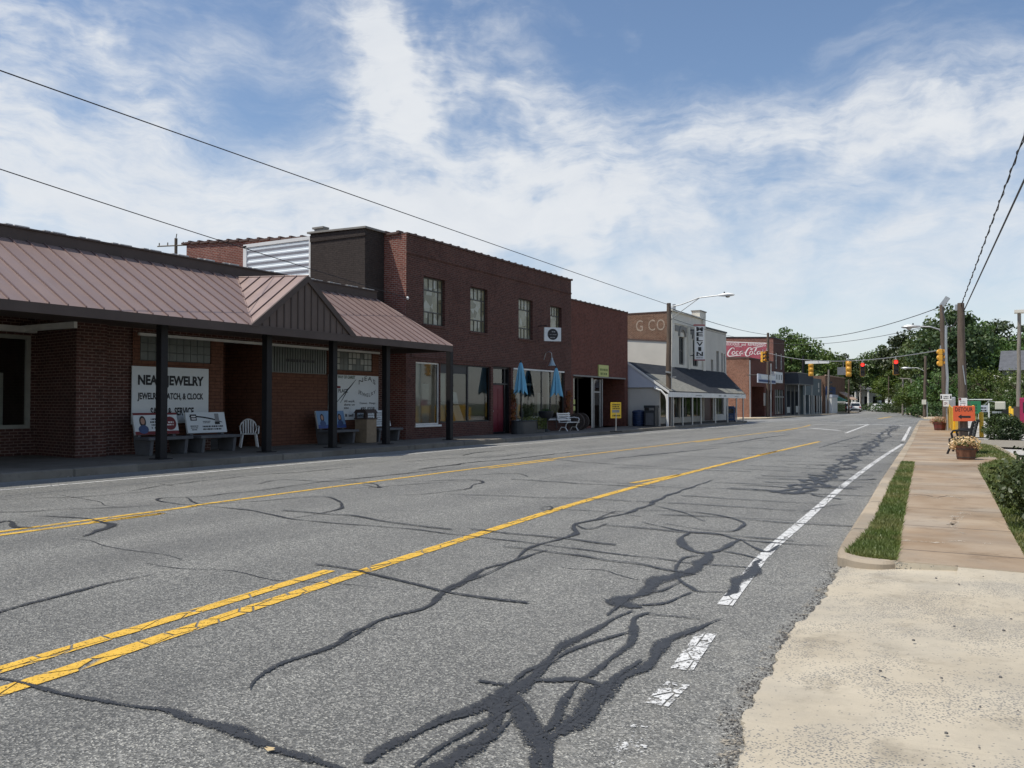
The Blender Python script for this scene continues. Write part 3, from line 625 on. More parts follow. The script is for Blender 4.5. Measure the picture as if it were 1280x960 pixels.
CR = [
 ([(-40, 846), (0, 850), (45, 860), (100, 872), (165, 885), (215, 888), (240, 898), (280, 913), (320, 928), (380, 946), (415, 960), (470, 985)], [.05, .05, .05, .06, .07, .17, .19, .17, .14, .13, .12, .1]),
 ([(-60, 782), (0, 766), (50, 752), (125, 732), (195, 718)], [.14, .12, .10, .09, .05]),
 ([(312, 862), (318, 850), (350, 832), (400, 815), (440, 795), (480, 775), (530, 760), (560, 740), (600, 715), (640, 702), (685, 688)], [.05, .06, .08, .09, .09, .10, .09, .15, .12, .11, .08]),
 ([(640, 702), (670, 682), (716, 670), (722, 655), (775, 644), (810, 632), (834, 620), (892, 600)], [.08, .10, .15, .16, .13, .18, .16, .1]),
 ([(245, 632), (310, 638), (365, 649), (425, 655), (505, 661), (580, 670), (661, 679), (762, 692), (830, 700), (878, 707)], [.05, .09, .09, .08, .07, .06, .06, .07, .08, .06]),
 ([(240, 631), (320, 627), (400, 621), (426, 629), (420, 638), (366, 648)], [.06, .07, .07, .12, .1, .07]),
 ([(802, 653), (852, 664), (897, 668), (926, 675), (976, 680), (1038, 683)], [.07, .12, .12, .12, .10, .05]),
 ([(862, 666), (850, 677), (858, 686), (883, 692), (909, 683), (926, 675)], [.15, .22, .2, .22, .16, .15]),
 ([(883, 692), (880, 706), (841, 720), (802, 740), (776, 752), (790, 758), (804, 760)], [.25, .36, .32, .32, .36, .3, .2]),
 ([(880, 706), (920, 709), (950, 712)], .13), ([(926, 675), (955, 690), (975, 682)], .12),
 ([(952, 700), (940, 712), (928, 726), (917, 737), (905, 746)], [.20, .26, .25, .26, .15]),
 ([(847, 723), (862, 734), (870, 740), (908, 741)], .12), ([(785, 757), (830, 754), (866, 741)], .11),
 ([(792, 764), (746, 785), (712, 805), (681, 830), (656, 852), (627, 875), (594, 886), (550, 900), (500, 925), (460, 955)], [.1, .12, .15, .16, .2, .2, .16, .16, .2, .2]),
 ([(661, 850), (644, 866), (622, 897), (594, 926), (560, 954), (530, 985)], [.2, .24, .22, .22, .24, .25]),
 ([(640, 866), (650, 893), (668, 920), (684, 945), (690, 985)], [.2, .22, .26, .30, .3]),
 ([(670, 965), (692, 925), (740, 880), (768, 858), (807, 830), (830, 807), (866, 787), (900, 775)], [.2, .24, .26, .22, .2, .17, .15, .06]),
 ([(656, 852), (690, 850), (722, 850), (745, 858), (760, 868)], [.12, .14, .14, .16, .1]), ([(722, 851), (748, 838), (785, 807), (794, 776), (812, 766)], .11), ([(802, 768), (875, 774)], .04),
 ([(600, 852), (640, 858), (661, 848)], .15), ([(545, 905), (600, 890), (640, 868)], .14), ([(700, 915), (740, 895), (760, 870)], .12),
 ([(34, 645), (65, 646), (100, 648), (125, 652), (137, 657), (122, 665), (104, 671)], [.05, .07, .09, .12, .2, .22, .12]),
 ([(-30, 646), (0, 641), (37, 640), (75, 637), (112, 636), (160, 634), (201, 631)], .07), ([(-10, 656), (10, 652), (20, 659), (40, 660)], .16),
 ([(240, 632), (205, 628), (201, 623), (254, 621), (285, 617), (320, 614), (400, 603), (480, 595), (560, 586)], [.06, .09, .1, .09, .08, .08, .08, .08, .05]), ([(232, 622), (246, 630)], .16),
 ([(160, 615), (197, 608), (216, 606), (255, 601), (285, 598), (320, 594), (380, 590), (440, 584)], .07), ([(200, 605), (218, 608)], .08), ([(238, 602), (258, 601)], .1), ([(0, 625), (50, 623), (110, 621), (190, 614)], .05),
 ([(522, 587), (544, 584), (571, 581), (590, 578), (640, 574), (700, 567), (760, 561)], [.07, .09, .12, .09, .09, .08, .06]), ([(577, 570), (596, 566), (632, 563)], [.06, .1, .06]), ([(500, 578), (560, 573), (620, 571), (660, 566)], .06),
 ([(490, 620), (540, 617), (585, 611), (592, 606), (605, 603), (585, 600), (520, 602), (490, 601)], .07), ([(320, 606), (350, 600), (400, 602), (460, 604), (475, 610), (452, 606)], [.07, .08, .09, .09, .12, .08]),
 ([(676, 572), (720, 577), (790, 582), (860, 586)], .06), ([(760, 574), (800, 570), (850, 565), (900, 560)], .10), ([(560, 596), (640, 592), (660, 596)], .05), ([(420, 612), (460, 610), (540, 604), (600, 601)], .04),
 ([(885, 556), (920, 553), (950, 548), (990, 543)], .12), ([(1024, 560), (1050, 552), (1076, 545)], .14), ([(690, 637), (740, 639), (800, 646)], .03), ([(676, 633), (690, 634), (686, 638), (674, 637)], [.08, .1, .1, .08]), ([(675, 636), (697, 633)], .05),
 ([(710, 600), (800, 606), (880, 613)], .045), ([(1004, 640), (1036, 633), (1058, 630)], .045), ([(830, 655), (905, 665), (930, 655), (900, 645), (858, 640), (800, 638)], [.05, .06, .12, .10, .08, .05]), ([(1085, 560), (1110, 563)], .07), ([(1056, 553), (1098, 548)], .12),
]
CR += [([(690, 828), (720, 812), (752, 800), (790, 790)], .08), ([(640, 858), (660, 838), (700, 826)], .09), ([(572, 935), (610, 925), (640, 900)], .09), ([(668, 922), (690, 905), (705, 880), (724, 852)], .10), ([(610, 870), (650, 880), (668, 905)], .08), ([(760, 868), (772, 846), (800, 826)], .09), ([(745, 858), (735, 880), (712, 905)], .08),
 ([(520, 960), (560, 930), (596, 908), (650, 880)], .10), ([(845, 722), (850, 700), (872, 695)], .10), ([(905, 690), (930, 694), (950, 700)], .09), ([(760, 770), (775, 758), (785, 748)], .10), ([(806, 742), (830, 738), (852, 728)], .08), ([(640, 702), (600, 722), (560, 735), (540, 752)], .06), ([(420, 806), (440, 790), (470, 785)], .07), ([(720, 656), (735, 662), (760, 655)], .09), ([(812, 632), (850, 640), (880, 652)], .06), ([(745, 650), (768, 640), (792, 642)], .08)]
for px, w in CR: seal(px, w)
# the broken strip down the right lane: a wandering seam with short branches
q = random.Random(21); mb = SEAL[0]
base = gpx((1120, 532), (1108, 541), (1096, 551), (1084, 561), (1068, 571), (1050, 584), (1034, 596), (1012, 608), (985, 618))
base = [p[:2] for p in catmull([(a, b, 0) for a, b in base], 12)]
def jag(p0, n, step, ang, w, amp=.5):
    x, y = p0; pts = [(x, y)]
    for k in range(n): a = ang+q.gauss(0, amp); x += math.cos(a)*step; y += math.sin(a)*step; pts.append((x, y))
    SEAL[1] += .00003; strip(mb, pts, [w*q.uniform(.6, 1.4) for _ in pts], .009+SEAL[1], jit=0, sub=6, zr=2e-6)
for off, wd in ((-.16, .15), (.14, .13), (.0, .10)):
    pts = [(x+off+q.gauss(0, .11), y+q.gauss(0, .12)) for x, y in base if q.random() < .8]; SEAL[1] += .00003; strip(mb, pts, [wd*q.uniform(.4, 1.7) for _ in pts], .009+SEAL[1], jit=0, sub=6, zr=2e-6)
for x, y in base[2:-2]:
    if q.random() < .62: jag((x, y), q.randint(2, 4), .22+y*.006, q.choice((0, math.pi))+q.gauss(0, .3), q.uniform(.05, .09)+y*.001)
for y in [6.2, 7.6, 8.6, 9.9, 11.2, 12.4, 13.7, 14.9, 16.2, 17.8, 19.5, 21.4, 23.6, 26, 28.5, 31, 34, 38, 43]:      # cracks straight across the lane
    x1 = edge_x(max(y, 9.7))-.55-q.uniform(0, .9); jag((x1-q.uniform(1.2, 3.0), y+q.gauss(0, .2)), 7, q.uniform(.25, .42), q.gauss(-.04, .06), .05+y*.0012, .13)
for y in [9, 12, 15, 19, 24, 30, 36]: jag((q.uniform(-10, -8), y), 8, .4, q.gauss(0, .1), .05+y*.001, .16)
SEAL[0].build('crack_seal', M['tar'], road)
# hairline cracks across the lanes
mb = MB(); q = random.Random(3)
for _ in range(42):
    y = q.uniform(5, 48); x = q.uniform(-15, -2.6); ln = q.uniform(.8, 3); a = q.choice((0, 0, 1.45))+q.uniform(-.25, .25); pts = [(x+math.cos(a)*ln*k/5+q.gauss(0, .06), y+math.sin(a)*ln*k/5+q.gauss(0, .06)) for k in range(6)]
    strip(mb, pts, [.010, .018, .02, .022, .018, .008], .0045, sub=3, jit=.3)
mb.build('hairline_crack', M['tar'], road)

c = G(337, 938, .012); m = MB(); m.face([c+Vector((-.032, -.004, .008)), c+Vector((0, -.012, .002)), c+Vector((.034, .0, .010)), c+Vector((.0, .013, .004))]); m.face([c+Vector((-.03, .006, .01)), c+Vector((.01, .002, .003)), c+Vector((.02, .014, .012))])
tag(m.build('fallen_leaf', plain('dry_leaf', (.52, .40, .22), .8)), 'single dry tan leaf lying on the dark crack sealant', 'leaf')
# ---- left sidewalk with its kerb
ZL = .17
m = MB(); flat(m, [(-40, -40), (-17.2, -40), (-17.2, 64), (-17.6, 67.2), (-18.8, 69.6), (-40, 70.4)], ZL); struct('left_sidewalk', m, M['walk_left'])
m = MB(); kp = [(-17.0, -40), (-17.0, 5), (-16.95, 14), (-16.95, 30), (-17.0, 50), (-17.02, 64), (-17.4, 67.4), (-18.7, 69.9), (-40, 70.7)]; ki = [(-17.2, -40), (-17.2, 5), (-17.2, 14), (-17.2, 30), (-17.2, 50), (-17.2, 64), (-17.6, 67.2), (-18.8, 69.6), (-40, 70.4)]
def kerb_strip(m, outer, inner, z, lip=.02):
    d = 0
    for i in range(len(outer)-1):
        a, b, c, e = outer[i], outer[i+1], inner[i+1], inner[i]; l = math.hypot(b[0]-a[0], b[1]-a[1])
        m.face([(a[0], a[1], 0), (b[0], b[1], 0), (b[0], b[1], z-lip), (a[0], a[1], z-lip)], [(0, d), (0, d+l), (.15, d+l), (.15, d)])
        f = .22; ai = (a[0]+(e[0]-a[0])*f, a[1]+(e[1]-a[1])*f); bi = (b[0]+(c[0]-b[0])*f, b[1]+(c[1]-b[1])*f)
        m.face([(a[0], a[1], z-lip), (b[0], b[1], z-lip), (bi[0], bi[1], z), (ai[0], ai[1], z)], [(.15, d), (.15, d+l), (.2, d+l), (.2, d)])
        m.face([(ai[0], ai[1], z), (bi[0], bi[1], z), (c[0], c[1], z), (e[0], e[1], z)], [(.2, d), (.2, d+l), (.4, d+l), (.4, d)]); d += l
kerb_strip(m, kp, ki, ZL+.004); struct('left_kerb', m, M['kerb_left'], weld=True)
# far left corner beyond the cross street
m = MB(); flat(m, [(-60, 79.5), (-25, 79.5), (-21.6, 80.3), (-20.0, 83.2), (-20.0, 100), (-20.4, 130), (-20.8, 152), (-60, 152)], .12); struct('corner_sidewalk', m, M['tan_path'])
m = MB(); kerb_strip(m, [(-20.6, 152), (-20.2, 130), (-19.8, 100), (-19.8, 83.2), (-21.4, 80.0), (-25, 79.2), (-60, 79.2)][::-1], [(-20.8, 152), (-20.4, 130), (-20, 100), (-20, 83.2), (-21.6, 80.3), (-25, 79.5), (-60, 79.5)][::-1], .124); struct('corner_kerb', m, M['tan_path'])
# ---- right side
ZR = .11
def gz(pts, z): return [tuple(G(*p, z)[:2]) for p in pts]
wl = gz([(1120, 702), (1128, 655), (1136, 612), (1143, 578)], ZR)
walk_l = wl+[(edge_x(y)+.18, y) for y in (wl[-1][1]+.05, 30, 40, 50, 60, 70, 79)]
walk_r = gz([(1290, 710), (1262, 662), (1249, 636), (1232, 603), (1222, 585), (1214, 572), (1203, 552), (1196, 541), (1190, 533), (1187, 528)], ZR)
m = MB()
def interp(pl, y):
    for a, b in zip(pl, pl[1:]):
        if a[1] <= y <= b[1]: return a[0]+(b[0]-a[0])*(y-a[1])/(b[1]-a[1])
    return pl[0][0] if y < pl[0][1] else pl[-1][0]
y = wl[0][1]; ys = [y+.0]
while ys[-1] < 79: ys.append(min(79, ys[-1]+1.0))
for a, b in zip(ys, ys[1:]): m.face([(interp(walk_l, a), a, ZR), (interp(walk_r, a), a, ZR), (interp(walk_r, b), b, ZR), (interp(walk_l, b), b, ZR)], [(interp(walk_l, a), a), (interp(walk_r, a), a), (interp(walk_r, b), b), (interp(walk_l, b), b)])
struct('right_sidewalk', m, M['walk'])
m = MB(); q = random.Random(31)
for px in ([(1130, 621), (1150, 620), (1172, 623), (1190, 621), (1204, 623)], [(1152, 617), (1180, 614), (1212, 615)], [(1186, 642), (1194, 648), (1190, 655), (1204, 641), (1214, 644)], [(1190, 655), (1194, 662), (1206, 667)], [(1122, 677), (1150, 677), (1172, 679), (1210, 678), (1240, 680)]):
    pts = gz(px, ZR); pts = [(x+q.gauss(0, .02), y+q.gauss(0, .05)) for x, y in [p[:2] for p in catmull([(a, b, 0) for a, b in pts], 4)]]; strip(m, pts, [q.uniform(.03, .12) for _ in pts], ZR+.003, sub=2, jit=.5)
M['chipped'] = paint('chipped_concrete', (.62, .52, .40), .56, False); m.build('sidewalk_chips', M['chipped'], bpy.data.objects['right_sidewalk'])
m = MB()
for px in ([(1126, 620), (1150, 618.5), (1172, 621.5), (1190, 619.5), (1240, 622)],):
    pts = gz(px, ZR); strip(m, [(x+q.gauss(0, .01), y+q.gauss(0, .03)) for x, y in [p[:2] for p in catmull([(a, b, 0) for a, b in pts], 6)]], [.013]*(len(pts)*6-5), ZR+.005, sub=2, jit=.5)
m.build('sidewalk_crack', M['bark'], bpy.data.objects['right_sidewalk'])
# kerb: starts with the rounded return at the driveway
ret = gz([(1122, 706), (1100, 706.5), (1076, 704), (1058, 699.5), (1047, 692)], .08)
nose = ret+[KERB[1], KERB[2]]; inn = [(wl[0][0], wl[0][1]+.03), (wl[0][0]-.18, wl[0][1]+.05), (wl[0][0]-.30, wl[0][1]+.09), (-1.29, wl[0][1]+.22), (-1.31, wl[0][1]+.42), (KERB[1][0]+.2, KERB[1][1]), (KERB[2][0]+.2, KERB[2][1])]
nose2 = [p[:2] for p in catmull([(a, b, 0) for a, b in nose], 6)]; inn2 = [p[:2] for p in catmull([(a, b, 0) for a, b in inn], 6)]
ko = [(wl[0][0]+.5, ret[0][1])]+nose2+[(x, y) for x, y in KERB[3:]]
ki2 = [(wl[0][0]+.5, wl[0][1]+.03)]+inn2+[(x+.2, y) for x, y in KERB[3:]]
m = MB(); kerb_strip(m, ko, ki2, ZR+.006, .03); struct('right_kerb', m, M['kerb'], weld=True)
# verge: soil bed and grass
YV = wl[-1][1]; vg = inn2+[(x+.2, y) for x, y in KERB[3:] if y < YV-.3]+[(edge_x(YV)+.2, YV)]
m = MB(); vpoly = vg+list(reversed(wl)); flat(m, vpoly[::-1], ZR-.012); struct('verge_soil', m, M['soil'])
# driveway apron
ap = gz([(905, 985), (920, 957), (934, 920), (928, 897), (948, 867), (962, 842), (982, 802), (987, 793), (1010, 770), (1027, 754), (1038, 733), (1049, 715), (1058, 706)], .012)
ap2 = []; q = random.Random(5); prev_y = -9
for x, y in [p[:2] for p in catmull([(a, b, 0) for a, b in ap], 14)]:
    y2 = max(y, prev_y+.004); prev_y = y2; ap2.append((x+.012*math.sin(y2*9)+.010*math.sin(y2*23+1)+q.gauss(0, .005), y2))
m = MB()
for a, b in zip(ap2, ap2[1:]):
    m.face([(a[0], a[1], .0), (b[0], b[1], .0), (b[0], b[1], .02), (a[0], a[1], .02)][::-1]); xa, xb = 9, 9
    m.face([(a[0], a[1], .02), (a[0]+1.1, a[1], .085), (b[0]+1.1, b[1], .085), (b[0], b[1], .02)]); m.face([(a[0]+1.1, a[1], .085), (9, a[1], .10), (9, b[1], .10), (b[0]+1.1, b[1], .085)])
y0 = ap2[0][1]; y1 = ap2[-1][1]
m.face([(ap2[0][0], -12, .02), (ap2[0][0]+1.1, -12, .085), (ap2[0][0]+1.1, y0, .085), (ap2[0][0], y0, .02)]); m.face([(ap2[0][0]+1.1, -12, .085), (9, -12, .1), (9, y0, .1), (ap2[0][0]+1.1, y0, .085)])
ylast = wl[0][1]+.06
m.face([(ap2[-1][0], y1, .02), (ap2[-1][0]+1.1, y1, .085), (ap2[-1][0]+1.1, ylast, .106), (ret[2][0], ylast-.1, .03)]); m.face([(ap2[-1][0]+1.1, y1, .085), (9, y1, .1), (9, ylast, .107), (ap2[-1][0]+1.1, ylast, .106)])
m.face([(wl[0][0]-.1, wl[0][1]-.002, 0), (9, wl[0][1]-.002, 0), (9, wl[0][1]-.002, ZR+.001), (wl[0][0]-.1, wl[0][1]-.002, ZR+.001)]); m.face([(wl[0][0]+.5, wl[0][1]-.4, .072), (9, wl[0][1]-.4, .1), (9, wl[0][1]+.02, ZR-.002), (wl[0][0]+.5, wl[0][1]+.02, ZR-.002)])
struct('driveway', m, M['apron'])
m = MB(); strip(m, [(a[0]-.03, a[1]) for a in ap2[::3]], [.16]*len(ap2[::3]), .006, sub=2); M['edge_dust'] = paint('edge_dust', (.40, .35, .27), .60, False); m.build('edge_dust', M['edge_dust'], road)
# a thin crumbly rim of tar and gravel where asphalt meets the apron
m = MB(); q = random.Random(8)
for a in ap2[::1]:
    for _ in range(4):
        x = a[0]-abs(q.gauss(0, .05)); yy = a[1]+q.uniform(-.07, .07); s = q.uniform(.003, .009); m.lathe([(s, 0), (s*.8, s*.7), (.0001, s)], (x, yy, .001), 5)
for _ in range(60):
    x = q.uniform(-.8, 2.6); yy = q.uniform(3.2, 8.6); s = q.uniform(.004, .012); m.lathe([(s, 0), (s*.8, s*.7), (.0001, s)], (x, yy, .085+.015*min(1, max(0, x/4))), 5)
stuff('gravel', m, plain('dark_gravel', (.11, .105, .10), .9, .4, 20))
# lawn, gravel bed, parking lot and far verge on the right
lawn = gz([(1292, 716), (1262, 661), (1249, 635), (1232, 602), (1222, 584), (1226, 580), (1246, 575), (1246, 572), (1226, 572), (1214, 571.5), (1203, 553)], ZR)+gz([(1222, 554), (1245, 558), (1300, 590)], ZR)+[(3, 15), (4, 9.3)]
m = MB(); flat(m, [(x, y) for x, y in lawn], ZR-.006); struct('lawn_soil', m, M['soil'])
m = MB(); pad = gz([(1213, 574), (1228, 580), (1250, 574), (1238, 569)], ZR+.004); flat(m, pad, ZR+.004); flat(m, gz([(1214, 581), (1224, 586), (1230, 579), (1212, 571)], ZR+.003), ZR+.003); struct('bench_pad_path', m, M['walk'])
m = MB(); flat(m, gz([(1203, 553.5), (1222, 554.5), (1246, 558.5), (1290, 560), (1290, 551), (1205, 549)], ZR), ZR-.002); struct('gravel_bed', m, M['gravel'])
m = MB(); e = gz([(1243, 557), (1262, 567), (1300, 590), (1320, 600)], .13); strip(m, e, [.16]*4, .135, sub=3); struct('lawn_kerb', m, M['kerb'])
m = MB(); flat(m, [(-1.25, 41.8), (16, 41.8), (16, 80), (-2.6, 80), (-2.1, 62)], ZR-.02); flat(m, [(1.0, 20), (16, 8), (16, 41.8), (.95, 41.8), (.4, 36)], ZR-.03); flat(m, [(-.75, 30), (18, 12), (18, 84), (-3.2, 84), (-2.4, 62), (-1.6, 44)], .045); struct('parking_lot', m, M['lot'])
m = MB(); flat(m, [(-2.6, 82), (40, 82), (60, 140), (-6, 140), (-5.6, 96)], .16); struct('far_lawn', m, M['soil'])
m = MB(); flat(m, [(-6.4, 92.2), (-5.3, 90.2), (-3.2, 90.2), (-3.4, 96), (-9, 126), (-13, 150), (-14.4, 150), (-10.2, 124), (-7.6, 104)], .12); struct('corner_path', m, M['tan_path'])
m = MB(); kerb_strip(m, [(-3.2, 89.9), (-5.3, 89.9), (-6.6, 92.2), (-7.8, 104), (-10.4, 124), (-14.6, 150)], [(-3.2, 90.2), (-5.3, 90.2), (-6.4, 92.2), (-7.6, 104), (-10.2, 124), (-14.4, 150)], .125); struct('far_kerb', m, M['tan_path'])
# ---- grass blades
def blades(poly, n, h, z, seed, far=False):
    q = random.Random(seed); m = MB(); xs = [p[0] for p in poly]; ys_ = [p[1] for p in poly]; k = 0
    def inside(x, y):
        r = False; j = len(poly)-1
        for i in range(len(poly)):
            if (poly[i][1] > y) != (poly[j][1] > y) and x < (poly[j][0]-poly[i][0])*(y-poly[i][1])/(poly[j][1]-poly[i][1])+poly[i][0]: r = not r
            j = i
        return r
    while k < n:
        x = q.uniform(min(xs), max(xs)); y = min(ys_)+(max(ys_)-min(ys_))*q.random()**1.5
        if not inside(x, y): continue
        a = q.uniform(0, 6.28); hh = h*q.uniform(.5, 1.4); w = q.uniform(.004, .008)*(1+y/25); lx, ly = q.gauss(0, .45)*hh, q.gauss(0, .45)*hh
        m.face([(x-math.cos(a)*w, y-math.sin(a)*w, z), (x+math.cos(a)*w, y+math.sin(a)*w, z), (x+lx, y+ly, z+hh)]); k += 1
    return m
stuff('verge_grass', blades(vpoly, 21000, .05, ZR-.012, 1), M['grass'])
near_lawn = [p for p in lawn if p[0] < 3.2]
stuff('lawn_grass', blades([p if p[0] < 2.2 else (2.2, p[1]) for p in lawn], 26000, .05, ZR-.006, 2), M['grass'])
# ================================================================== BUILDINGS, LEFT SIDE
XN = -20.4
def flat_cap(mb, a, b, w, h, z):     # coping box along a line a->b (3D points), width w to the inside (-X or +Y handled by caller)
    pass
# ---- the single-storey storefront building with the mansard canopy
B = root('storefront_building', (XN, 18, 0), 'low brick jewelry storefront under a long mauve metal mansard canopy on black posts', 'building')
m = MB()
wall(m, 'x', -20.2, 13.1, 13.95, ZL, 3.9)                                        # lit pier
m.face([(-20.2, 13.1, ZL), (-20.2, 13.1, 3.9), (-22.5, 13.45, 3.9), (-22.5, 13.45, ZL)])     # recess cheek facing the street's near end
m.face([(-20.45, 14.85, ZL), (-20.4, 14.85, ZL), (-20.4, 14.85, 3.9), (-20.45, 14.85, 3.9)]); m.face([(-20.2, 13.95, ZL), (-20.45, 13.95, ZL), (-20.45, 13.95, 3.9), (-20.2, 13.95, 3.9)])
wall(m, 'x', -20.45, 13.95, 14.85, ZL, 3.9)
wall(m, 'x', -22.5, 2, 13.45, ZL, 3.9, [(7.2, 13.3, .88, 3.35)], .12)
wall(m, 'x', XN, 25.35, 26, ZL, 3.9)
wall(m, 'x', XN, 14.85, 25.35, 3.48, 3.9)
wall(m, 'x', XN, 14.85, 17.5, ZL, .5)
B_wall = m.build('wall', M['brick_neas'], B)
m = MB(); wall(m, 'x', XN, 14.85, 17.95, .5, 3.48, [(15.08, 17.5, 2.72, 3.48)], .1); m.build('tile_wall', M['tile_red'], B); m = MB(); wall(m, 'x', XN, 19.62, 22.55, ZL, 2.55); wall(m, 'x', XN, 22.55, 25.35, ZL, 3.48, [(22.75, 25.0, 2.72, 3.40)], .1); m.build('tile_wall', M['tile_red'], B); m = MB()
m.face([(-20.4, 17.95, ZL), (-22.2, 17.95, ZL), (-22.2, 17.95, 3.48), (-20.4, 17.95, 3.48)]); m.build('tile_wall', M['tile_red'], B)
m = MB(); wall(m, 'x', -22.2, 17.95, 19.62, ZL, 3.48, [(17.98, 18.45, ZL, 3.3)], .06); m.face([(-20.4, 19.62, ZL), (-20.4, 19.62, 3.48), (-22.2, 19.62, 3.48), (-22.2, 19.62, ZL)]); m.build('entry_wall', M['tile_red'], B)
# entry: narrow door with transom, glass-block bands
d = frame_x(-20.46, 17.5, 17.96, ZL, 3.4, .06, .06, (), (2.35,)); d.build('door_frame', M['black'], B)
d = MB(); d.box(-20.52, -20.47, 17.57, 17.9, .2, 2.3); dd = d.build('door', M['ink'], B); pane_x(-20.462, 17.62, 17.85, .9, 2.2).build('door_glass', M['glass_dark'], dd)
for k, (a, z) in enumerate(((17.66, 1.3), (17.66, 1.62), (17.66, 1.94))): MB().box(-20.46, -20.45, a, a+.1, z, z+.16).build('door_sticker', M['ink_grey'], dd)
def blocks(y0, y1, z0, z1, sz, x, mat):
    m = MB(); ny = max(1, round((y1-y0)/sz)); nz = max(1, round((z1-z0)/sz)); dy = (y1-y0)/ny; dz = (z1-z0)/nz
    for i in range(ny):
        for k in range(nz): m.box(x-.06, x+rnd.uniform(-.004, .004), y0+i*dy+.008, y0+(i+1)*dy-.008, z0+k*dz+.008, z0+(k+1)*dz-.008)
    return m
MB().box(-20.56, -20.47, 14.7, 17.5, 2.6, 3.5).build('block_backing', M['steel_frame'], B)
blocks(15.1, 17.48, 2.74, 3.45, .24, -20.42, None).build('glass_block_band', M['block'], B)
m = MB(); wall(m, 'x', -20.43, 19.66, 22.5, 2.55, 3.48)
for k in range(24): y = 19.7+k*.118; m.box(-20.43, -20.40, y, y+.07, 2.58, 3.44)
m.build('ribbed_panel', M['block'], B)
scribble(MB(), (0, 0, 0), (0, 1, 0), (0, 0, 1), 1, 1, 1)
m = scribble(MB(), (-20.395, 20.5, 2.92), (0, 1, 0), (0, 0, 1), 1.5, .17, 1, 11); m.build('metal_letters', M['black'], B)
MB().box(-20.56, -20.47, 22.75, 25.0, 2.72, 3.4).build('block_backing', M['steel_frame'], B)
blocks(22.78, 24.98, 2.74, 3.39, .22, -20.44, None).build('glass_block_band', M['block'], B)
m = MB()
for i, k in ((1, 1), (1, 2), (0, 0), (0, 1), (1, 0), (4, 0), (4, 1), (4, 2), (5, 1), (5, 2), (6, 2), (7, 1), (8, 0), (8, 1), (8, 2), (9, 0), (9, 1), (9, 2)):
    dy = 2.2/10; MB().box(-20.44, -20.425, 22.78+i*dy+.02, 22.78+(i+1)*dy-.02, 2.74+k*.217+.02, 2.74+(k+1)*.217-.02).build('pale_glass_block', M['block_pale'], B)
m = MB(); m.box(-20.47, -20.33, 15.0, 25.35, 3.40, 3.475); m.box(-22.46, -20.16, 13.0, 13.09, 3.44, 3.60); m.box(-22.48, -22.30, 5, 13.35, 3.42, 3.58); m.build('soffit_trim', M['white_trim'], B)
M['glass_store'] = glass('store_glass', (.85, .9, .87), 0, .16); w = frame_x(-22.5, 7.2, 13.3, .88, 3.35, .10, .1, (9.2, 11.2)).build('window', M['block_pale'], B); pane_x(-22.56, 7.2, 13.3, .88, 3.35).build('window_glass', M['glass_store'], w)
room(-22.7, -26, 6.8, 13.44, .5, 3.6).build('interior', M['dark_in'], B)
m = MB(); m.box(-22.95, -22.9, 11.0, 12.35, .9, 2.35); m.box(-22.85, -22.8, 12.4, 12.75, .9, 2.35); m.box(-23.4, -23.1, 9.5, 11.0, .9, 2.0); m.build('display_cabinet', M['curtain'], B)
# roof body and parapet
m = MB(); m.box(-36, -20.75, 2, 25.95, 3.9, 5.35); m.face([(-36, 2, ZL), (-22.5, 2, ZL), (-22.5, 2, 3.9), (-36, 2, 3.9)]); m.build('upper_wall', M['brick_dark'], B)
pt = [PX(-400, 205, XN), PX(0, 280, XN), PX(320, 340, XN), PX(468, 372-12, XN)]
m = MB(); m.box(-20.75, -20.28, 2, 25.1, 5.42, 5.72); m.box(-21.0, -20.24, 2, 25.12, 5.72, 5.76); m.build('parapet', M['fascia'], B)
m = MB(); q = random.Random(2)
yy = 3.0
while yy < 25: m.box(-20.62, -20.3, yy, yy+.16, 5.762, 5.80); m.box(-20.60, -20.28, yy+.2, yy+.55, 5.764, 5.785+q.uniform(0, .02)); yy += .93
m.box(-20.9, -20.5, 2.5, 25.0, 5.761, 5.772)
m.build('coping', M['white_cap'], B)
# canopy
EX, EZ, TX, TZ = -17.3, 3.64, -20.28, 5.44
Y0c, GA, GB, GC, Y1c = 2.0, 16.22, 18.28, 20.34, 25.75
yt1 = 25.05
def ctop(y): return (TX, y, TZ)
def ceav(y): return (EX, y, EZ)
m = MB(); ln = math.hypot(EX-TX, TZ-EZ)
ap = Vector((EX+.02, GB, 5.22)); rg = Vector((TX+.1, GB, 5.40))           # gable peak and the ridge's inner end
def slope(pts): m.face(pts, [(p[1], math.hypot(p[0]-EX, p[2]-EZ)) for p in pts])
def on_slope(y, t): return (EX+(TX-EX)*t, y, EZ+(TZ-EZ)*t)
slope([ceav(Y0c), ceav(GA), on_slope(GB, .97), ctop(GB), ctop(Y0c)]); slope([ceav(GC), ceav(Y1c), ctop(yt1), ctop(GB), on_slope(GB, .97)])
m.face([ceav(GA), tuple(ap), on_slope(GB, .97)]); m.face([tuple(ap), ceav(GC), on_slope(GB, .97)])
cr = m.build('canopy_roof', M['roof_metal'], B)
m = MB()
def seam(a, b, up=(.5, 0, .86)):
    a = Vector(a); b = Vector(b); u = Vector(up)*.035; s = (b-a).cross(u).normalized()*.011
    m.face([a-s, b-s, b-s+u, a-s+u]); m.face([a+s, a+s+u, b+s+u, b+s]); m.face([a-s+u, b-s+u, b+s+u, a+s+u]); m.face([a-s, a-s+u, a+s+u, a+s])
y = Y0c+.2
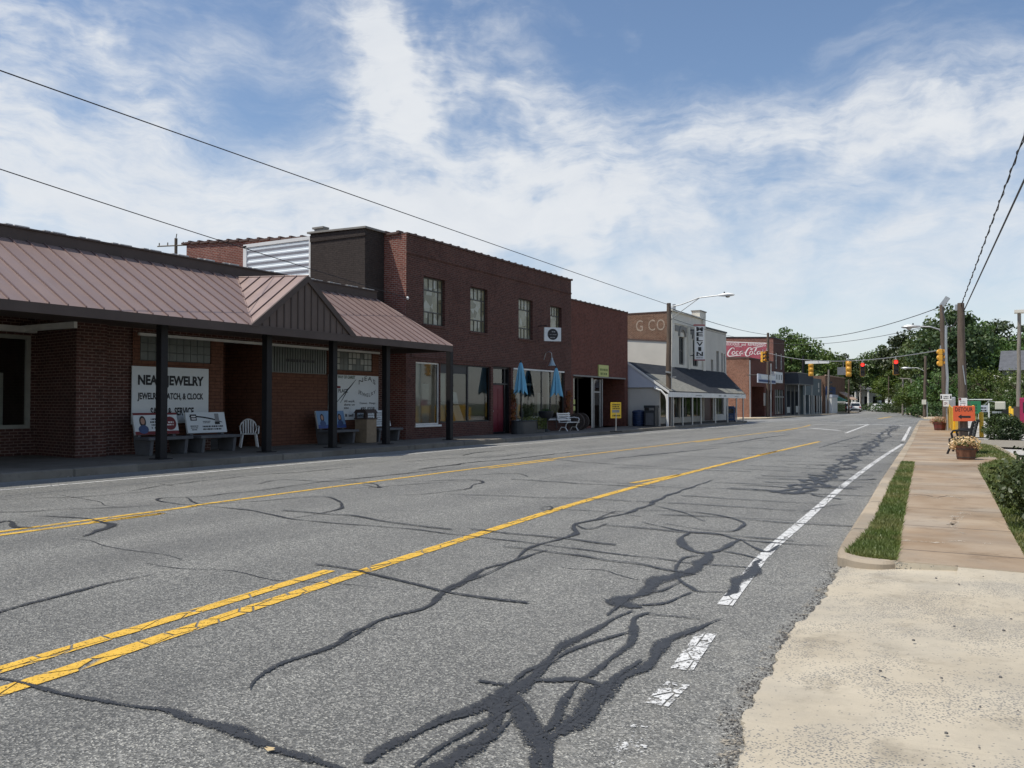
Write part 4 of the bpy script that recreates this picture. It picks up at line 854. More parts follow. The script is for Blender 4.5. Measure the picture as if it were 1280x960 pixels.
while y < Y1c-.1:
    if GA < y < GB: t = (y-GA)/(GB-GA)*.97; seam(on_slope(y, t), ctop(y))
    elif GB <= y < GC: t = (GC-y)/(GC-GB)*.97; seam(on_slope(y, t), ctop(y))
    else: seam(ceav(y), ctop(min(y, yt1)) if y < yt1 else on_slope(y, 1-(y-yt1)/(Y1c-yt1)))
    y += .42
for t in (.15, .32, .49, .66, .83):
    p = ap+(Vector(on_slope(GB, .97))-ap)*t
    for e in (ceav(GA), ceav(GC)):
        e2 = Vector(e)+(Vector(on_slope(GB, .97))-Vector(e))*t; seam(e2, p, (0, -.6 if e[1] < GB else .6, .8))
m.build('roof_seam', M['seam'], cr)
for a, b, r_ in ((ctop(yt1), ceav(Y1c), .03), (ceav(GA), on_slope(GB, .97), .022), (ceav(GC), on_slope(GB, .97), .022), (tuple(ap), on_slope(GB, .97), .03)): MB().tube([a, b], r_, 6).build('roof_flashing', M['roof_metal'], cr)
m = MB(); m.box(EX-.06, EX, Y0c, Y1c, 3.42, 3.635); m.box(-20.3, EX-.062, Y1c-.06, Y1c, 3.42, 3.62); m.build('fascia', M['fascia'], B)
m = MB(); m.face([(-20.3, Y1c-.07, 3.62), (EX-.03, Y1c-.02, 3.62), ctop(yt1)]); m.build('canopy_end', M['fascia'], B)
m = MB(); m.face([(EX-.07, Y0c, 3.6), (-20.4, Y0c, 3.6), (-20.4, Y1c, 3.6), (EX-.07, Y1c, 3.6)]); m.build('soffit', M['fascia'], B)
m = MB(); m.face([(EX-.05, GA+.1, 3.64), (EX-.05, GC-.1, 3.64), (EX-.05, GB, 5.14)]); y = GA+.35
M['gable'] = plain('brown_gable_board', (.125, .095, .082), .6, .14, 1.5, spec=.2); gm = m.build('gable_front', M['gable'], B); m = MB()
while y < GC-.3:
    h = (1-abs(y-GB)/(GB-GA))*1.58; MB().box(EX-.05, EX-.025, y, y+.035, 3.66, 3.64+h-.16).build('gable_batten', M['fascia'], gm); y += .27
m = MB()
for a, b in (((EX+.015, GA-.12, 3.60), (EX+.015, GB, 5.24)), ((EX+.015, GC+.12, 3.60), (EX+.015, GB, 5.24))):
    a = Vector(a); b = Vector(b); m.prism([a, b, b-Vector((0, 0, .2)), a-Vector((0, 0, .0))+Vector((0, .28 if a.y < GB else -.28, 0))], (-.07, 0, 0))
m.build('gable_trim', M['fascia'], B)
for y in (5.2, 9.0, *[PX(px_, 500, -18).y for px_ in (202, 333.5, 416, 482.5, 562)]):
    p = MB().box(-18.1, -17.9, y-.1, y+.1, ZL+.015, 3.595).build('post', M['post'], B, bevel=.012); MB().box(-18.2, -17.8, y-.19, y+.19, ZL, ZL+.02).build('base_plate', M['post'], p)
# signs on the storefront
U = (0, 1, 0); V = (0, 0, 1)
def board(name, x, y0, y1, z0, z1, mat, label, cat, t=.03):
    r = root(name, (x, (y0+y1)/2, z0), label, cat); MB().box(x-t, x, y0, y1, z0, z1).build('panel', mat, r); return r
s1 = board('shop_sign', XN+.05, 14.8, 17.36, .98, 2.56, M['sign_white'], 'large white storefront board lettered NEAS JEWELRY behind the paired benches', 'sign')
T = text_mesh; x = XN+.05
[w_.build('lettering', M['ink'], s1) for k_ in (T('NEAS  JEWELRY', 2.2, .36, (x, 14.98, 1.97), U, V, 1.0, .045), T('JEWELRY, WATCH, & CLOCK', 2.2, .24, (x, 14.97, 1.60), U, V, 1.0, .034), T('SALES  &  SERVICE', 1.45, .23, (x, 15.38, 1.20), U, V, 1.0, .036)) for w_ in words(k_)]
s2 = board('shop_sign', XN+.05, 22.55, 25.28, .95, 2.56, M['sign_white'], 'white jewelry board split by a diagonal line with a red cross', 'sign'); y0 = 22.55
m = [T('NEAS', .95, .16, (x, 24.15, 2.22), U, V, 1.15, .0, curve=lambda a, b: (a, b+.17*math.sin(a/.95*math.pi))), T('JEWELRY', 1.0, .17, (x, 24.12, 1.84), U, V, 1.1, .0, curve=lambda a, b: (a, b-.15*math.sin(a/1.0*math.pi)+.05)), T('495-0238', .80, .15, (x, 24.25, 1.26), U, V, 1, .015),
          T('Custom   Design', .9, .09, (x, 24.2, 1.5), U, V, 1, .01), T('All work', .58, .09, (x, 23.35, 1.58), U, V, 1, .01), T('done on', .58, .085, (x, 23.35, 1.46), U, V, 1, .01), T('site .', .34, .085, (x, 23.35, 1.34), U, V, 1, .01), T('We buy & sell quality jewelry.', 2.55, .14, (x, 22.65, 1.03), U, V, 1, .02), T('PLACE', .5, .13, (x, 23.05, 1.93), U, V, 1, .02)]
m2 = MB(); ribbon(m2, [(0, 0, .02), (.5, .42, .03), (.9, .72, .05), (1.3, 1.05, .012)], (x, 22.7, 1.36), U, V, .007); ribbon(m2, [(.45, .2, .015), (.75, .55, .035), (.82, .68, .02)], (x, 22.7, 1.36), U, V, .007)
[w_.build('lettering', M['ink'], s2) for k_ in m for w_ in words(k_)]; m2.build('diagonal_line', M['ink'], s2); [w_.build('lettering', M['ink_green'], s2) for w_ in words(T('CROSS WAY OF CHRIST', 1.35, .11, (x, 22.6, 2.43), U, V, 1, .02))]
m = MB(); m.box(x+.002, x+.008, 22.90, 22.98, 1.68, 2.32); m.box(x+.001, x+.007, 22.74, 23.16, 2.08, 2.16); m.build('cross_emblem', M['ink_red'], s2)
r = root('wall_box', (-22.16, 18.9, 1.95), 'small off-white metal box on the dark entry wall beside the plastic chair', 'wall box'); MB().box(-22.18, -22.06, 18.62, 19.12, 2.03, 2.42).build('box', M['white_trim'], r, bevel=.01); MB().box(-22.18, -22.1, 18.82, 19.0, 1.75, 2.02).build('tray', M['white_trim'], r)

# ---- the two-storey brick building
XB = -19.6
B = root('brick_building', (XB, 33, 0), 'two-storey dark brick shop building with four steel sash windows upstairs', 'building')
UW = [(27.12, 28.62, 4.66, 6.55), (30.52, 31.92, 4.62, 6.54), (34.7, 36.1, 4.6, 6.5), (37.95, 39.2, 4.7, 6.46)]
SW = [(26.62, 28.24, .70, 3.16), (28.36, 30.42, .80, 3.14), (30.46, 32.16, .80, 3.16), (32.4, 34.0, .19, 3.2), (34.18, 38.1, .78, 3.2), (38.1, 39.5, .78, 3.2)]
m = MB(); wall(m, 'x', XB, 26, 40.33, ZL, 8.0, UW+[(26.62, 28.24, .70, 3.16), (28.3, 32.2, .76, 3.16), (32.4, 34.0, ZL, 3.2), (34.18, 39.55, .78, 3.2)], .22)
m.face([(XB, 26, ZL), (XB, 40.33, ZL), (XB, 40.33, 8.0), (XB, 26, 8.0)][::-1]) if False else None
m.box(XB-.0, XB+.035, 26, 40.33, 7.28, 7.36); m.box(XB-.0, XB+.03, 26.3, 32.3, 3.32, 3.55)
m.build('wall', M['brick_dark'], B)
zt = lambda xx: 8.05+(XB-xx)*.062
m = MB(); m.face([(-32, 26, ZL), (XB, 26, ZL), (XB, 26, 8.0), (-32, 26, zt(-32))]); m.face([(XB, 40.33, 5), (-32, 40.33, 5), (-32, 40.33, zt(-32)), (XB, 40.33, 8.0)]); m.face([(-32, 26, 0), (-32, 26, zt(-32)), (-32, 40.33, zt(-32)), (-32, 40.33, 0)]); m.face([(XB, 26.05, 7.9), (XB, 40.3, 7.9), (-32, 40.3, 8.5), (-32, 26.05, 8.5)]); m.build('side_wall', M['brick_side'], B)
m = MB(); y = 26.0
while y < 40.2: m.box(XB-.26, XB+.05, y, y+.55, 8.0, 8.07); m.box(XB-.28, XB+.065, y+.5, y+.6, 8.002, 8.10); y += .6
xx = XB-.3
while xx > -31.8: z = zt(xx); m.box(xx-.6, xx-.03, 25.93, 26.2, z-.03, z+.05); m.box(xx-.12, xx, 25.91, 26.22, z-.02, z+.09); xx -= .62
m.build('coping', M['coping'], B)
m = MB(); m.box(-28.1, -24.3, 25.90, 25.985, 5.0, 8.22); sd = m.build('metal_siding', M['siding'], B)
m = MB(); z = 5.0
while z < 8.0:
    m.prism([(-28.05, 25.9, z), (-28.05, 25.86, z+.10), (-28.05, 25.86, z+.16), (-28.05, 25.9, z+.20)], (3.7, 0, 0)); z += .27
m.build('corrugation', M['siding'], sd); m = MB(); m.box(-28.2, -28.0, 25.84, 25.98, 5, 8.3); m.box(-28.2, -24.25, 25.84, 25.98, 8.22, 8.36); m.box(-24.42, -24.25, 25.84, 25.98, 5, 8.22); m.build('siding_trim', M['white'], sd)
M['pane_old'] = NT('old_window_pane'); t = M['pane_old']; vv = t.voro(3.1); t.col(t.ramp(t.math('ADD', t.math('MULTIPLY', t.sep(vv.outputs['Color'])[0], .5), t.math('MULTIPLY', t.noise(1.4, 4), .5)), [(.2, (.14, .13, .08)), (.5, (.26, .24, .15)), (.8, (.40, .40, .34))])); t.b.inputs['Roughness'].default_value = .12; M['pane_old'] = t.m
for a, b, z0, z1 in UW:
    wy = [a+(b-a)*k for k in (.22, .5, .78)]; fr = MB(); xw = XB-.14
    fr = frame_x(xw, a, b, z0, z1, .05, .05, (), ())
    wd, hh = b-a, z1-z0; big = (a+.15*wd, b-.2*wd, z0+.30*hh, z1-.30*hh) 
    for k in (.14, .36, .58, .80): fr.box(xw-.04, xw-.004, a+k*wd-.014, a+k*wd+.014, z1-.28*hh, z1-.05); fr.box(xw-.04, xw-.004, a+k*wd-.014, a+k*wd+.014, z0+.05, z0+.26*hh)
    for yk in (.14, .80): fr.box(xw-.04, xw-.003, a+yk*wd-.02, a+yk*wd+.02, z0+.2, z1-.2)
    for zk in (.27, .73): fr.box(xw-.045, xw-.002, a+.05, b-.05, z0+zk*hh-.022, z0+zk*hh+.022)
    fr.box(xw-.04, xw-.004, a+.8*wd, b-.05, z0+.5*hh-.012, z0+.5*hh+.012); fr.box(xw-.04, xw-.004, a+.05, a+.14*wd, z0+.5*hh-.012, z0+.5*hh+.012)
    o = fr.build('window', M['steel_frame'], B); pane_x(xw-.03, a, b, z0, z1).build('pane', M['pane_old'], o); MB().box(XB-.2, XB+.04, a-.06, b+.06, z0-.09, z0-.003).build('sill', M['brick_dark'], o)
# shopfront
o = frame_x(XB-.06, 26.62, 28.24, .70, 3.16, .06, .06).build('shop_window', M['white_trim'], B); pane_x(XB-.09, 26.62, 28.24, .70, 3.16).build('glass', M['glass'], o); MB().box(XB-.1, XB+.06, 26.56, 28.3, .62, .697).build('sill', M['white_trim'], o)
o = frame_x(XB-.08, 28.3, 30.42, .76, 3.16, .05, .06, (), (2.80,)).build('shop_window', M['black'], B); pane_x(XB-.11, 28.3, 30.42, .76, 2.8).build('glass', M['glass'], o); pane_x(XB-.10, 28.32, 30.4, 2.82, 3.14).build('transom', M['black'], o)
o = frame_x(XB-.08, 30.43, 32.2, .76, 3.16, .05, .06).build('shop_window', M['black'], B); pane_x(XB-.11, 30.43, 32.2, .76, 3.16).build('glass', M['glass'], o)
m = room(XB-.25, XB-2.6, 26.3, 32.3, .6, 3.3); m.build('interior', M['pale_in'], B)
m = MB()
for k in range(7): y = 26.66+k*.10; m.prism([(XB-.34, y, .74), (XB-.27, y+.05, .74), (XB-.34, y+.10, .74)], (0, 0, 2.35))
for k in range(6): y = 28.42+k*.11; m.prism([(XB-.36, y, .82), (XB-.29, y+.055, .82), (XB-.36, y+.11, .82)], (0, 0, 1.95))
for k in range(4): y = 27.7+k*.12; m.prism([(XB-.5, y, .74), (XB-.44, y+.06, .74), (XB-.5, y+.12, .74)], (0, 0, 1.6))
m.build('curtain', M['curtain'], B)
m = MB(); m.box(XB-1.6, XB-1.5, 29.3, 29.5, .6, 2.4); m.box(XB-2.4, XB-2.3, 29.6, 30.1, .6, 2.6); m.box(XB-1.2, XB-.9, 27.45, 28.1, .62, 2.3); m.build('interior_door', M['dark_in'], B)
o = frame_x(XB-.12, 32.4, 34.0, ZL, 3.2, .09, .1, (33.62,), (2.42,)).build('door_frame', M['black'], B)
m = MB(); m.box(XB-.24, XB-.18, 32.52, 33.58, ZL+.02, 2.38); dr = m.build('door', M['red_door'], B)
m = MB()
for a, b, z0, z1 in ((32.64, 33.0, .35, 1.1), (33.1, 33.46, .35, 1.1), (32.64, 33.0, 1.25, 2.2), (33.1, 33.46, 1.25, 2.2)): m.box(XB-.18, XB-.165, a, b, z0, z1)
m.build('door_panel', M['red_door'], dr); MB().lathe([(.0001, -.03), (.03, -.02), (.03, .02), (.0001, .03)], (XB-.13, 32.6, 1.2), 8).build('door_handle', M['alu'], dr)
pane_x(XB-.19, 32.5, 33.6, 2.46, 3.1).build('transom', M['glass_dark'], o); m = MB(); m.box(XB-.5, XB-.3, 33.66, 33.95, ZL, 3.1); m.build('door_reveal', M['black'], B)
o = frame_x(XB-.07, 34.18, 39.55, .78, 3.2, .07, .08, (35.1, 37.15, 38.1), ()).build('shop_window', M['steel_frame'], B); pane_x(XB-.10, 34.18, 39.55, .78, 3.2).build('glass', M['glass'], o); MB().box(XB-.1, XB+.08, 34.1, 39.6, .70, .777).build('sill', M['white_trim'], o); MB().box(XB-.06, XB+.012, 34.25, 39.5, 3.12, 3.19).build('head_trim', M['white_trim'], o)
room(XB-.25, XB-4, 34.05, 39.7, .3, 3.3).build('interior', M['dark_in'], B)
m = MB(); q = random.Random(12)
for k in range(9): y = 34.4+k*.52; w_ = q.uniform(.15, .4); m.box(XB-1.0-q.random(), XB-.8, y, y+w_, q.uniform(.8, 1.6), q.uniform(1.7, 2.6))
for k in range(5): y = 36+k*.24; m.box(XB-.5, XB-.46, y, y+.12, 2.42, 2.52)
m.box(XB-.6, XB-.5, 34.9, 35.0, .8, 3.1); m.box(XB-.6, XB-.5, 38.6, 38.95, .8, 3.1); m.box(XB-1.3, XB-1.25, 35.6, 36.6, 2.0, 2.7); m.build('display_shelf', M['pale_in'], B)
o = root('shop_easel', (XB-.9, 31.0, .62), 'two white posters on an easel behind the shop window left of the maroon door', 'easel')
m = MB(); m.tube([(XB-.9, 30.1, .62), (XB-1.0, 30.35, 2.0)], .025); m.tube([(XB-.9, 30.9, .62), (XB-1.0, 30.6, 2.0)], .025); m.build('stand', M['black'], o)
m = MB(); m.prism([(XB-.75, 30.1, 1.55), (XB-.75, 30.75, 1.52), (XB-.85, 30.72, 2.02), (XB-.85, 30.08, 2.05)], (-.02, 0, 0)); m.prism([(XB-.6, 30.35, .72), (XB-.6, 31.0, .72), (XB-.8, 30.85, 1.46), (XB-.8, 30.3, 1.46)], (-.02, 0, 0)); m.build('poster', M['sign_white'], o)
# hanging sign with round black emblem, gooseneck lamp
r = root('hanging_sign', (XB, 36.4, 4.6), 'white projecting sign with a round black emblem over the umbrellas', 'sign')
c0 = PX(690.5, 418, -18.75); M_ = Matrix.Translation(c0)@Matrix.Rotation(R(-42), 4, 'Z')
m = MB().box(-.05, .05, -.43, .43, -.33, .33, M_); m.build('panel', M['sign_white'], r)
Uu = (M_.to_3x3()@Vector((0, 1, 0))); m = MB(); cc = c0+M_.to_3x3()@Vector((.054, 0, 0))
m.face([cc+Uu*(.27*math.cos(t))+Vector((0, 0, .27*math.sin(t))) for t in [2*math.pi*k/28 for k in range(28)]]); m.build('emblem', M['ink'], r)
m = scribble(MB(), cc-Uu*.22+Vector((0, 0, -.03)), Uu, V, .42, .055, 1, 4, .004); scribble(m, cc-Uu*.16+Vector((0, 0, .10)), Uu, V, .32, .09, 1, 5, .004); scribble(m, cc-Uu*.15+Vector((0, 0, -.18)), Uu, V, .3, .08, 1, 6, .004); m.build('emblem_print', M['ink_grey'], r)
m = MB(); m.tube([tuple(c0+Vector((-.3, 0, .44))), (XB, c0.y+.1, c0.z+.44)], .02); m.tube([tuple(c0+Vector((-.3, 0, .43))), tuple(c0+Vector((-.3, 0, .36)))], .015); m.tube([tuple(c0+Vector((-.5, .1, 1.2))), (XB, c0.y+.1, c0.z+1.25)], .006); m.build('bracket', M['black'], r)
r = root('gooseneck_lamp', (XB, 36.6, 3.6), 'grey-blue gooseneck barn lamp on brick between the two blue umbrellas', 'lamp')
c1 = PX(690, 452, XB+.45); m = MB(); m.tube([(XB, c1.y, c1.z+.1), (XB+.1, c1.y, c1.z+.42), (XB+.28, c1.y, c1.z+.5), (XB+.42, c1.y, c1.z+.42), (XB+.45, c1.y, c1.z+.15)], .018); m.build('arm', M['galv'], r)
MB().lathe([(.05, .18), (.06, .08), (.15, -.14), (.19, -.2), (.17, -.2)], tuple(c1), 14).build('shade', plain('lamp_shade_blue', (.32, .42, .48), .4, .1, 3), r, smooth=True)

# ---- dark stair tower standing on the low roof
r = root('stair_tower', (-22, 25.4, 5), 'dark brown painted brick tower block with a pale coping above the canopy', 'rooftop tower')
m = MB(); X0, X1, ya, yb = -23.4, -20.66, 24.85, 25.98
m.face([(X0, ya, 4.8), (X1, ya, 4.8), (X1, ya, 8.12), (X0, ya, 8.18)]); m.face([(X1, ya, 4.8), (X1, yb, 4.8), (X1, yb, 8.12), (X1, ya, 8.12)]); m.face([(X0, ya, 4.8), (X0, ya, 8.18), (X0, yb, 8.18), (X0, yb, 4.8)]); m.face([(X0, ya, 8.17), (X1, ya, 8.11), (X1, yb, 8.11), (X0, yb, 8.17)])
m.box(X0+.0, X1+.03, ya-.035, ya+.1, 7.85, 8.1); m.build('wall', M['tower'], r)
m = MB(); m.prism([(X0-.1, ya-.1, 8.18), (X1+.1, ya-.1, 8.12), (X1+.1, ya-.1, 8.19), (X0-.1, ya-.1, 8.25)], (0, 1.28, 0)); m.build('coping', M['stone_dark'], r)
m = MB(); m.box(-23.9, -23.42, 25.6, 25.9, 8.2, 8.55); m.box(-23.98, -23.4, 25.55, 25.92, 8.55, 8.62); m.build('vent', M['stone_dark'], r)

# ---- the red brick shop
B = root('brick_building', (XB, 44.2, 0), 'plain windowless-fronted red brick shop with a deep dark entry beside the cream wall', 'building')
m = MB(); wall(m, 'x', XB-.03, 40.33, 48.2, ZL, 7.0, [(40.62, 42.9, .3, 2.98), (42.9, 47.7, ZL, 2.98)], 1.6); m.build('wall', M['brick_red'], B)
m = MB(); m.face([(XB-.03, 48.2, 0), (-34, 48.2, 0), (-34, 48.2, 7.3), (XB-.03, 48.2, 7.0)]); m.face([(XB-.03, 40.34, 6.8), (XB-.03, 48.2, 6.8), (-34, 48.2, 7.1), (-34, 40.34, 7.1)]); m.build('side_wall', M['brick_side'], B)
m = MB(); y = 40.35
while y < 48.1: m.box(XB-.3, XB+.02, y, y+.56, 7.0, 7.06); m.box(XB-.31, XB+.03, y+.5, y+.6, 7.002, 7.09); y += .6
m.build('coping', M['coping'], B)
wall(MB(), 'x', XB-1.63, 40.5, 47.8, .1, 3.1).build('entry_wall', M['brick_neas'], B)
o = frame_x(XB-.5, 40.62, 43.4, .3, 2.98, .07, .08, (41.3, 42.2), ()).build('shop_window', M['steel_frame'], B); pane_x(XB-.54, 40.62, 43.4, .3, 2.98).build('glass', M['glass_dark'], o)
m = MB(); m.box(XB-.52, XB-.51, 41.6, 41.85, 1.5, 1.75); m.box(XB-.52, XB-.51, 41.6, 41.85, 1.15, 1.4); m.build('window_notice', M['sign_lime'], o)
m = MB(); m.box(XB-.45, XB-.3, 43.4, 43.75, ZL, 2.97); m.box(XB-.4, XB-.34, 43.9, 44.0, ZL, 2.9); m.box(XB-.4, XB-.34, 44.75, 44.85, ZL, 2.9); m.box(XB-.4, XB-.34, 44.0, 44.75, 2.15, 2.22); m.build('door_frame', M['alu'], B); pane_x(XB-.37, 44.0, 44.75, .2, 2.9).build('door_glass', M['glass_dark'], B); MB().box(XB-.55, XB-.45, 45.3, 45.42, ZL, 2.97).build('jamb', M['alu'], B)
MB().box(XB-.03, XB+.03, 40.55, 47.75, 2.98, 3.06).build('lintel', M['stone_dark'], B)
r = root('wall_sign', (XB, 44.8, 3.1), 'pale yellow square sign with two faded green words on the red brick wall', 'sign'); a = PX(748, 470.5, XB); b = PX(760, 457, XB)
MB().box(XB-.03, XB+.04, a.y, b.y, a.z, b.z).build('panel', M['sign_lime'], r); m = scribble(MB(), (XB+.04, a.y+.15, a.z+.1), U, V, (b.y-a.y)-.3, (b.z-a.z)-.2, 2, 31, .004, 1); m.build('print', plain('olive_ink', (.12, .16, .03), .6), r)
r = root('sidewalk_sign', tuple(G(770, 540, ZL)), 'bright yellow notice board on a single post at the kerb by the red brick shop', 'sign', rz=R(-38), local=True)
m = MB(); m.tube([(0, 0, .02), (0, 0, .9)], .03); m.build('post', M['alu'], r); m = MB(); m.box(-.3, .3, -.06, .06, 0, .06); m.box(-.06, .06, -.3, .3, 0, .055); m.build('foot', M['black'], r)
MB().box(-.02, .02, -.28, .28, .66, 1.42).build('panel', M['sign_yellow'], r, bevel=.01); m = scribble(MB(), (.02, -.22, 1.1), U, V, .44, .28, 3, 41, .004, 1); scribble(m, (.02, -.22, .75), U, V, .44, .12, 1, 42, .004, 1); m.build('print', M['ink'], r); MB().box(.021, .024, -.22, .18, .93, 1.06).build('print_band', M['ink_grey'], r)
# ---- the pale stone building with the long shingled awning
XM = -19.8
B = root('stone_building', (XM, 60, 0), 'pale two-storey stone-fronted building with arched upper windows over a dark shingled awning', 'building')
YM0, YM1, YM2 = 56.45, 64.1, 70.2
AW = [(58.2, 59.4, 4.3, 6.3), (61.3, 62.6, 4.3, 6.3)]
m = MB(); wall(m, 'x', XM, YM0, YM1, 3.9, 7.95, AW, .25); 
m.box(XM, XM+.10, YM0, YM0+.5, 3.9, 7.7); m.box(XM, XM+.12, 60.0, 60.35, 3.9, 7.1); m.box(XM, XM+.12, 63.5, 64.1, 3.9, 8.1); m.box(XM, XM+.06, YM0+.52, 63.48, 7.15, 7.32); m.box(XM-.3, XM+.14, YM0, 63.4, 7.95, 8.06)
m.box(XM-.5, XM+.14, 62.6, 64.1, 8.06, 8.5); m.build('front_wall', M['stone'], B)
m = MB()
for a, b in ((57.3, 59.9), (60.5, 63.2)): m.box(XM+.002, XM+.03, a, b, 6.62, 7.05)
m.box(XM-.55, XM+.2, 62.55, 64.15, 8.5, 8.58); m.build('stone_band', M['stone_dark'], B)
def arch_pts(x, a, b, zs, rise=1.0, n=14):
    c = (a+b)/2; r = (b-a)/2; return [(x, c+r*math.cos(t), zs+r*rise*math.sin(t)) for t in [math.pi*k/n for k in range(n+1)]]
for a, b, z0, z1 in AW:
    o = frame_x(XM-.12, a, b, z0, z1, .1, .08, ((a+b)/2,), (5.3,)).build('arched_window', M['steel_frame'], B); pane_x(XM-.16, a, b, z0, z1).build('pane', M['car_glass'], o)
    m = MB(); top = arch_pts(XM-.02, a-.02, b+.02, 6.3, .75); m.face(list(top)); m.build('arch_head', M['steel_frame'], o)
    m = MB(); A1 = arch_pts(XM, a-.2, b+.2, 6.32, .95); A2 = arch_pts(XM, a, b, 6.32, .8)
    for i in range(len(A1)-1): m.prism([A2[i], A1[i], A1[i+1], A2[i+1]], (.10, 0, 0))
    m.build('arch_moulding', M['stone_dark'], o)
m = MB(); WH = [(66.2, 67.0, 4.1, 4.95), (67.9, 68.6, 4.1, 5.5), (69.05, 69.55, 4.1, 5.4)]; WH = [(65.9, 66.5, 4.1, 5.0), (67.4, 68.1, 4.1, 5.75), (68.75, 69.2, 4.1, 5.65), (69.45, 69.85, 4.1, 5.6)]
wall(m, 'x', XM-.02, YM1, YM2, 3.9, 7.35, WH, .3); wall(m, 'x', XM-.02, YM2, YM2+.01, ZL, 7.35); m.face([(XM-.02, YM2, 0), (-40, YM2, 0), (-40, YM2, 7.6), (XM-.02, YM2, 7.35)]); m.face([(XM-.02, YM1, 7.3), (XM-.02, YM2, 7.3), (-40, YM2, 7.3), (-40, YM1, 7.3)]); m.build('wing_wall', M['white_wall'], B)
m = MB(); m.box(XM-.3, XM+.06, YM1+.1, YM2+.05, 7.35, 7.47); m.build('wing_coping', M['black'], B)
for a, b, z0, z1 in WH: MB().box(XM-.25, XM-.2, a, b, z0, z1).build('narrow_window', M['car_glass'], B)
# side wall: brick above the old roof line, painted below
m = MB(); m.face([(-40, YM0, 7.5), (XM, YM0, 5.82), (XM, YM0, 7.85), (-40, YM0, 7.9)]); m.face([(XM-.3, YM0, 7.84), (XM-.3, YM1, 7.84), (-40, YM1, 7.8), (-40, YM0, 7.8)]); m.build('side_wall', M['brick_orange'], B)
m = MB(); m.face([(-40, YM0, 0), (XM, YM0, 0), (XM, YM0, 5.82), (-40, YM0, 7.5)]); m.build('painted_side_wall', M['white_wall'], B)
m = MB(); m.prism([(-40, YM0-.06, 7.5), (XM, YM0-.06, 5.80), (XM, YM0-.06, 5.88), (-40, YM0-.06, 7.58)], (0, .055, 0)); m.box(-40, XM+.03, YM0-.03, YM0+.2, 7.86, 7.94); m.build('roof_line', M['coping'], B)
m = T('G CO.', 2.35, .78, (-22.35, YM0-.004, 6.62), (1, 0, 0), V, 1.1, .0); m.build('ghost_lettering', plain('faded_lettering', (.40, .31, .235), .8, .3, 6, fine=9), B)
# low front part
m = MB(); SH = [(48.95, 52.1, .5, 2.5), (52.35, 54.1, ZL+.02, 2.5), (54.3, 58.2, .5, 2.5), (58.45, 61.1, .5, 2.5), (61.3, 63.5, .5, 2.5), (64.0, 66.2, ZL+.02, 2.5), (66.6, 69.2, .6, 2.4)]
wall(m, 'x', XM+.03, 48.62, YM2, ZL, 4.0, SH, .2); m.face([(-30, 48.6, ZL), (-17.75, 48.6, ZL), (-17.75, 48.6, 2.45), (-30, 48.6, 2.45)]); m.face([(-17.75, 48.6, ZL), (-17.75, 48.72, ZL), (-17.75, 48.72, 2.45), (-17.75, 48.6, 2.45)]); m.face([(-17.75, 48.72, ZL), (XM+.03, 48.72, ZL), (XM+.03, 48.72, 2.45), (-17.75, 48.72, 2.45)]); m.build('shopfront_wall', M['white_wall'], B)
for k, (a, b, z0, z1) in enumerate(SH):
    if k in (1, 5):
        MB().box(XM-.15, XM-.1, a, b, z0, z1).build('door', M['brown_door'] if k == 5 else M['steel_frame'], B)
    else:
        o = frame_x(XM-.03, a, b, z0, z1, .07, .08, ((a+b)/2,)).build('shop_window', M['alu'], B); pane_x(XM-.07, a, b, z0, z1).build('glass', M['glass'], o)
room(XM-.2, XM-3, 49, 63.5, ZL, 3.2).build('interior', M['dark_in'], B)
m = MB(); q = random.Random(4)
for k in range(10): y = 49.4+k*1.35; m.box(XM-1.2, XM-.9, y, y+q.uniform(.2, .6), .55, q.uniform(1.0, 2.1))
m.build('display_shelf', M['pale_in'], B)
# awning
AX, AZ, RZ = -17.1, 2.24, 4.08
def aw(y, t): return (AX+(XM+.04-AX)*t, y, AZ+(RZ-AZ)*t)
ln = math.hypot(AX-XM, RZ-AZ)
def awf(m, ys_, lift=0): m.face([Vector(aw(y, t))+Vector((.4, 0, .75))*lift for y, t in ys_], [(y, t*ln) for y, t in ys_])
m = MB(); awf(m, [(48.5, 0), (65.9, 0), (69.4, 1), (48.5, 1)]); m.face([(XM+.04, 48.5, RZ-.1), (AX, 48.5, AZ-.1), (AX, 65.9, AZ-.1), (XM+.04, 69.4, RZ-.1)]); m.build('awning_roof', M['shingle_dark'], B)
m = MB(); awf(m, [(48.75, .015), (56.2, .015), (52.4, .60), (48.75, .60)], .015); m.build('awning_patch', M['shingle_grey'], B); m = MB(); awf(m, [(60.7, .015), (65.7, .015), (66.4, .20), (60.1, .20)], .015); m.build('awning_patch', M['shingle_grey'], B)
m = MB(); m.face([(XM, 48.48, 2.5), (AX-.9, 48.48, 2.5), (AX-.2, 48.48, AZ+.1), (XM, 48.48, RZ)]); m.build('awning_gable', M['side_white'], B)
m = MB(); m.prism([(XM+.0, 48.42, RZ+.04), (AX, 48.42, AZ+.04), (AX, 48.42, AZ-.12), (XM+.0, 48.42, RZ-.10)], (0, .055, 0)); m.tube([(AX-.95, 48.45, 2.45), (AX-.5, 48.45, 2.3), (AX-.22, 48.45, 2.0), (AX-.14, 48.45, 1.7)], .06); m.box(AX-.18, AX-.06, 48.4, 48.52, ZL, 2.1); m.build('gable_trim', M['white'], B)
MB().box(AX-.08, AX, 48.5, 65.9, 1.92, 2.22).build('fascia', M['white_trim'], B)
m = MB()
for y0, w_, h_ in ((53.4, 1.6, .09), (58.6, .7, .16), (59.9, .7, .16), (62.6, 1.2, .07)): scribble(m, (AX, y0, 2.02), U, V, w_, h_, 1, int(y0), .006, 1)
m.build('fascia_lettering', M['ink_grey'], B)
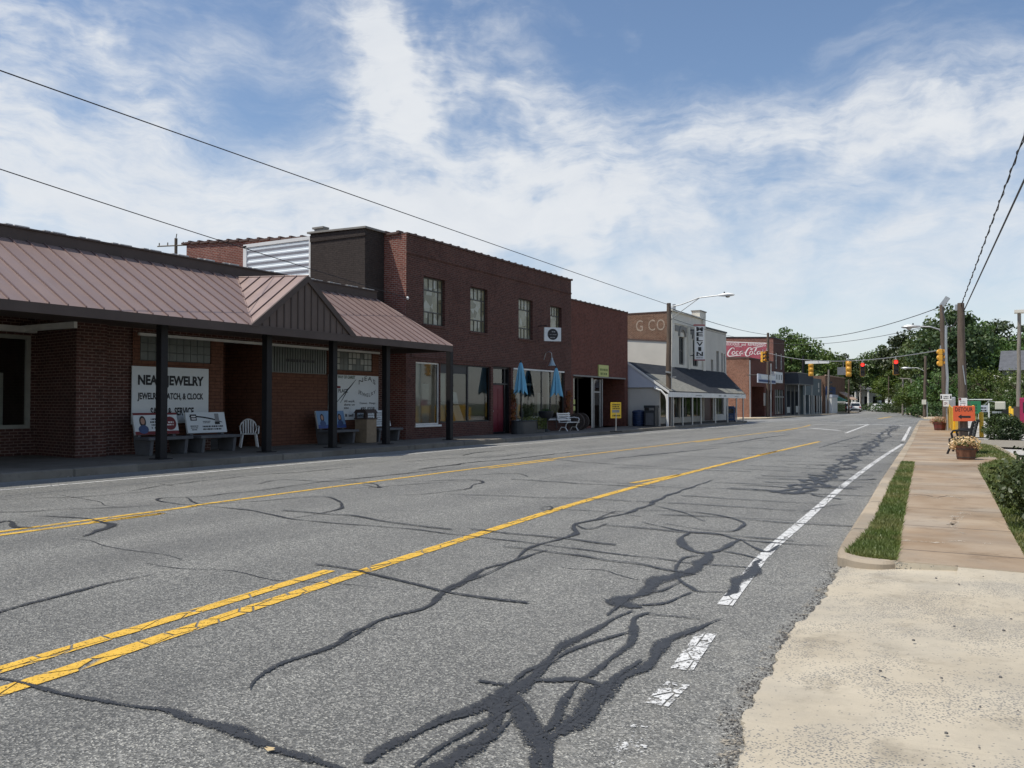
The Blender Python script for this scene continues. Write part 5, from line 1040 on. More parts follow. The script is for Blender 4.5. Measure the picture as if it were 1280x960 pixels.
for y in (49.5, 51.3, 53.2, 55.0, 58.3, 61.3, 63.7, 65.6): MB().cyl((AX-.14, y, ZL), (AX-.14, y, 2.0), .055, seg=8).build('awning_post', M['alu'] if y > 49 else M['white'], B)
r = root('vertical_sign', (XM, 65, 4.9), 'tall white vertical sign lettered MELVIN on the pale stone front', 'sign')
a = PX(871.5, 406, XM+.9); b = PX(881.5, 450, XM+.9); M_ = Matrix.Translation(((XM+.75), (a.y+b.y)/2, (a.z+b.z)/2))@Matrix.Rotation(R(-50), 4, 'Z')
hw, hh = .36, (a.z-b.z)/2; MB().box(-.08, .08, -hw, hw, -hh, hh, M_).build('panel', M['white'], r); Uu = M_.to_3x3()@Vector((0, 1, 0)); Nn = M_.to_3x3()@Vector((1, 0, 0)); c0 = M_.to_translation()+Nn*.082
m = MB()
for k, ch in enumerate('MELVIN'): m = merge(m, T(ch, .50 if ch != 'I' else .24, .30, c0-Uu*(.25 if ch != 'I' else .12)+Vector((0, 0, hh-.40-k*.36)), Uu, V, 1, .03))
m.build('lettering', M['ink'], r); m = scribble(MB(), c0-Uu*.28+Vector((0, 0, -hh+.08)), Uu, V, .56, .30, 2, 8, .004, 1); m.build('fine_print', M['ink_grey'], r)
m = MB().box(-.1, .1, -hw-.04, hw+.04, hh, hh+.1, M_); M['red_trim'] = plain('sign_red_trim', (.30, .06, .07), .5); m.build('end_cap', M['red_trim'], r); m = MB(); m.box(-.1, .1, -hw-.04, hw+.04, -hh-.08, -hh, M_); m.build('end_cap', M['red_trim'], r); m = MB(); m.tube([(XM, c0.y, c0.z+hh-.3), tuple(c0+Vector((0, 0, hh-.3))-Nn*.1)], .03); m.tube([(XM, c0.y, c0.z-hh+.3), tuple(c0+Vector((0, 0, -hh+.3))-Nn*.1)], .03); m.build('bracket', M['black'], r)
m = MB(); m.cyl((XM-1.5, 61.5, 7.8), (XM-1.5, 61.5, 9.0), .13, seg=8); r = tag(m.build('vent_pipe', M['galv']), 'grey vent pipe standing on the roof of the stone building', 'pipe')

# ---- beyond the cross street
XC = -22.2
B = root('corner_shop', (XC, 91, 0), 'one-storey red brick corner shop with a dark recessed entry below the painted wall', 'building')
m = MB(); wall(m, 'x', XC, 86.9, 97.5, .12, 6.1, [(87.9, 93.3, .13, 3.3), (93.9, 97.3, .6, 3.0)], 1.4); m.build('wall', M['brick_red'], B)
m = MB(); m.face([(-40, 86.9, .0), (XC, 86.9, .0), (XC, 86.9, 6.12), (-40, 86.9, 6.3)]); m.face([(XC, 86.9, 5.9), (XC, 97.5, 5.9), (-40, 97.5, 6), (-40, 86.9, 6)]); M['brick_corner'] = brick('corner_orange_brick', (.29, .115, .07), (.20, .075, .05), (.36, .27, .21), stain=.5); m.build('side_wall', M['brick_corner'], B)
m = MB(); m.box(XC-.3, XC+.06, 86.85, 97.5, 6.1, 6.22); m.box(-40, XC-.3, 86.85, 87.1, 6.12, 6.3); m.build('coping', M['coping'], B)
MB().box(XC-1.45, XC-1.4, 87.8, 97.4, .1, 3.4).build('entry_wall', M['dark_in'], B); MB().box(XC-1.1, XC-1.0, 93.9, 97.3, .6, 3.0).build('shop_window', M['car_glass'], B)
m = MB()
for y in (94.4, 95.4, 96.4): m.box(XC-.1, XC-.02, y, y+.14, .12, 3.0)
m.build('shopfront_mullion', M['alu'], B)
m = MB(); m.tube([(XC+.12, 86.75, 0), (XC+.12, 86.75, 5.9)], .07); m.build('downpipe', M['galv'], B)
B = root('painted_wall_building', (XC, 102, 0), 'two-storey brick building with the faded red painted Coca-Cola wall', 'building')
m = MB(); wall(m, 'x', XC, 97.55, 103.2, .1, 8.9, [(98.6, 99.7, 5.5, 7.3), (101.2, 102.3, 5.5, 7.3), (98.2, 102.8, .3, 3.1)], .25); m.build('wall', M['brick_dark'], B)
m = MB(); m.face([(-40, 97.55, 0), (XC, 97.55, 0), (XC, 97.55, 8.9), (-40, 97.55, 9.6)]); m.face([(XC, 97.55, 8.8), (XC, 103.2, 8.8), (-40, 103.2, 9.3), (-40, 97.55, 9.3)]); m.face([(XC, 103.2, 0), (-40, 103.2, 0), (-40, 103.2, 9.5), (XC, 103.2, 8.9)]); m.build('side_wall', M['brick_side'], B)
m = MB(); m.prism([(-40, 97.5, 9.55), (XC+.05, 97.5, 8.88), (XC+.05, 97.5, 9.02), (-40, 97.5, 9.72)], (0, .3, 0)); m.box(XC-.3, XC+.06, 97.8, 103.2, 8.9, 9.02); m.build('coping', M['black'], B)
for a in (98.6, 101.2): o = frame_x(XC-.1, a, a+1.1, 5.5, 7.3, .07, .06, (a+.55,), (6.4,)).build('window', M['white_trim'], B); pane_x(XC-.14, a, a+1.1, 5.5, 7.3).build('pane', M['car_glass'], o)
MB().box(XC-.24, XC-.2, 98.2, 102.8, .3, 3.1).build('shop_window', M['car_glass'], B)
m = MB()
for y in (98.4, 99.6, 100.8, 102.0): m.box(XC-.12, XC-.02, y, y+.16, .3, 3.1)
m.box(XC-.12, XC-.03, 98.2, 102.8, 2.2, 2.35); m.build('shopfront_mullion', M['alu'], B)
yw = 97.55; xl, xr = -27.9, -22.75
o = MB(); o.face([(xl, yw-.005, 6.2), (xr, yw-.005, 6.2), (xr, yw-.005, 8.35), (xl, yw-.005, 8.72)]); sg = o.build('painted_wall_sign', M['sign_pink'], B)
m = MB(); m.prism([(xl, yw-.012, 8.62), (xr, yw-.012, 8.26), (xr, yw-.012, 8.35), (xl, yw-.012, 8.72)], (0, .005, 0))
Ux = (1, 0, -.06); mw = merge(m, T('DELICIOUS  and  REFRESHING', 4.7, .30, (xl+.15, yw-.008, 8.26), Ux, V, 1.05, .01), T('DRINK', .85, .13, (xl+1.35, yw-.008, 8.02), Ux, V, 1.2, .01))
sc_ = MB(); O = (xl+.4, yw-.008, 6.98)
def stroke(*p): ribbon(sc_, [(x*.96, y*.86, w*.9) for x, y, w in p], O, (1, 0, -.03), V, .004)
# flowing script letters, written stroke by stroke
stroke((.95, .92, .10), (.82, 1.12, .06), (.55, 1.02, .12), (.25, .62, .17), (.14, .25, .16), (.30, .02, .12), (.62, .02, .10), (1.3, .12, .10), (1.75, .08, .05))
stroke((.92, .70, .06), (.72, .55, .10), (.66, .32, .11), (.82, .24, .08), (1.0, .42, .09), (.98, .64, .08), (.88, .70, .05)); stroke((1.42, .62, .07), (1.30, .68, .06), (1.14, .46, .11), (1.2, .26, .09), (1.42, .34, .05))
stroke((1.92, .68, .06), (1.72, .64, .08), (1.58, .42, .11), (1.66, .26, .08), (1.86, .44, .07), (1.96, .70, .08), (1.9, .40, .10), (2.02, .28, .05)); stroke((2.06, .52, .06), (2.22, .54, .08))
stroke((3.0, .98, .10), (2.86, 1.16, .06), (2.62, 1.04, .12), (2.36, .62, .17), (2.28, .25, .16), (2.42, .04, .12), (2.66, .08, .08), (2.9, .26, .05)); stroke((2.8, 1.0, .05), (3.0, .86, .10), (3.2, 1.1, .06), (3.7, 1.22, .10), (4.35, 1.28, .04))
stroke((2.98, .68, .06), (2.80, .52, .10), (2.78, .30, .10), (2.94, .24, .08), (3.1, .42, .09), (3.1, .62, .08), (3.0, .70, .05)); stroke((3.22, .30, .06), (3.5, .80, .07), (3.62, 1.16, .07), (3.5, 1.0, .10), (3.32, .45, .12), (3.42, .24, .07), (3.56, .32, .04))
stroke((3.98, .66, .06), (3.76, .62, .08), (3.64, .42, .11), (3.72, .25, .08), (3.9, .42, .07), (4.02, .68, .08), (3.96, .40, .10), (4.1, .26, .06), (4.4, .36, .03))
merge(mw, sc_).build('lettering', M['ink_white'], sg)
r = root('projecting_sign', (XC+1, 90, 4.5), 'wide white and blue box sign projecting over the corner shop entry', 'sign'); a = PX(947.5, 467, XC+1.3); b = PX(969.5, 480, XC+1.3)
MB().box(XC+1.2, XC+1.32, a.y, b.y, b.z, a.z).build('panel', M['side_white'], r); m = MB(); m.box(XC+1.32, XC+1.33, a.y+.1, b.y-.1, b.z+.1, b.z+.32); m.build('blue_band', M['navy'], r); m = MB(); m.prism([(XC+1.321, a.y+1.4, b.z+.4), (XC+1.321, b.y-.2, b.z+.4), (XC+1.321, b.y-.2, a.z-.05), (XC+1.321, a.y+.9, a.z-.05)], (.006, 0, 0)); m.build('white_field', M['white'], r)
m = MB(); m.tube([(XC, a.y+1, a.z-.1), (XC+1.2, a.y+1, a.z-.1)], .04); m.tube([(XC, b.y-1, a.z-.1), (XC+1.2, b.y-1, a.z-.1)], .04); m.build('bracket', M['black'], r)
r = root('projecting_sign', (XC+1, 101, 4.5), 'small white lattice box sign beside the dark shop canopy', 'sign'); a = PX(969, 464.5, XC+.6); b = PX(978.5, 479, XC+.6)
MB().box(XC+.05, XC+.6, a.y, b.y, b.z, a.z).build('panel', M['white'], r); m = MB()
for k in range(3): y = a.y+.5+k*(b.y-a.y-.8)/2.5; m.box(XC+.6, XC+.61, y, y+.5, b.z+.35, a.z-.3)
m.build('print', M['ink_grey'], r)
B = root('dark_canopy_shop', (XC, 108, 0), 'low dark shop under a deep slate metal canopy, next to the grey-green shop', 'building')
m = MB(); wall(m, 'x', XC, 103.25, 112.3, .1, 5.2, [(104.0, 106, .4, 3), (106.6, 108.2, .13, 3), (108.8, 111.6, .4, 3)], .3); m.face([(XC, 103.25, 5.2), (XC, 112.3, 5.2), (-40, 112.3, 5.2), (-40, 103.25, 5.2)]); m.build('wall', M['slate'], B)
m = MB(); m.box(XC+.01, XC+1.6, 103.3, 112.2, 3.85, 5.1); m.build('canopy', M['slate'], B); m = MB(); m.box(XC+.01, XC+1.65, 103.25, 112.25, 5.1, 5.18); m.box(XC+.01, XC+1.64, 103.27, 112.23, 3.78, 3.85); m.build('canopy_trim', M['stone_dark'], B)
for y in (104.0, 108.8): MB().box(XC-.28, XC-.24, y, y+2.6, .4, 3).build('shop_window', M['car_glass'], B)
m = MB()
for y in (103.9, 106.2, 108.4, 111.7): m.box(XC+.0, XC+.06, y, y+.2, .12, 3.7)
m.build('pilaster', M['stone_dark'], B)
for y in (103.6, 107.4, 111.6): MB().cyl((XC+1.5, y, .12), (XC+1.5, y, 3.8), .07, seg=8).build('canopy_post', M['alu'], B)
m = MB(); m.box(XC+.02, XC+.05, 104.1, 105.8, .4, 1.1); m.box(XC+.02, XC+.05, 109.2, 111.3, .4, 1.2); m.build('window_notice', M['stone'], B)
B = root('grey_green_shop', (XC, 118, 0), 'flat grey-green false-front shop with pale vertical lettering', 'building')
m = MB(); wall(m, 'x', XC+.3, 112.4, 125.2, .1, 4.9, [(113, 116, .3, 2.6), (117, 119, .13, 2.6), (120, 124.5, .3, 2.6)], .3); m.face([(XC+.3, 112.4, 0), (XC+.3, 112.4, 4.9), (-40, 112.4, 4.9), (-40, 112.4, 0)]); m.build('wall', M['grey_green'], B)
m = MB(); wall(m, 'x', XC-1, 112.4, 125.2, 4.6, 5.6); m.face([(XC-1, 112.4, 5.6), (XC-1, 125.2, 5.6), (-40, 125.2, 5.6), (-40, 112.4, 5.6)]); m.build('parapet', M['brick_side'], B)
for a, b in ((113, 116), (117, 119), (120, 124.5)): MB().box(XC+.0, XC+.02, a, b, .13, 2.6).build('shop_window', M['car_glass'], B)
m = MB()
for y in (112.6, 116.2, 119.2, 121.4, 123.0, 124.7): m.box(XC+.3, XC+.36, y, y+.35, .12, 2.6)
m.build('pilaster', M['stone'], B); m = scribble(MB(), (XC+.3, 118.2, 3.1), (0, 0, 1), (0, -1, 0), 1.5, .9, 1, 3, .012, 1); scribble(m, (XC+.3, 123.4, 3.0), (0, 0, 1), (0, -1, 0), 1.6, 1.3, 1, 9, .012, 1); m.build('lettering', M['stone'], B)
B = root('far_brick_shop', (-21.4, 133, 0), 'far orange brick shop with a white front panel and small green and tan awnings', 'building')
m = MB(); wall(m, 'x', -21.4, 125.3, 142.5, .05, 5.4); m.face([(-40, 125.3, 0), (-21.4, 125.3, 0), (-21.4, 125.3, 5.4), (-40, 125.3, 5.4)]); m.face([(-21.4, 125.3, 5.4), (-21.4, 142.5, 5.4), (-40, 142.5, 5.4), (-40, 125.3, 5.4)]); m.build('wall', M['brick_orange'], B)
m = MB(); m.box(-21.4, -21.3, 125.3, 133.2, 2.65, 3.9); m.build('blue_band', M['navy'], B); m = MB(); m.box(-21.4, -20.6, 125.35, 130.2, 0, 2.35); m.build('white_panel', M['white'], B); m = MB(); m.box(-21.4, -20.5, 125.3, 130.3, 2.35, 2.75); m.build('panel_head', M['side_white'], B)
m = MB(); m.box(-21.38, -21.3, 133, 142, .1, 2.0); m.build('dark_front', M['car_glass'], B); m = MB(); m.prism([(-21.4, 132.8, 2.7), (-20.0, 132.8, 1.95), (-20.0, 132.8, 1.85), (-21.4, 132.8, 1.85)], (0, 3.0, 0)); m.build('green_awning', M['awn_green'], B)
m = MB(); m.prism([(-21.4, 137.0, 3.3), (-19.6, 137.0, 2.1), (-19.6, 137.0, 2.0), (-21.4, 137.0, 3.1)], (0, 6, 0)); m.build('tan_awning', M['awn_tan'], B); m = MB(); m.box(-21.5, -21.3, 125.3, 142.5, 5.4, 5.55); m.build('coping', M['awn_tan'], B)
# ---- white columned house at the bend
hx, hy = PY(1073, 512, 196).x, 196
B = root('columned_house', (hx, hy, 0), 'far white house with a grey hipped roof and white porch columns at the bend', 'house')
x0 = PY(1064, 512, hy).x; x1 = PY(1097, 512, hy).x
m = MB(); m.box(x0+.6, x1, hy+2.5, hy+12, -.05, 4.5); m.build('wall', M['house_white'], B)
m = MB(); zt_ = 4.5; a, b, c, d = (x0-.4, hy-.4, zt_), (x1+.6, hy-.4, zt_), (x1+.6, hy+13, zt_), (x0-.4, hy+13, zt_); p = ((x0+x1)/2-1.2, hy+5, 6.6); q_ = ((x0+x1)/2+1.2, hy+7, 6.6)
m.face([a, b, q_, p]); m.face([b, c, q_]); m.face([c, d, p, q_]); m.face([d, a, p]); m.face([d, c, b, a]); m.build('roof', M['roof_grey'], B)
for t in (.04, .17, .36, .66): 
    xx = x0+(x1-x0)*t; MB().cyl((xx, hy, 0), (xx, hy, 4.5), .24, .2, 10).build('column', M['white'], B)
for t in (.28, .52, .85): xx = x0+(x1-x0)*t; MB().box(xx-.4, xx+.4, hy+2.44, hy+2.5, 1.0, 3.0).build('window', M['car_glass'], B)
# ---- house with the steep grey roof on the right
yh = 128; a = PY(1248, 460, yh); b = PY(1300, 460, yh)
B = root('grey_roofed_house', ((a.x+b.x)/2, yh, 0), 'house with a steep plain grey roof above the trees by the parking lot', 'house')
zr0 = PY(1248, 463, yh).z; zr1 = PY(1252, 438, yh).z
m = MB(); m.box(a.x+.4, b.x+6, yh+.5, yh+12, 0, zr0); m.build('wall', M['stone_dark'], B)
m = MB(); m.face([(a.x, yh, zr0), (b.x+6.5, yh, zr0), (b.x+6.5, yh+5, zr1+.2), (a.x+.3, yh+5, zr1+.2)]); m.face([(a.x, yh+12, zr0), (a.x+.3, yh+5, zr1+.2), (b.x+6.5, yh+5, zr1+.2), (b.x+6.5, yh+12, zr0)]); m.face([(a.x, yh, zr0), (a.x+.3, yh+5, zr1+.2), (a.x, yh+12, zr0)]); m.build('roof', M['roof_grey'], B)
# ================================================================== STREET FURNITURE, LEFT SIDEWALK
def advert_bench(loc, label, draw, rz=0):
    r = root('advert_bench', loc, label, 'bench', 'advertising benches under the canopy', rz=rz, local=True); L_ = 1.42
    for s in (-1, 1):
        m = MB(); y = s*(L_/2-.16)
        m.prism([(-.22, y-.05, 0), (.34, y-.05, 0), (.40, y-.05, .40), (-.10, y-.05, .40), (-.26, y-.05, 1.02), (-.36, y-.05, 1.02), (-.30, y-.05, .3)], (0, .10, 0)); m.build('leg', M['bench_concrete'], r, local=True, bevel=.01)
    MB().box(-.12, .46, -L_/2, L_/2, .40, .48).build('seat', M['bench_concrete'], r, local=True, bevel=.012)
    tl = Matrix.Translation((-.20, 0, .82))@Matrix.Rotation(R(-14), 4, 'Y')
    p = MB().box(-.03, .03, -L_/2+.02, L_/2-.02, -.30, .30, tl).build('back_panel', M['sign_white'], r, local=True)
    o = tl@Vector((.031, -L_/2+.02, -.30)); Uv = (0, 1, 0); Vv = tuple(tl.to_3x3()@Vector((0, 0, 1))); draw(p, o, Uv, Vv, L_-.04, .60); return r
def rect(mb, o, U_, V_, a0, a1, b0, b1, th=.004):
    U_ = Vector(U_); V_ = Vector(V_); n = U_.cross(V_); o = Vector(o); mb.face([o+U_*a+V_*b+n*th for a, b in ((a0, b0), (a1, b0), (a1, b1), (a0, b1))]); return mb
def disc(mb, o, U_, V_, a, b, ra, rb, th=.004, n=20):
    U_ = Vector(U_); V_ = Vector(V_); nn = U_.cross(V_); o = Vector(o); mb.face([o+U_*(a+ra*math.cos(t))+V_*(b+rb*math.sin(t))+nn*th for t in [2*math.pi*k/n for k in range(n)]]); return mb
def portrait(p, o, U_, V_, a, b, s):
    disc(MB(), o, U_, V_, a, b+.05*s, .085*s, .13*s, .004).build('printed_hair', M['hair'], p, local=True); disc(MB(), o, U_, V_, a, b+.06*s, .052*s, .075*s, .006).build('printed_face', M['skin'], p, local=True)
    m = MB(); disc(m, o, U_, V_, a, b-.13*s, .13*s, .10*s, .005); m.build('printed_shirt', M['navy'], p, local=True)
def ad1(p, o, U_, V_, w, h):
    m = MB(); rect(m, o, U_, V_, 0, w, h-.06, h); rect(m, o, U_, V_, 0, w, 0, .09); m.build('printed_band', M['ink_red'], p, local=True); portrait(p, o, U_, V_, .27, .30, 1.2)
    m = scribble(MB(), Vector(o)+Vector(U_)*.5+Vector(V_)*.16, U_, V_, .42, .32, 4, 2); m.build('print', M['ink'], p, local=True)
    m = MB(); disc(m, o, U_, V_, 1.13, .30, .2, .19); m.build('printed_badge', M['ink_red'], p, local=True); m = scribble(MB(), Vector(o)+Vector(U_)*.98+Vector(V_)*.24, U_, V_, .3, .14, 2, 5, .006); m.build('badge_print', M['ink_white'], p, local=True)
def ad2(p, o, U_, V_, w, h):
    m = MB(); ribbon(m, [(.12, .48, .03), (.45, .47, .04), (.9, .40, .04), (1.25, .30, .02)], o, U_, V_, .004); rect(m, o, U_, V_, .14, .36, .36, .54); rect(m, o, U_, V_, .98, 1.16, .24, .32); m.build('printed_drawing', M['ink'], p, local=True)
    m = MB(); rect(m, o, U_, V_, 1.0, 1.15, .32, .56, .006); m.build('printed_photo', M['ink_grey'], p, local=True); [scribble(MB(), Vector(o)+Vector(U_)*a+Vector(V_)*b, U_, V_, w_, h_, n_, 9).build('print', M['ink'], p, local=True) for a, b, w_, h_, n_ in ((.5, .08, .8, .16, 2), (.1, .08, .3, .16, 3), (.55, .28, .3, .08, 2))]
    m = MB(); rect(m, o, U_, V_, .18, .33, .39, .43, .006); rect(m, o, U_, V_, .18, .33, .46, .5, .006); m.build('printed_badge', M['ink_white'], p, local=True)
def ad3(p, o, U_, V_, w, h):
    m = MB(); rect(m, o, U_, V_, 0, w, .12, h, .003); m.build('printed_field', M['blue_ad'], p, local=True); m = MB(); rect(m, o, U_, V_, 0, w, 0, .12, .003); m.build('printed_band', plain('ad_deep_blue', (.04, .08, .28), .5), p, local=True)
    for a in (.25, .68, 1.12): portrait(p, o, U_, V_, a, .30, 1.1)
def ad4(p, o, U_, V_, w, h):
    m = scribble(MB(), Vector(o)+Vector(U_)*.08+Vector(V_)*.06, U_, V_, w-.25, h-.1, 6, 21); m.build('print', M['ink_grey'], p, local=True)
advert_bench((-19.75, 15.25, ZL), 'grey concrete bench with a red-banded portrait advert, before the jewelry board', ad1)
advert_bench((-19.65, 16.85, ZL), 'grey concrete bench with a white advert beside the plastic chair', ad2)
advert_bench((-19.65, 22.1, ZL), 'grey concrete bench with a light blue advert of printed faces', ad3)
advert_bench((-19.65, 24.6, ZL), 'grey concrete bench with a plain white printed notice beside the waste bin', ad4)
r = root('waste_bin', (-19.35, 23.35, ZL), 'square tan aggregate waste bin with a dark top between two concrete benches', 'bin', local=True)
MB().box(-.27, .27, -.27, .27, 0, .82).build('body', M['receptacle'], r, local=True, bevel=.015); m = MB(); m.box(-.29, .29, -.29, .29, .82, .86); 
for s in (-1, 1):
    for t_ in (-1, 1): m.box(s*.24-.03, s*.24+.03, t_*.24-.03, t_*.24+.03, .86, 1.04)
m.prism([(-.3, -.3, 1.04), (.3, -.3, 1.04), (.2, -.3, 1.16), (-.2, -.3, 1.16)], (0, .6, 0)); m.build('lid', M['fascia'], r, local=True)
# plastic chair
r = root('plastic_chair', (-20.55, 19.12, ZL), 'white plastic garden armchair with a slatted back, beside a black canopy post', 'chair', rz=R(-38), local=True)
m = MB(); m.box(-.22, .24, -.22, .22, .40, .43); m.build('seat', M['plastic'], r, local=True, bevel=.012)
for sx_ in (-1, 1):
    for sy_ in (-1, 1): MB().cyl((sx_*.27, sy_*.26, 0), (sx_*.2, sy_*.2, .42), .026, .032, 8).build('leg', M['plastic'], r, local=True, smooth=True)
bk = [(-.26, .24*math.cos(t), .62+.25*math.sin(t)) for t in [math.pi*k/14 for k in range(15)]]
m = MB(); m.tube([(-.2, .2, .42), (-.24, .25, .55)]+bk+[(-.24, -.25, .55), (-.2, -.2, .42)], .022, 8); m.build('back_frame', M['plastic'], r, local=True, smooth=True)
for k in range(-2, 3): 
    y = k*.075; m = MB(); m.prism([(-.20, y-.02, .42), (-.20, y+.02, .42), (-.265, y+.024, .62+math.sqrt(max(.01, .0576-y*y))), (-.265, y-.024, .62+math.sqrt(max(.01, .0576-y*y)))], (.012, 0, 0)); m.build('back_slat', M['plastic'], r, local=True)
for s in (-1, 1): m = MB(); m.tube([(-.26, s*.25, .62), (-.05, s*.29, .66), (.2, s*.28, .64), (.25, s*.26, .42)], .022, 8); m.build('armrest', M['plastic'], r, local=True, smooth=True)
# umbrellas
def closed_umbrella(loc, label, rz=0, lean=0):
    r = root('patio_umbrella', loc, label, 'umbrella', 'closed blue patio umbrellas', rz=rz, local=True); r.rotation_euler = (lean, 0, rz)
    m = MB(); m.cyl((0, 0, 0), (0, 0, 3.0), .022, seg=8); m.build('pole', M['black'], r, local=True); m = MB(); seg = 48; q = random.Random(int(loc[1]*10))
    prof = [(.26, 1.66), (.245, 1.75), (.20, 2.1), (.155, 2.45), (.11, 2.75), (.06, 2.95), (.0001, 3.0)]
    rings = []
    for i, (rr, z) in enumerate(prof):
        ring = []
        for k in range(seg):
            t = 2*math.pi*k/seg; f = 1+.28*math.cos(8*t)*(1-i/len(prof))+.10*math.cos(3*t+1); zz = z-(.09*math.cos(8*t)+.05*math.cos(2*t) if i == 0 else 0); ring.append(Vector((rr*f*math.cos(t), rr*f*math.sin(t), zz)))
        rings.append(ring)
    for i in range(len(rings)-1):
        for k in range(seg): j = (k+1) % seg; m.face([rings[i][k], rings[i][j], rings[i+1][j], rings[i+1][k]])
    m.build('canopy', M['umbrella'], r, local=True, smooth=True); MB().lathe([(.03, 2.98), (.035, 3.03), (.02, 3.08), (.0001, 3.1)], (0, 0, 0), 8).build('finial', M['black'], r, local=True); return r
closed_umbrella((-18.75, 33.45, .40), 'closed light blue umbrella standing in the black trough planter', 0, R(1)); closed_umbrella((-18.9, 37.2, ZL+.13), 'closed light blue umbrella behind the white slatted bench', R(30), R(-1)); 
# trough planter, plants
r = root('trough_planter', (-18.75, 34.1, ZL), 'long black round-ended trough planter with trailing yellow-green vine and dark topiary', 'planter', local=True)
m = MB(); pl = [(.32*math.cos(t)+0, .95+.32*math.sin(t)) for t in [math.pi*k/8 for k in range(9)]]+[(.32*math.cos(t), -.95+.32*math.sin(t)) for t in [math.pi+math.pi*k/8 for k in range(9)]]
m.prism([(x, y, 0) for x, y in pl], (0, 0, .58)); m.build('trough', M['trough'], r, local=True); m = MB(); m.tube([(x*1.03, y*1.01, .58) for x, y in pl]+[(pl[0][0]*1.03, pl[0][1]*1.01, .58)], .025); m.build('rim', M['trough'], r, local=True)
m = MB(); q = random.Random(6); leaf_cloud(m, (0, .2, .66), (.3, 1.0, .12), 500, .06, q, 0)
for k in range(9):
    y = .3+k*.1; x = .33
    for z in range(12): leaf_cloud(m, (x+.02, y+q.gauss(0, .02), .66-z*.045*q.uniform(.7, 1)), (.03, .05, .04), 8, .05, q, 0)
m.build('vine', M['vine'], r, local=True); m = MB(); leaf_cloud(m, (-.1, .15, .95), (.2, .28, .36), 900, .05, q, 0); leaf_cloud(m, (-.1, .55, 1.2), (.12, .12, .25), 300, .05, q, 0); leaf_cloud(m, (-.1, -.2, 1.2), (.1, .1, .2), 250, .05, q, 0); m.build('topiary', M['leaf_dark'], r, local=True)
m = MB(); leaf_cloud(m, (.05, .5, .74), (.2, .4, .06), 60, .05, q, 0); m.build('white_flowers', M['petal_white'], r, local=True)
r = root('urn_planter', (-19.15, 36.6, ZL), 'dark pedestal urn planter between the window and the white bench', 'planter', local=True); MB().lathe([(.22, 0), (.22, .05), (.08, .12), (.07, .5), (.16, .6), (.34, .78), (.38, .98), (.34, 1.0), (.3, .95), (.0001, .93)], (0, 0, 0), 16).build('urn', M['trough'], r, local=True, smooth=True)
m = MB(); leaf_cloud(m, (0, 0, 1.02), (.26, .26, .1), 200, .07, random.Random(3), 0); m.build('plant', M['leaf_shrub'], r, local=True)
# white bench
r = root('garden_bench', (-18.75, 38.1, ZL), 'small white slatted garden bench with curled iron legs', 'bench', rz=R(-6), local=True); L_ = 1.2
for k in range(5): MB().box(-.12+k*.1, -.04+k*.1, -L_/2, L_/2, .42, .45).build('seat_slat', M['plastic'], r, local=True)
for k in range(4): MB().box(-.18-k*.02, -.16-k*.02, -L_/2, L_/2, .52+k*.10, .59+k*.10).build('back_slat', M['plastic'], r, local=True)
for s in (-1, 1):
    y = s*(L_/2-.1); m = MB(); m.tube([(.34, y, 0), (.22, y, .18), (.26, y, .34), (.34, y, .42)], .028, 6); m.tube([(-.16, y, 0), (-.02, y, .2), (.22, y, .18)], .026, 6); m.tube([(-.12, y, .42), (-.18, y, .55), (-.26, y, .92)], .026, 6); m.tube([(-.2, y, .64), (.1, y, .68), (.36, y, .64), (.40, y, .56), (.34, y, .44)], .025, 6); m.build('leg', M['plastic'], r, local=True)
# cart wheels
r = root('cart_wheels', (-18.9, 39.75, ZL), 'pair of old dark wooden cart wheels on a hub axle by the white bench', 'cart wheels', rz=R(8), local=True)
for s in (-1, 1):
    m = MB(); c = Vector((0, s*.42, .44)); prof = [(.40, -.05), (.44, -.05), (.44, .05), (.40, .05), (.40, -.05)]; Rx = Matrix.Rotation(R(90), 3, 'X'); m.lathe(prof, c, 24, axis=Rx); m.lathe([(.34, -.035), (.41, -.035), (.41, .035), (.34, .035), (.34, -.035)], c, 24, axis=Rx)
    for k in range(8): t = math.pi*k/8; d = Vector((math.cos(t), 0, math.sin(t))); m.tube([c-d*.38, c+d*.38], .028, 6)
    m.lathe([(.001, -.1), (.11, -.1), (.11, .1), (.001, .1)], c, 12, axis=Rx); m.face([c+Vector((.39*math.cos(t), 0, .39*math.sin(t))) for t in [2*math.pi*k/20 for k in range(20)]]); m.build('wheel', M['wheel_wood'], r, local=True)
m = MB(); m.cyl((0, -.4, .44), (0, .4, .44), .09, seg=10); m.build('axle', M['wheel_wood'], r, local=True)
# dried flower garlands on the piers
for yy, lab in ((34.05, 'red and ochre dried flower garland hanging by the maroon door'), (39.75, 'ochre dried flower garland hanging on the pier above the cart wheels')):
    q = random.Random(int(yy*7)); m = MB(); zz = .55
    while zz < 2.2: leaf_cloud(m, (XB+.10, yy+q.gauss(0, .06), zz), (.1, .17, .14), 55, .085, q, 0); zz += .13
    tag(m.build('flower_garland', M['petal_red']), lab, 'garland', 'dried garlands on the shop piers')
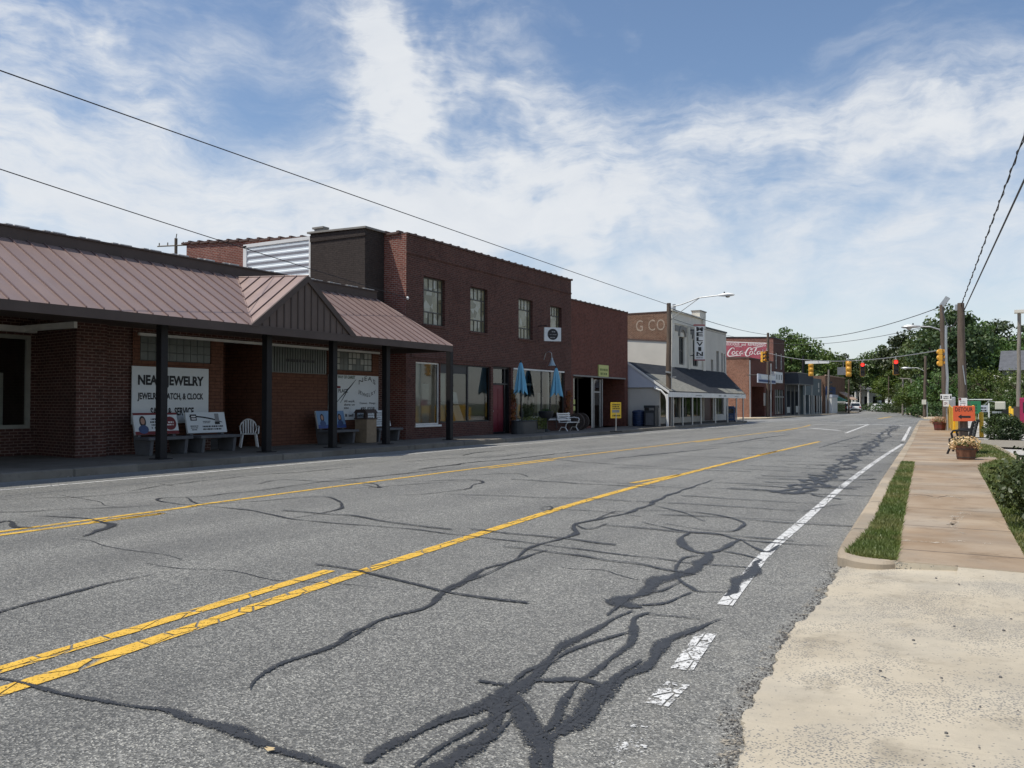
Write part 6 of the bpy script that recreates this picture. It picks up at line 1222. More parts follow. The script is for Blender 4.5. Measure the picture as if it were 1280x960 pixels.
# bins by the stone building, newspaper box, bicycle
r = root('recycling_bin', (-18.9, 48.1, ZL), 'dark blue ribbed bin against the cream side wall', 'bin', local=True); m = MB(); m.lathe([(.30, 0), (.36, .05), (.38, .8), (.40, .82), (.40, .88), (.3, .95), (.0001, .98)], (0, 0, 0), 14)
for k in range(6): m.lathe([(.36, .12+k*.11), (.40, .15+k*.11), (.36, .18+k*.11)], (0, 0, 0), 14)
m.build('body', M['recycle'], r, local=True, smooth=True)
r = root('recycling_bin', (-18.05, 48.0, ZL), 'square dark bin with a grey front panel next to the wooden light pole', 'bin', local=True); MB().box(-.34, .34, -.3, .3, 0, .95).build('body', M['trough'], r, local=True, bevel=.02); MB().box(-.24, .24, -.312, -.3, .08, .8).build('front_panel', M['bench_concrete'], r, local=True)
m = MB(); m.box(-.36, .36, -.32, .32, 1.1, 1.25)
for s in (-1, 1): m.box(s*.3-.04, s*.3+.04, -.28, .28, .95, 1.1)
m.build('lid', M['trough'], r, local=True)
r = root('newspaper_box', (-17.9, 64.6, ZL), 'blue metal newspaper box at the far end of the white awning', 'newspaper box', rz=R(12), local=True)
r.scale = (.75, .75, .68); m = MB(); m.box(-.42, .42, -.55, .55, .1, 1.55); m.prism([(-.42, -.55, 1.55), (.42, -.55, 1.55), (.3, -.55, 1.7), (-.42, -.55, 1.7)], (0, 1.1, 0)); m.build('cabinet', M['mail_blue'], r, local=True, bevel=.02); m = MB(); m.box(.42, .435, -.42, .42, .95, 1.45); m.box(-.3, .3, -.565, -.55, .9, 1.4); m.build('window', M['car_glass'], r, local=True)
m = MB()
for sx_ in (-.36, .36):
    for sy_ in (-.48, .48): m.box(sx_-.04, sx_+.04, sy_-.04, sy_+.04, 0, .1)
m.build('foot', M['black'], r, local=True); m = scribble(MB(), (-.3, -.556, .35), (1, 0, 0), V, .6, .4, 2, 5, .004); m.build('print', M['ink_grey'], r, local=True)
r = root('bicycle', (-17.75, 50.3, ZL), 'pale green bicycle leaning near the first awning post', 'bicycle', rz=R(96), local=True)
Rx = Matrix.Rotation(R(90), 3, 'X')
for x in (-.52, .52): m = MB(); m.lathe([(.31, -.02), (.345, 0), (.31, .02), (.30, 0), (.31, -.02)], (x, 0, .345), 24, axis=Rx); [m.tube([(x-.31*math.cos(t), 0, .345-.31*math.sin(t)), (x+.31*math.cos(t), 0, .345+.31*math.sin(t))], .004, 4) for t in [math.pi*k/6 for k in range(6)]]; m.build('wheel', M['bike'], r, local=True)
m = MB()
for p in ([(-.52, 0, .345), (-.1, 0, .3), (.36, 0, .75)], [(-.52, 0, .345), (-.22, 0, .75), (.36, 0, .78)], [(-.1, 0, .3), (-.25, 0, .88)], [(.52, 0, .345), (.34, 0, .95)]): m.tube(p, .02)
m.build('frame', M['bike'], r, local=True); m = MB(); m.tube([(.2, -.25, .98), (.36, -.2, .97), (.36, .2, .97), (.2, .25, .98)], .014); m.build('handlebar', M['black'], r, local=True); MB().box(-.38, -.14, -.07, .07, .88, .93).build('saddle', M['black'], r, local=True, bevel=.015)
r = root('street_planter', (XM+.6, 50.6, ZL), 'pot of pale foliage under the white awning by its first posts', 'planter', local=True); MB().lathe([(.18, 0), (.26, .4), (.24, .42), (.0001, .38)], (0, 0, 0), 12).build('pot', M['stone_dark'], r, local=True); m = MB(); leaf_cloud(m, (0, 0, .7), (.3, .4, .35), 350, .1, random.Random(9), 0); m.build('plant', M['vine'], r, local=True)
# litter on the kerb
m = MB(); q = random.Random(9)
for _ in range(34): y = q.uniform(8, 40); x = -16.9+q.uniform(-.1, .18); s = q.uniform(.015, .05); m.face([(x, y, .012), (x+s, y+s*.4, .03), (x+s*.5, y+s*1.2, .02), (x-s*.3, y+s*.8, .014)])
stuff('litter', m, M['white_cap'])
# ================================================================== POLES, WIRES, SIGNALS
def cobra_head(parent, p, d, mat):        # street luminaire at p, pointing along d (unit, horizontal)
    d = Vector(d).normalized(); s = Vector((-d.y, d.x, 0)); p = Vector(p)
    m = MB()
    def ring(t, w, zt, zb): return [p+d*t+s*w+Vector((0, 0, (zt+zb)/2)), p+d*t+s*w*.6+Vector((0, 0, zt)), p+d*t-s*w*.6+Vector((0, 0, zt)), p+d*t-s*w+Vector((0, 0, (zt+zb)/2)), p+d*t-s*w*.8+Vector((0, 0, zb)), p+d*t+s*w*.8+Vector((0, 0, zb))]
    rs = [ring(0, .06, .05, -.05), ring(.25, .13, .09, -.07), ring(.6, .19, .11, -.08), ring(.85, .15, .06, -.06), ring(.95, .04, .01, -.03)]
    for a, b in zip(rs, rs[1:]):
        for k in range(6): j = (k+1) % 6; m.face([a[k], a[j], b[j], b[k]])
    m.face(rs[0]); m.face(rs[-1][::-1]); h = m.build('luminaire', mat, parent, smooth=True); q = MB(); q.lathe([(.0001, -.17), (.1, -.15), (.15, -.08), (.15, -.06)], tuple(p+d*.55), 12); q.build('lamp_globe', M['alu'], h, smooth=True)
    q = MB(); q.cyl(p+d*.35+Vector((0, 0, .1)), p+d*.35+Vector((0, 0, .19)), .04, seg=8); q.build('photo_cell', M['black'], h)
def pole(name, base, top, r0, r1, mat, label, cat='utility pole', group=None):
    r = root(name, base, label, cat, group); m = MB(); n = 6
    m.tube([Vector(base)+(Vector(top)-Vector(base))*k/n+Vector((rnd.gauss(0, .012), rnd.gauss(0, .012), 0))*(0 < k < n) for k in range(n+1)], [r0+(r1-r0)*k/n for k in range(n+1)], 10); m.build('shaft', mat, r, smooth=True); return r
b = Vector((-17.42, 49.25, ZL)); tp = PY(836, 379, 49.4)
P1 = pole('light_pole', b, tp, .19, .13, M['wood_pole'], 'leaning brown wooden pole with a cobra street lamp before the cream wall', 'light pole')
m = MB(); e = tp+Vector((3.05, .0, .28)); m.tube([tp+Vector((0, 0, -.25)), tp+Vector((.8, 0, -.12)), tp+Vector((1.9, 0, .22)), e], .035, 8); m.tube([tp+Vector((.05, 0, -1.1)), tp+Vector((.75, 0, -.55)), tp+Vector((1.9, 0, .2))], .022, 6); m.build('lamp_arm', M['galv'], P1); cobra_head(P1, e, (1, 0, 0), M['white'])
m = MB(); m.cyl(b+Vector((.0, 0, 3.2)), b+Vector((.02, 0, 3.3)), .2, seg=10); m.tube([b+Vector((.17, -.1, 0)), b+Vector((.22, -.1, 3)), b+Vector((.3, -.05, 6))], .025); m.box(b.x-.05, b.x+.45, b.y-.05, b.y+.05, 3.1, 3.16); m.build('conduit', M['galv'], P1)
b2 = Vector((-21.0, 89.5, .12)); tp2 = PY(960, 416, 89.5); P2 = pole('signal_pole', b2, tp2, .17, .12, M['wood_pole'], 'dark wooden pole holding the span wire by the corner shop', 'utility pole')
m = MB(); m.tube([b2+Vector((.35, -.1, 0)), tp2+Vector((.3, -.1, -3.2))], .06, 8); m.box(b2.x-.35, b2.x-.18, b2.y-.2, b2.y+.1, 1.3, 2.6); m.build('conduit', M['galv'], P2)
b3 = Vector((-2.55, 52.0, ZR)); b3.x = PY(1182, 500, 52).x; tp3 = PY(1177, 381, 52); P3 = pole('signal_pole', b3, tp3, .16, .11, M['wood_pole'], 'dark wooden pole with lamp arm and floodlight behind the far flower tub', 'utility pole')
m = MB(); a0 = PY(1178, 414, 52); e = PY(1150, 408, 52); m.tube([a0+Vector((.1, 0, -.3)), a0+Vector((-.15, 0, .1)), a0+Vector((-.6, 0, .27)), e], .04, 8); m.build('lamp_arm', M['galv'], P3); cobra_head(P3, e, (-1, 0, 0), M['galv'])
c = PY(1181, 377, 52); tl = Matrix.Translation(c)@Matrix.Rotation(R(35), 4, 'Y'); MB().box(-.12, .12, -.1, .1, -.28, .28, tl).build('floodlight', M['galv'], P3)
b4 = PY(1184.5, 500, 50.6); b4.z = ZR; tp4 = PY(1182.5, 407, 50.6); P4 = pole('steel_pole', b4, tp4, .075, .06, M['galv'], 'thin galvanised steel pole in front of the dark signal-side wooden pole', 'pole')
b5 = Vector((-1.35, 40.0, ZR)); b5.x = PY(1204, 520, 40.0).x; tp5 = PY(1201, 379, 40.0); P5 = pole('utility_pole', b5, tp5, .19, .13, M['wood_pole'], 'brown wooden utility pole carrying the orange detour sign')
m = MB(); m.cyl(tp5+Vector((-.15, 0, -.3)), tp5+Vector((-.15, 0, -.05)), .07, seg=8); m.tube([b5+Vector((.1, -.2, 2.2)), tp5+Vector((.05, -.17, -2.6))], .02); m.build('bracket', M['galv'], P5)
def wire(pts, rad, label, sag=0, n=14, tw=False, mat='wire'):
    out_ = []
    for a, b in zip(pts, pts[1:]):
        a = Vector(a); b = Vector(b)
        for k in range(n): t = k/n; out_.append(a+(b-a)*t-Vector((0, 0, sag*4*t*(1-t))))
    out_.append(Vector(pts[-1])); m = MB(); m.tube(out_, rad, 5)
    if tw: m.tube([p+Vector((.03*math.cos(i*1.7), 0, .03*math.sin(i*1.7))) for i, p in enumerate(out_)], rad*.8, 4)
    tag(m.build('overhead_wire', M[mat]), label, 'wire', 'overhead wires')
A0 = PX(0, 78, -17.45); dr = (A0-tp); wire([A0+dr*.8, tp+Vector((0, 0, -.1))], .014, 'long black cable from the leaning light pole passing high over the brick shops', .12, 40)
A0 = PX(0, 205, -18.2); E0 = Vector((XB+.05, 26.02, 5.55)); wire([A0+(A0-E0)*.5, E0], .012, 'thin black service line reaching the corner of the two-storey brick building', .12, 24)
m = MB(); m.lathe([(.03, -.06), (.06, 0), (.03, .06)], tuple(E0), 8); tag(m.build('insulator', M['white']), 'small white insulator at the corner of the two-storey brick building', 'insulator')
wire([tp5+Vector((0, 0, -.12)), PY(1280, 170, 20), PY(1280, 170, 20)+(PY(1280, 170, 20)-tp5)*1.2], .014, 'twisted black cable rising from the detour pole, the wavy one of two', .0, 60, True)
wire([tp5+Vector((.1, 0, -.35)), PY(1280, 226, 20), PY(1280, 226, 20)+(PY(1280, 226, 20)-tp5)*1.2], .022, 'thick black cable rising straight from the detour pole', .0, 20)
wire([tp+Vector((.1, 0, -.3)), tp2+Vector((0, 0, -.2))], .02, 'black cable between the leaning light pole and the signal pole by the painted wall', .25)
wire([tp+Vector((.1, 0, -.9)), tp2+Vector((0, 0, -.9))], .014, 'lower thin cable between the leaning light pole and the signal pole', .3)
wire([tp2+Vector((0, 0, -.2)), tp3+Vector((0, 0, -.1)), tp5+Vector((0, 0, -.2))], .022, 'upper black cable crossing the junction above the traffic signals', .95)
wire([tp2+Vector((0, 0, -1.0)), tp3+Vector((0, 0, -1.0))], .016, 'second cable crossing the junction just above the signal span wire', .6)
# span wire with the signal heads
SA = PY(960, 441, b2.y); SB = PY(1178, 437, 52.0)
def on_span(px, dz=0):
    lo, hi = 0, 1
    for _ in range(40):
        t = (lo+hi)/2; p = SA+(SB-SA)*t; v = p-Vector((0, 0, H)); x = 640+F*(v.dot(_r))/v.dot(_f)
        if x < px: lo = t
        else: hi = t
    t = lo; return SA+(SB-SA)*t-Vector((0, 0, .75*4*t*(1-t)+dz))
wire([SA, SB], .026, 'sagging pale span wire from which the traffic signals hang', .75, 24, mat='galv')
def signal(loc, rz, label, lit=None, s=1.0):
    r = root('traffic_signal', loc, label, 'traffic signal', 'traffic signals at the junction', rz=rz, local=True)
    hb = MB()
    for k in range(3): hb.box(-.17, .17, -.10, .12, -.34*(k+1)+.015, -.34*k-.005)
    for k in range(3): hb.lathe([(.15, .0), (.13, .05), (.08, .085), (.0001, .1)], (0, .12, -.34*k-.17), 14, axis=Matrix.Rotation(R(-90), 3, 'X'))
    hb.box(-.14, .14, -.08, .09, -1.02, 0); hb.build('housing', M['signal_yellow'], r, local=True, bevel=.02)
    m = MB(); m.box(-.16, .16, -.112, -.104, -1.0, -.01); m.build('face_plate', M['visor'], r, local=True)
    for k in range(3):
        z = -.34*k-.17; c = Vector((0, -.115, z)); l = MB(); l.face([c+Vector((.125*math.cos(t), 0, .125*math.sin(t))) for t in [2*math.pi*i/18 for i in range(18)]]); l.build('lens', M['lens_red'] if lit == k else M['lens_off'], r, local=True)
        v = MB(); ang = [math.pi*(-.1+1.2*i/10) for i in range(11)]
        for a, b in zip(ang, ang[1:]): pa = [c+Vector((.145*math.cos(x), y, .145*math.sin(x))) for x, y in ((a, 0), (b, 0), (b, -.22), (a, -.22))]; v.face(pa); v.face([p*1 for p in pa[::-1]])
        v.build('visor', M['signal_yellow'] if lit is None else M['visor'], r, local=True)
    m = MB(); m.cyl((0, 0, 0), (0, 0, .22), .035, seg=6); m.box(-.08, .08, -.06, .06, -.01, .04); m.build('hanger', M['galv'], r, local=True)
    r.scale = (s, s, s); return r
signal(on_span(1013.5, .2), R(200), 'yellow traffic signal seen from behind, beside the white street name blade', s=1.12); signal(on_span(1060.5, .0), R(190), 'yellow traffic signal seen from behind, beside the grey rectangular panel', s=1.12)
signal(on_span(1078, .16), R(8), 'traffic signal showing red, nearer the middle of the span', 0, .95); signal(on_span(1119.5, .16), R(12), 'traffic signal showing red, farther along the span towards the right pole', 0, .95)
q_ = PY(1175.5, 436.5, 51.2); signal(q_, R(100), 'yellow traffic signal mounted close beside the dark signal-side wooden pole', s=.9)
q_ = PY(953.5, 439.5, 86); signal(q_, R(70), 'yellow traffic signal turned sideways beside the painted wall, the outer of a pair', s=1.05); q_ = PY(958.5, 438.5, 87); signal(q_, R(20), 'yellow traffic signal next to the dark signal pole, the inner of a pair', s=1.05)
m = MB(); c = on_span(1022, .12); M_ = Matrix.Translation(c); m.box(-1.0, .9, -.02, .02, -.11, .11, M_); r = tag(m.build('street_name_blade', M['white']), 'white street name blade hanging from the span wire', 'sign')
m = MB(); c = on_span(1054, .75); M_ = Matrix.Translation(c); m.box(-.42, .36, -.03, .03, -.28, .30, M_); m.box(-.02, .02, -.02, .02, .3, .75, M_); tag(m.build('lane_sign', plain('grey_sign_back', (.16, .17, .19), .5)), 'grey back of a rectangular sign hanging from the span wire', 'sign')
m = MB(); wire([b2+Vector((0, 0, 5.9)), PY(952, 438, 86.2)], .02, 'short bracket cable holding the paired signals at the dark pole', 0, 6)
# poles further off
Pa = pole('utility_pole', (PY(1003, 519, 113).x, 113, .1), PY(1004, 445, 113), .17, .13, M['post'], 'black pole in front of the grey-green shop')
Pb = pole('utility_pole', (PY(1035, 518, 124).x, 124, .05), PY(1036, 462, 124), .17, .12, M['grey_pole'], 'grey wooden pole in front of the white shop panel')
m = MB(); 
for k in range(3): m.box(b.x, b.x, 0, 0, 0, 0)
m = MB(); c = PY(1037.5, 478, 124); [m.box(c.x-.12, c.x+.3, 123.9, 124.1, c.z-.5*k-.15, c.z-.5*k+.1) for k in range(4)]; m.build('bracket', M['black'], Pb)
pole('utility_pole', (PY(1061, 517, 134).x, 134, 0), PY(1061, 474, 134), .15, .11, M['wood_pole'], 'thin dark pole beside the white estate car'); 
pole('utility_pole', (PY(1076, 514, 170).x, 170, 0), PY(1076, 482, 170), .13, .1, M['wood_pole'], 'far slim pole in front of the white columned house'); pole('utility_pole', (PY(1111, 514, 165).x, 165, 0), PY(1111, 470, 165), .13, .1, M['wood_pole'], 'far slim pole among the trees right of the white columned house')
Pg = pole('sign_gantry', (PY(1128.5, 517, 118).x, 118, .1), PY(1128.5, 473, 118), .12, .1, M['grey_pole'], 'pair of pale timber posts joined by a top beam at the roadside', 'gantry')
c1 = PY(1139.5, 518, 112); m = MB(); m.tube([(c1.x, 112, .1), tuple(PY(1139.5, 474, 112))], .12, 8); m.build('second_post', M['grey_pole'], Pg); m = MB(); m.tube([tuple(PY(1125, 473, 118)), tuple(PY(1138, 473.5, 112))], .06, 6); m.build('beam', M['grey_pole'], Pg)
c = PY(1131.5, 499, 116); r = root('roadside_sign', (c.x, 116, 0), 'small cream sign between the two pale timber posts', 'sign'); MB().box(c.x-.35, c.x+.38, 115.96, 116, c.z-.22, c.z+.22).build('panel', M['cart_white'], r); MB().box(c.x-.03, c.x+.03, 116, 116.05, 0, c.z+.2).build('post', M['galv'], r)
r0 = Vector((PY(1155.5, 522, 95).x, 95, .12)); Pr = pole('utility_pole', r0, PY(1157, 445, 95), .16, .12, M['wood_pole'], 'dark pole with a curved lamp arm on the tan corner path', 'light pole'); a0 = PY(1156, 464, 95); e = PY(1139, 460, 95); m = MB(); m.tube([a0, a0+Vector((-.6, 0, .35)), e], .035, 6); m.build('lamp_arm', M['galv'], Pr); cobra_head(Pr, e, (-1, 0, 0), M['galv'])
c = PY(1155, 502.5, 94.7); MB().box(c.x-.2, c.x+.2, 94.68, 94.72, c.z-.24, c.z+.24).build('notice', M['cart_white'], Pr); m = MB(); m.tube([(r0.x+.28, 94.8, .1), (r0.x+.26, 94.8, 1.7)], .05); m.build('second_post', M['galv'], Pr)
b7 = Vector((PY(1273, 520, 66).x, 66, .1)); P7 = pole('lot_light', b7, PY(1274, 392, 66), .13, .11, M['grey_pole'], 'tan square-headed light pole standing in the parking lot', 'light pole'); t7 = PY(1274, 391, 66); MB().box(t7.x-.28, t7.x+.28, 65.6, 66.4, t7.z-.02, t7.z+.17).build('lamp_head', M['stone'], P7)
bl = PY(220, 400, 50); tb = PY(220, 298, 50); P8 = pole('utility_pole', (bl.x, 50, 0), tb, .17, .13, M['wood_pole'], 'distant wooden pole with a crossarm behind the storefront roof'); m = MB(); a = PY(197, 308, 50); b = PY(240, 306, 50); m.tube([a, b], .06); 
for k in (.05, .3, .75, .95): p = a+(b-a)*k; m.tube([p, p+Vector((0, 0, .3))], .05)
m.tube([tb, tb+Vector((.1, 0, .4))], .04); m.build('crossarm', M['grey_pole'], P8)

# ================================================================== RIGHT SIDEWALK
def flower_tub(loc, label, s=1.0, rz=0, seed=1, mat=None):
    r = root('flower_tub', loc, label, 'planter', 'flower tubs along the sidewalk', rz=rz, local=True); m = MB(); n = 14
    lo, hi = [], []
    for k in range(4):
        pass
    w0, w1, h = .21*s, .27*s, .36*s
    for k in range(8):                                            # staves of an eight-sided tub
        a0, a1 = 2*math.pi*(k-.5)/8+.01, 2*math.pi*(k+.5)/8-.01
        p = [(w0*math.cos(a0), w0*math.sin(a0), 0), (w0*math.cos(a1), w0*math.sin(a1), 0), (w1*math.cos(a1), w1*math.sin(a1), h), (w1*math.cos(a0), w1*math.sin(a0), h)]; m.face(p); m.face([(x*.88, y*.88, z) for x, y, z in p[::-1]]); m.face([p[3], p[2], (p[2][0]*.88, p[2][1]*.88, h), (p[3][0]*.88, p[3][1]*.88, h)])
        m.face([p[0], p[3], (p[3][0]*.9, p[3][1]*.9, h), (p[0][0]*.9, p[0][1]*.9, 0)]); m.face([p[1], (p[1][0]*.9, p[1][1]*.9, 0), (p[2][0]*.9, p[2][1]*.9, h), p[2]])
    m.build('tub', mat or M['barrel'], r, local=True); hp = MB()
    for z in (.12, .72):
        rr = (w0+(w1-w0)*z)*1.012; hp.lathe([(rr, h*z), (rr+.006, h*z), (rr+.008, h*z+.03*s), (rr, h*z+.03*s)], (0, 0, 0), 8)
        hp.v = [Matrix.Rotation(math.pi/8, 3, 'Z')@v if i >= 0 else v for i, v in enumerate(hp.v)] if z == .72 else hp.v
    hp.build('hoop', M['hoop'], r, local=True); q = random.Random(seed)
    m = MB(); leaf_cloud(m, (0, 0, h+.04), (.30*s, .30*s, .13*s), 260, .055*s, q, 0); m.build('foliage', M['leaf'], r, local=True)
    m = MB(); leaf_cloud(m, (0, 0, h+.11), (.36*s, .34*s, .14*s), 420, .05*s, q, .3); leaf_cloud(m, (-.28*s, -.05, h+.0), (.12*s, .15*s, .12*s), 110, .05*s, q, 0); leaf_cloud(m, (.22*s, -.12, h-.02), (.14*s, .12*s, .1*s), 70, .05*s, q, 0); m.build('flowers', M['petal'], r, local=True); return r
p = G(1207, 575, ZR); flower_tub((p.x, p.y+.25, ZR), 'brown slatted half-barrel tub of peach flowers in front of the black bench', 1.0, R(8), 4)
p = G(1174, 538, ZR); flower_tub((p.x, p.y+.4, ZR), 'red-brown tub of orange flowers beside the steel pole', 1.25, 0, 7, plain('red_brown_tub', (.16, .04, .035), .7, .25, 6))
# black bench
r = root('park_bench', (-.90, 27.85, ZR), 'black iron park bench facing the road behind the near flower tub', 'bench', rz=R(177), local=True); L_ = 1.5
for k in range(5): MB().box(-.12+k*.1, -.04+k*.1, -L_/2, L_/2, .42, .45).build('seat_slat', M['post'], r, local=True)
for k in range(5): MB().box(-.165-k*.018, -.14-k*.018, -L_/2, L_/2, .48+k*.09, .55+k*.09).build('back_slat', M['post'], r, local=True)
for s in (-1, 1):
    y = s*(L_/2-.03); m = MB(); m.tube([(.42, y, 0), (.34, y, .2), (.36, y, .44)], .032, 6); m.tube([(-.24, y, 0), (-.15, y, .2), (-.14, y, .45), (-.19, y, .7), (-.24, y, .9), (-.30, y, .93)], .04, 6); m.tube([(-.2, y, .66), (.06, y, .68), (.26, y, .66), (.31, y, .58), (.28, y, .44)], .03, 6); m.tube([(-.15, y, .42), (.30, y, .42)], .03, 6); m.build('leg', M['post'], r, local=True)
# detour sign and small signs on the pole
c = PY(1205, 517, 39.6); r = root('detour_sign', (c.x, 39.6, c.z), 'orange detour sign with a black left arrow on the brown utility pole', 'sign', local=True); w, h = .40, .315
MB().box(-w, w, -.02, .02, -h, h).build('panel', M['orange'], r, local=True, bevel=.01); T('DETOUR', .64, .17, (-.32, -.021, .09), (1, 0, 0), V, 1.1, .015, thick=.004).build('lettering', M['ink'], r, local=True)
m = MB(); a = [(-.22, -.13), (-.09, -.03), (-.09, -.09), (.24, -.09), (.24, -.17), (-.09, -.17), (-.09, -.23)]; m.face([(x, -.026, z) for x, z in [(-.22, -.13), (-.09, -.23), (-.09, -.17), (.24, -.17), (.24, -.09), (-.09, -.09), (-.09, -.03)]]); m.build('arrow', M['ink'], r, local=True)
c = PY(1203.5, 503.5, 39.65); r = root('pole_notice', (c.x, 39.65, c.z), 'small white notice with a red corner above the orange detour sign', 'sign', local=True); MB().box(-.15, .16, -.015, .015, -.19, .2).build('panel', M['white'], r, local=True); m = scribble(MB(), (-.1, -.016, -.12), (1, 0, 0), V, .2, .24, 3, 3, .003); m.build('print', M['ink_grey'], r, local=True); MB().box(-.14, -.06, -.022, -.016, .11, .19).build('print_corner', M['ink_red'], r, local=True)
c = PY(1182.5, 496.5, 50.4); r = root('arrow_sign', (c.x, 50.4, c.z), 'white one-way style plate with black ends on the steel pole', 'sign', local=True); MB().box(-.27, .27, -.015, .015, -.15, .16).build('panel', M['white'], r, local=True); m = MB()
for s in (-1, 1): m.box(s*.22-.03, s*.22+.03, -.02, -.016, -.08, .09)
m = scribble(m, (-.14, -.016, -.08), (1, 0, 0), V, .3, .18, 2, 2, .003); m.build('print', M['ink'], r, local=True)
c = PY(1182.5, 504, 50.4); r = root('pole_notice', (c.x, 50.4, c.z), 'small white square plate under the arrow plate on the steel pole', 'sign', local=True); MB().box(-.13, .13, -.015, .015, -.17, .14).build('panel', M['white'], r, local=True); m = scribble(MB(), (-.09, -.016, -.1), (1, 0, 0), V, .18, .18, 3, 6, .003); m.build('print', M['ink_red'], r, local=True)
# yellow guard panels, bollards
def guard(pa, pb, h0, h1, label):
    a = G(*pa, ZR-.02); b = G(*pb, ZR-.02); r = root('guard_panel', tuple((a+b)/2), label, 'guard panel', 'yellow guard panels beside the sidewalk'); d = (b-a).normalized(); s = Vector((-d.y, d.x, 0))*.03; m = MB()
    m.prism([a+Vector((0, 0, .05)), b+Vector((0, 0, .05)), b+Vector((0, 0, h1)), a+Vector((0, 0, h0))], s); m.build('panel', M['safety_yellow'], r)
    for p, h in ((a, h0), (b, h1)): m = MB(); m.cyl(p+s*.5+Vector((0, 0, -.05)), p+s*.5+Vector((0, 0, h+.03)), .055, seg=10); m.build('post', M['safety_yellow'], r, smooth=True)
guard((1199.8, 546.2), (1193.8, 541.2), .98, 1.12, 'nearer yellow steel guard panel running beside the sidewalk'); guard((1193.4, 542), (1187, 535), 1.2, 1.35, 'farther yellow steel guard panel running beside the sidewalk')
def bollard(px, py, h, label, z=ZR-.02, lean=(0, 0)):
    p = G(px, py, z); r = root('bollard', tuple(p), label, 'bollard', 'yellow steel bollards', local=True); m = MB(); m.lathe([(.085, 0), (.085, h-.06), (.07, h-.02), (.03, h), (.0001, h+.005)], (0, 0, 0), 14); m.build('post', M['safety_yellow'], r, local=True, smooth=True); m = MB(); m.lathe([(.12, 0), (.12, .02), (.09, .03)], (0, 0, 0), 14); m.build('footing', M['lot'], r, local=True); r.rotation_euler = (lean[0], lean[1], 0)
bollard(1227, 547.5, 1.10, 'yellow bollard standing alone in front of the white framed notice'); bollard(1218.5, 530.5, 1.32, 'slightly leaning yellow bollard under the guy wire', lean=(0, R(-4)))
bollard(1263, 531, 1.25, 'yellow bollard behind the round bush, the one beside its edge'); bollard(1265.6, 533, 1.12, 'shorter yellow bollard behind the round bush, between two others'); bollard(1270.4, 534.5, 1.22, 'yellow bollard behind the round bush, nearest the dark red machine'); bollard(1179.5, 526, 1.2, 'thin far yellow bollard left of the dark pole with the floodlight')
a = PY(1206, 489, 43); g = G(1218.5, 531, ZR); wire([a, g+Vector((-.15, 0, 1.2))], .015, 'pale guy wire slanting down from the detour pole to the leaning bollard', 0, 4)
# notice board, dumpster, cart, cabinet, machine
b = G(1230, 524, .16); k_ = b.y*.87/1064; r = root('notice_frame', tuple(b), 'white two-post framed notice board on the far lawn', 'notice board', local=True); w = 5.4*k_
for s in (-1, 1): MB().box(s*w-.06, s*w+.06, -.06, .06, 0, 20*k_).build('post', M['white'], r, local=True)
MB().box(-w+.07, w-.07, -.04, .04, 9.0*k_, 17.5*k_).build('panel', M['side_white'], r, local=True); m = scribble(MB(), (-w+.15, -.045, 10*k_), (1, 0, 0), V, 2*w-.3, 6.5*k_, 2, 13, .006, 1); m.build('print', M['ink'], r, local=True)
b = G(1217, 524.5, .16); r = root('green_dumpster', tuple(b), 'green rubbish skip with a pale lid rail behind the leaning bollard', 'dumpster', local=True); m = MB(); m.box(-.55, .55, -.6, .6, .5, 1.55); m.build('body', M['green'], r, local=True, bevel=.03); m = MB(); m.box(-.95, 1.4, -.1, .0, 1.66, 1.74); m.build('lid_rail', M['white_trim'], r, local=True)
m = MB(); [m.box(s*.45-.05, s*.45+.05, -.5, .5, 0, .5) for s in (-1, 1)]; m.build('leg', M['black'], r, local=True); m = scribble(MB(), (-.4, -.602, .7), (1, 0, 0), V, .8, .7, 3, 4, .004); m.build('print', M['ink_green'], r, local=True)
b = G(1250, 519, .16); b = Vector((PY(1249, 515, 96).x, 96, .16)); r = root('lawn_cart', tuple(b), 'cream box cart with one black wheel standing on the far lawn', 'cart', local=True); MB().box(-.35, .55, -.5, .5, .75, 1.55).build('box', M['cart_white'], r, local=True, bevel=.08)
for s in (-1, 1): m = MB(); m.lathe([(.12, -.09), (.36, -.09), (.38, 0), (.36, .09), (.12, .09)], (.55, s*.55, .38), 18, axis=Rx); m.build('wheel', M['tyre'], r, local=True, smooth=True)
m = MB(); m.tube([(-.3, 0, 1.5), (-.9, 0, 1.6), (-1.5, 0, .9)], .04); m.tube([(-.9, 0, 0), (-.9, 0, 1.6)], .04); m.box(-.6, .6, -.4, .4, .4, .6); m.build('frame', M['galv'], r, local=True)
b = G(1189.5, 531, ZR); r = root('utility_cabinet', tuple(b), 'grey metal utility cabinet behind the yellow guard panels', 'cabinet', local=True); MB().box(-.24, .24, -.25, .25, .0, 1.85).build('body', M['galv'], r, local=True, bevel=.03); MB().box(-.2, .2, -.262, -.25, .2, 1.7).build('door', M['alu'], r, local=True)
b = G(1281.5, 536, ZR); r = root('service_machine', tuple(b), 'dark red upright service machine behind the round bush', 'machine', local=True); MB().box(-.25, .7, -.35, .35, 0, 1.75).build('body', M['magenta'], r, local=True, bevel=.04); MB().box(-.55, -.25, -.3, .3, 0, 1.25).build('side_unit', M['fascia'], r, local=True); MB().box(-.1, .5, -.362, -.35, .9, 1.5).build('display_panel', M['car_glass'], r, local=True)
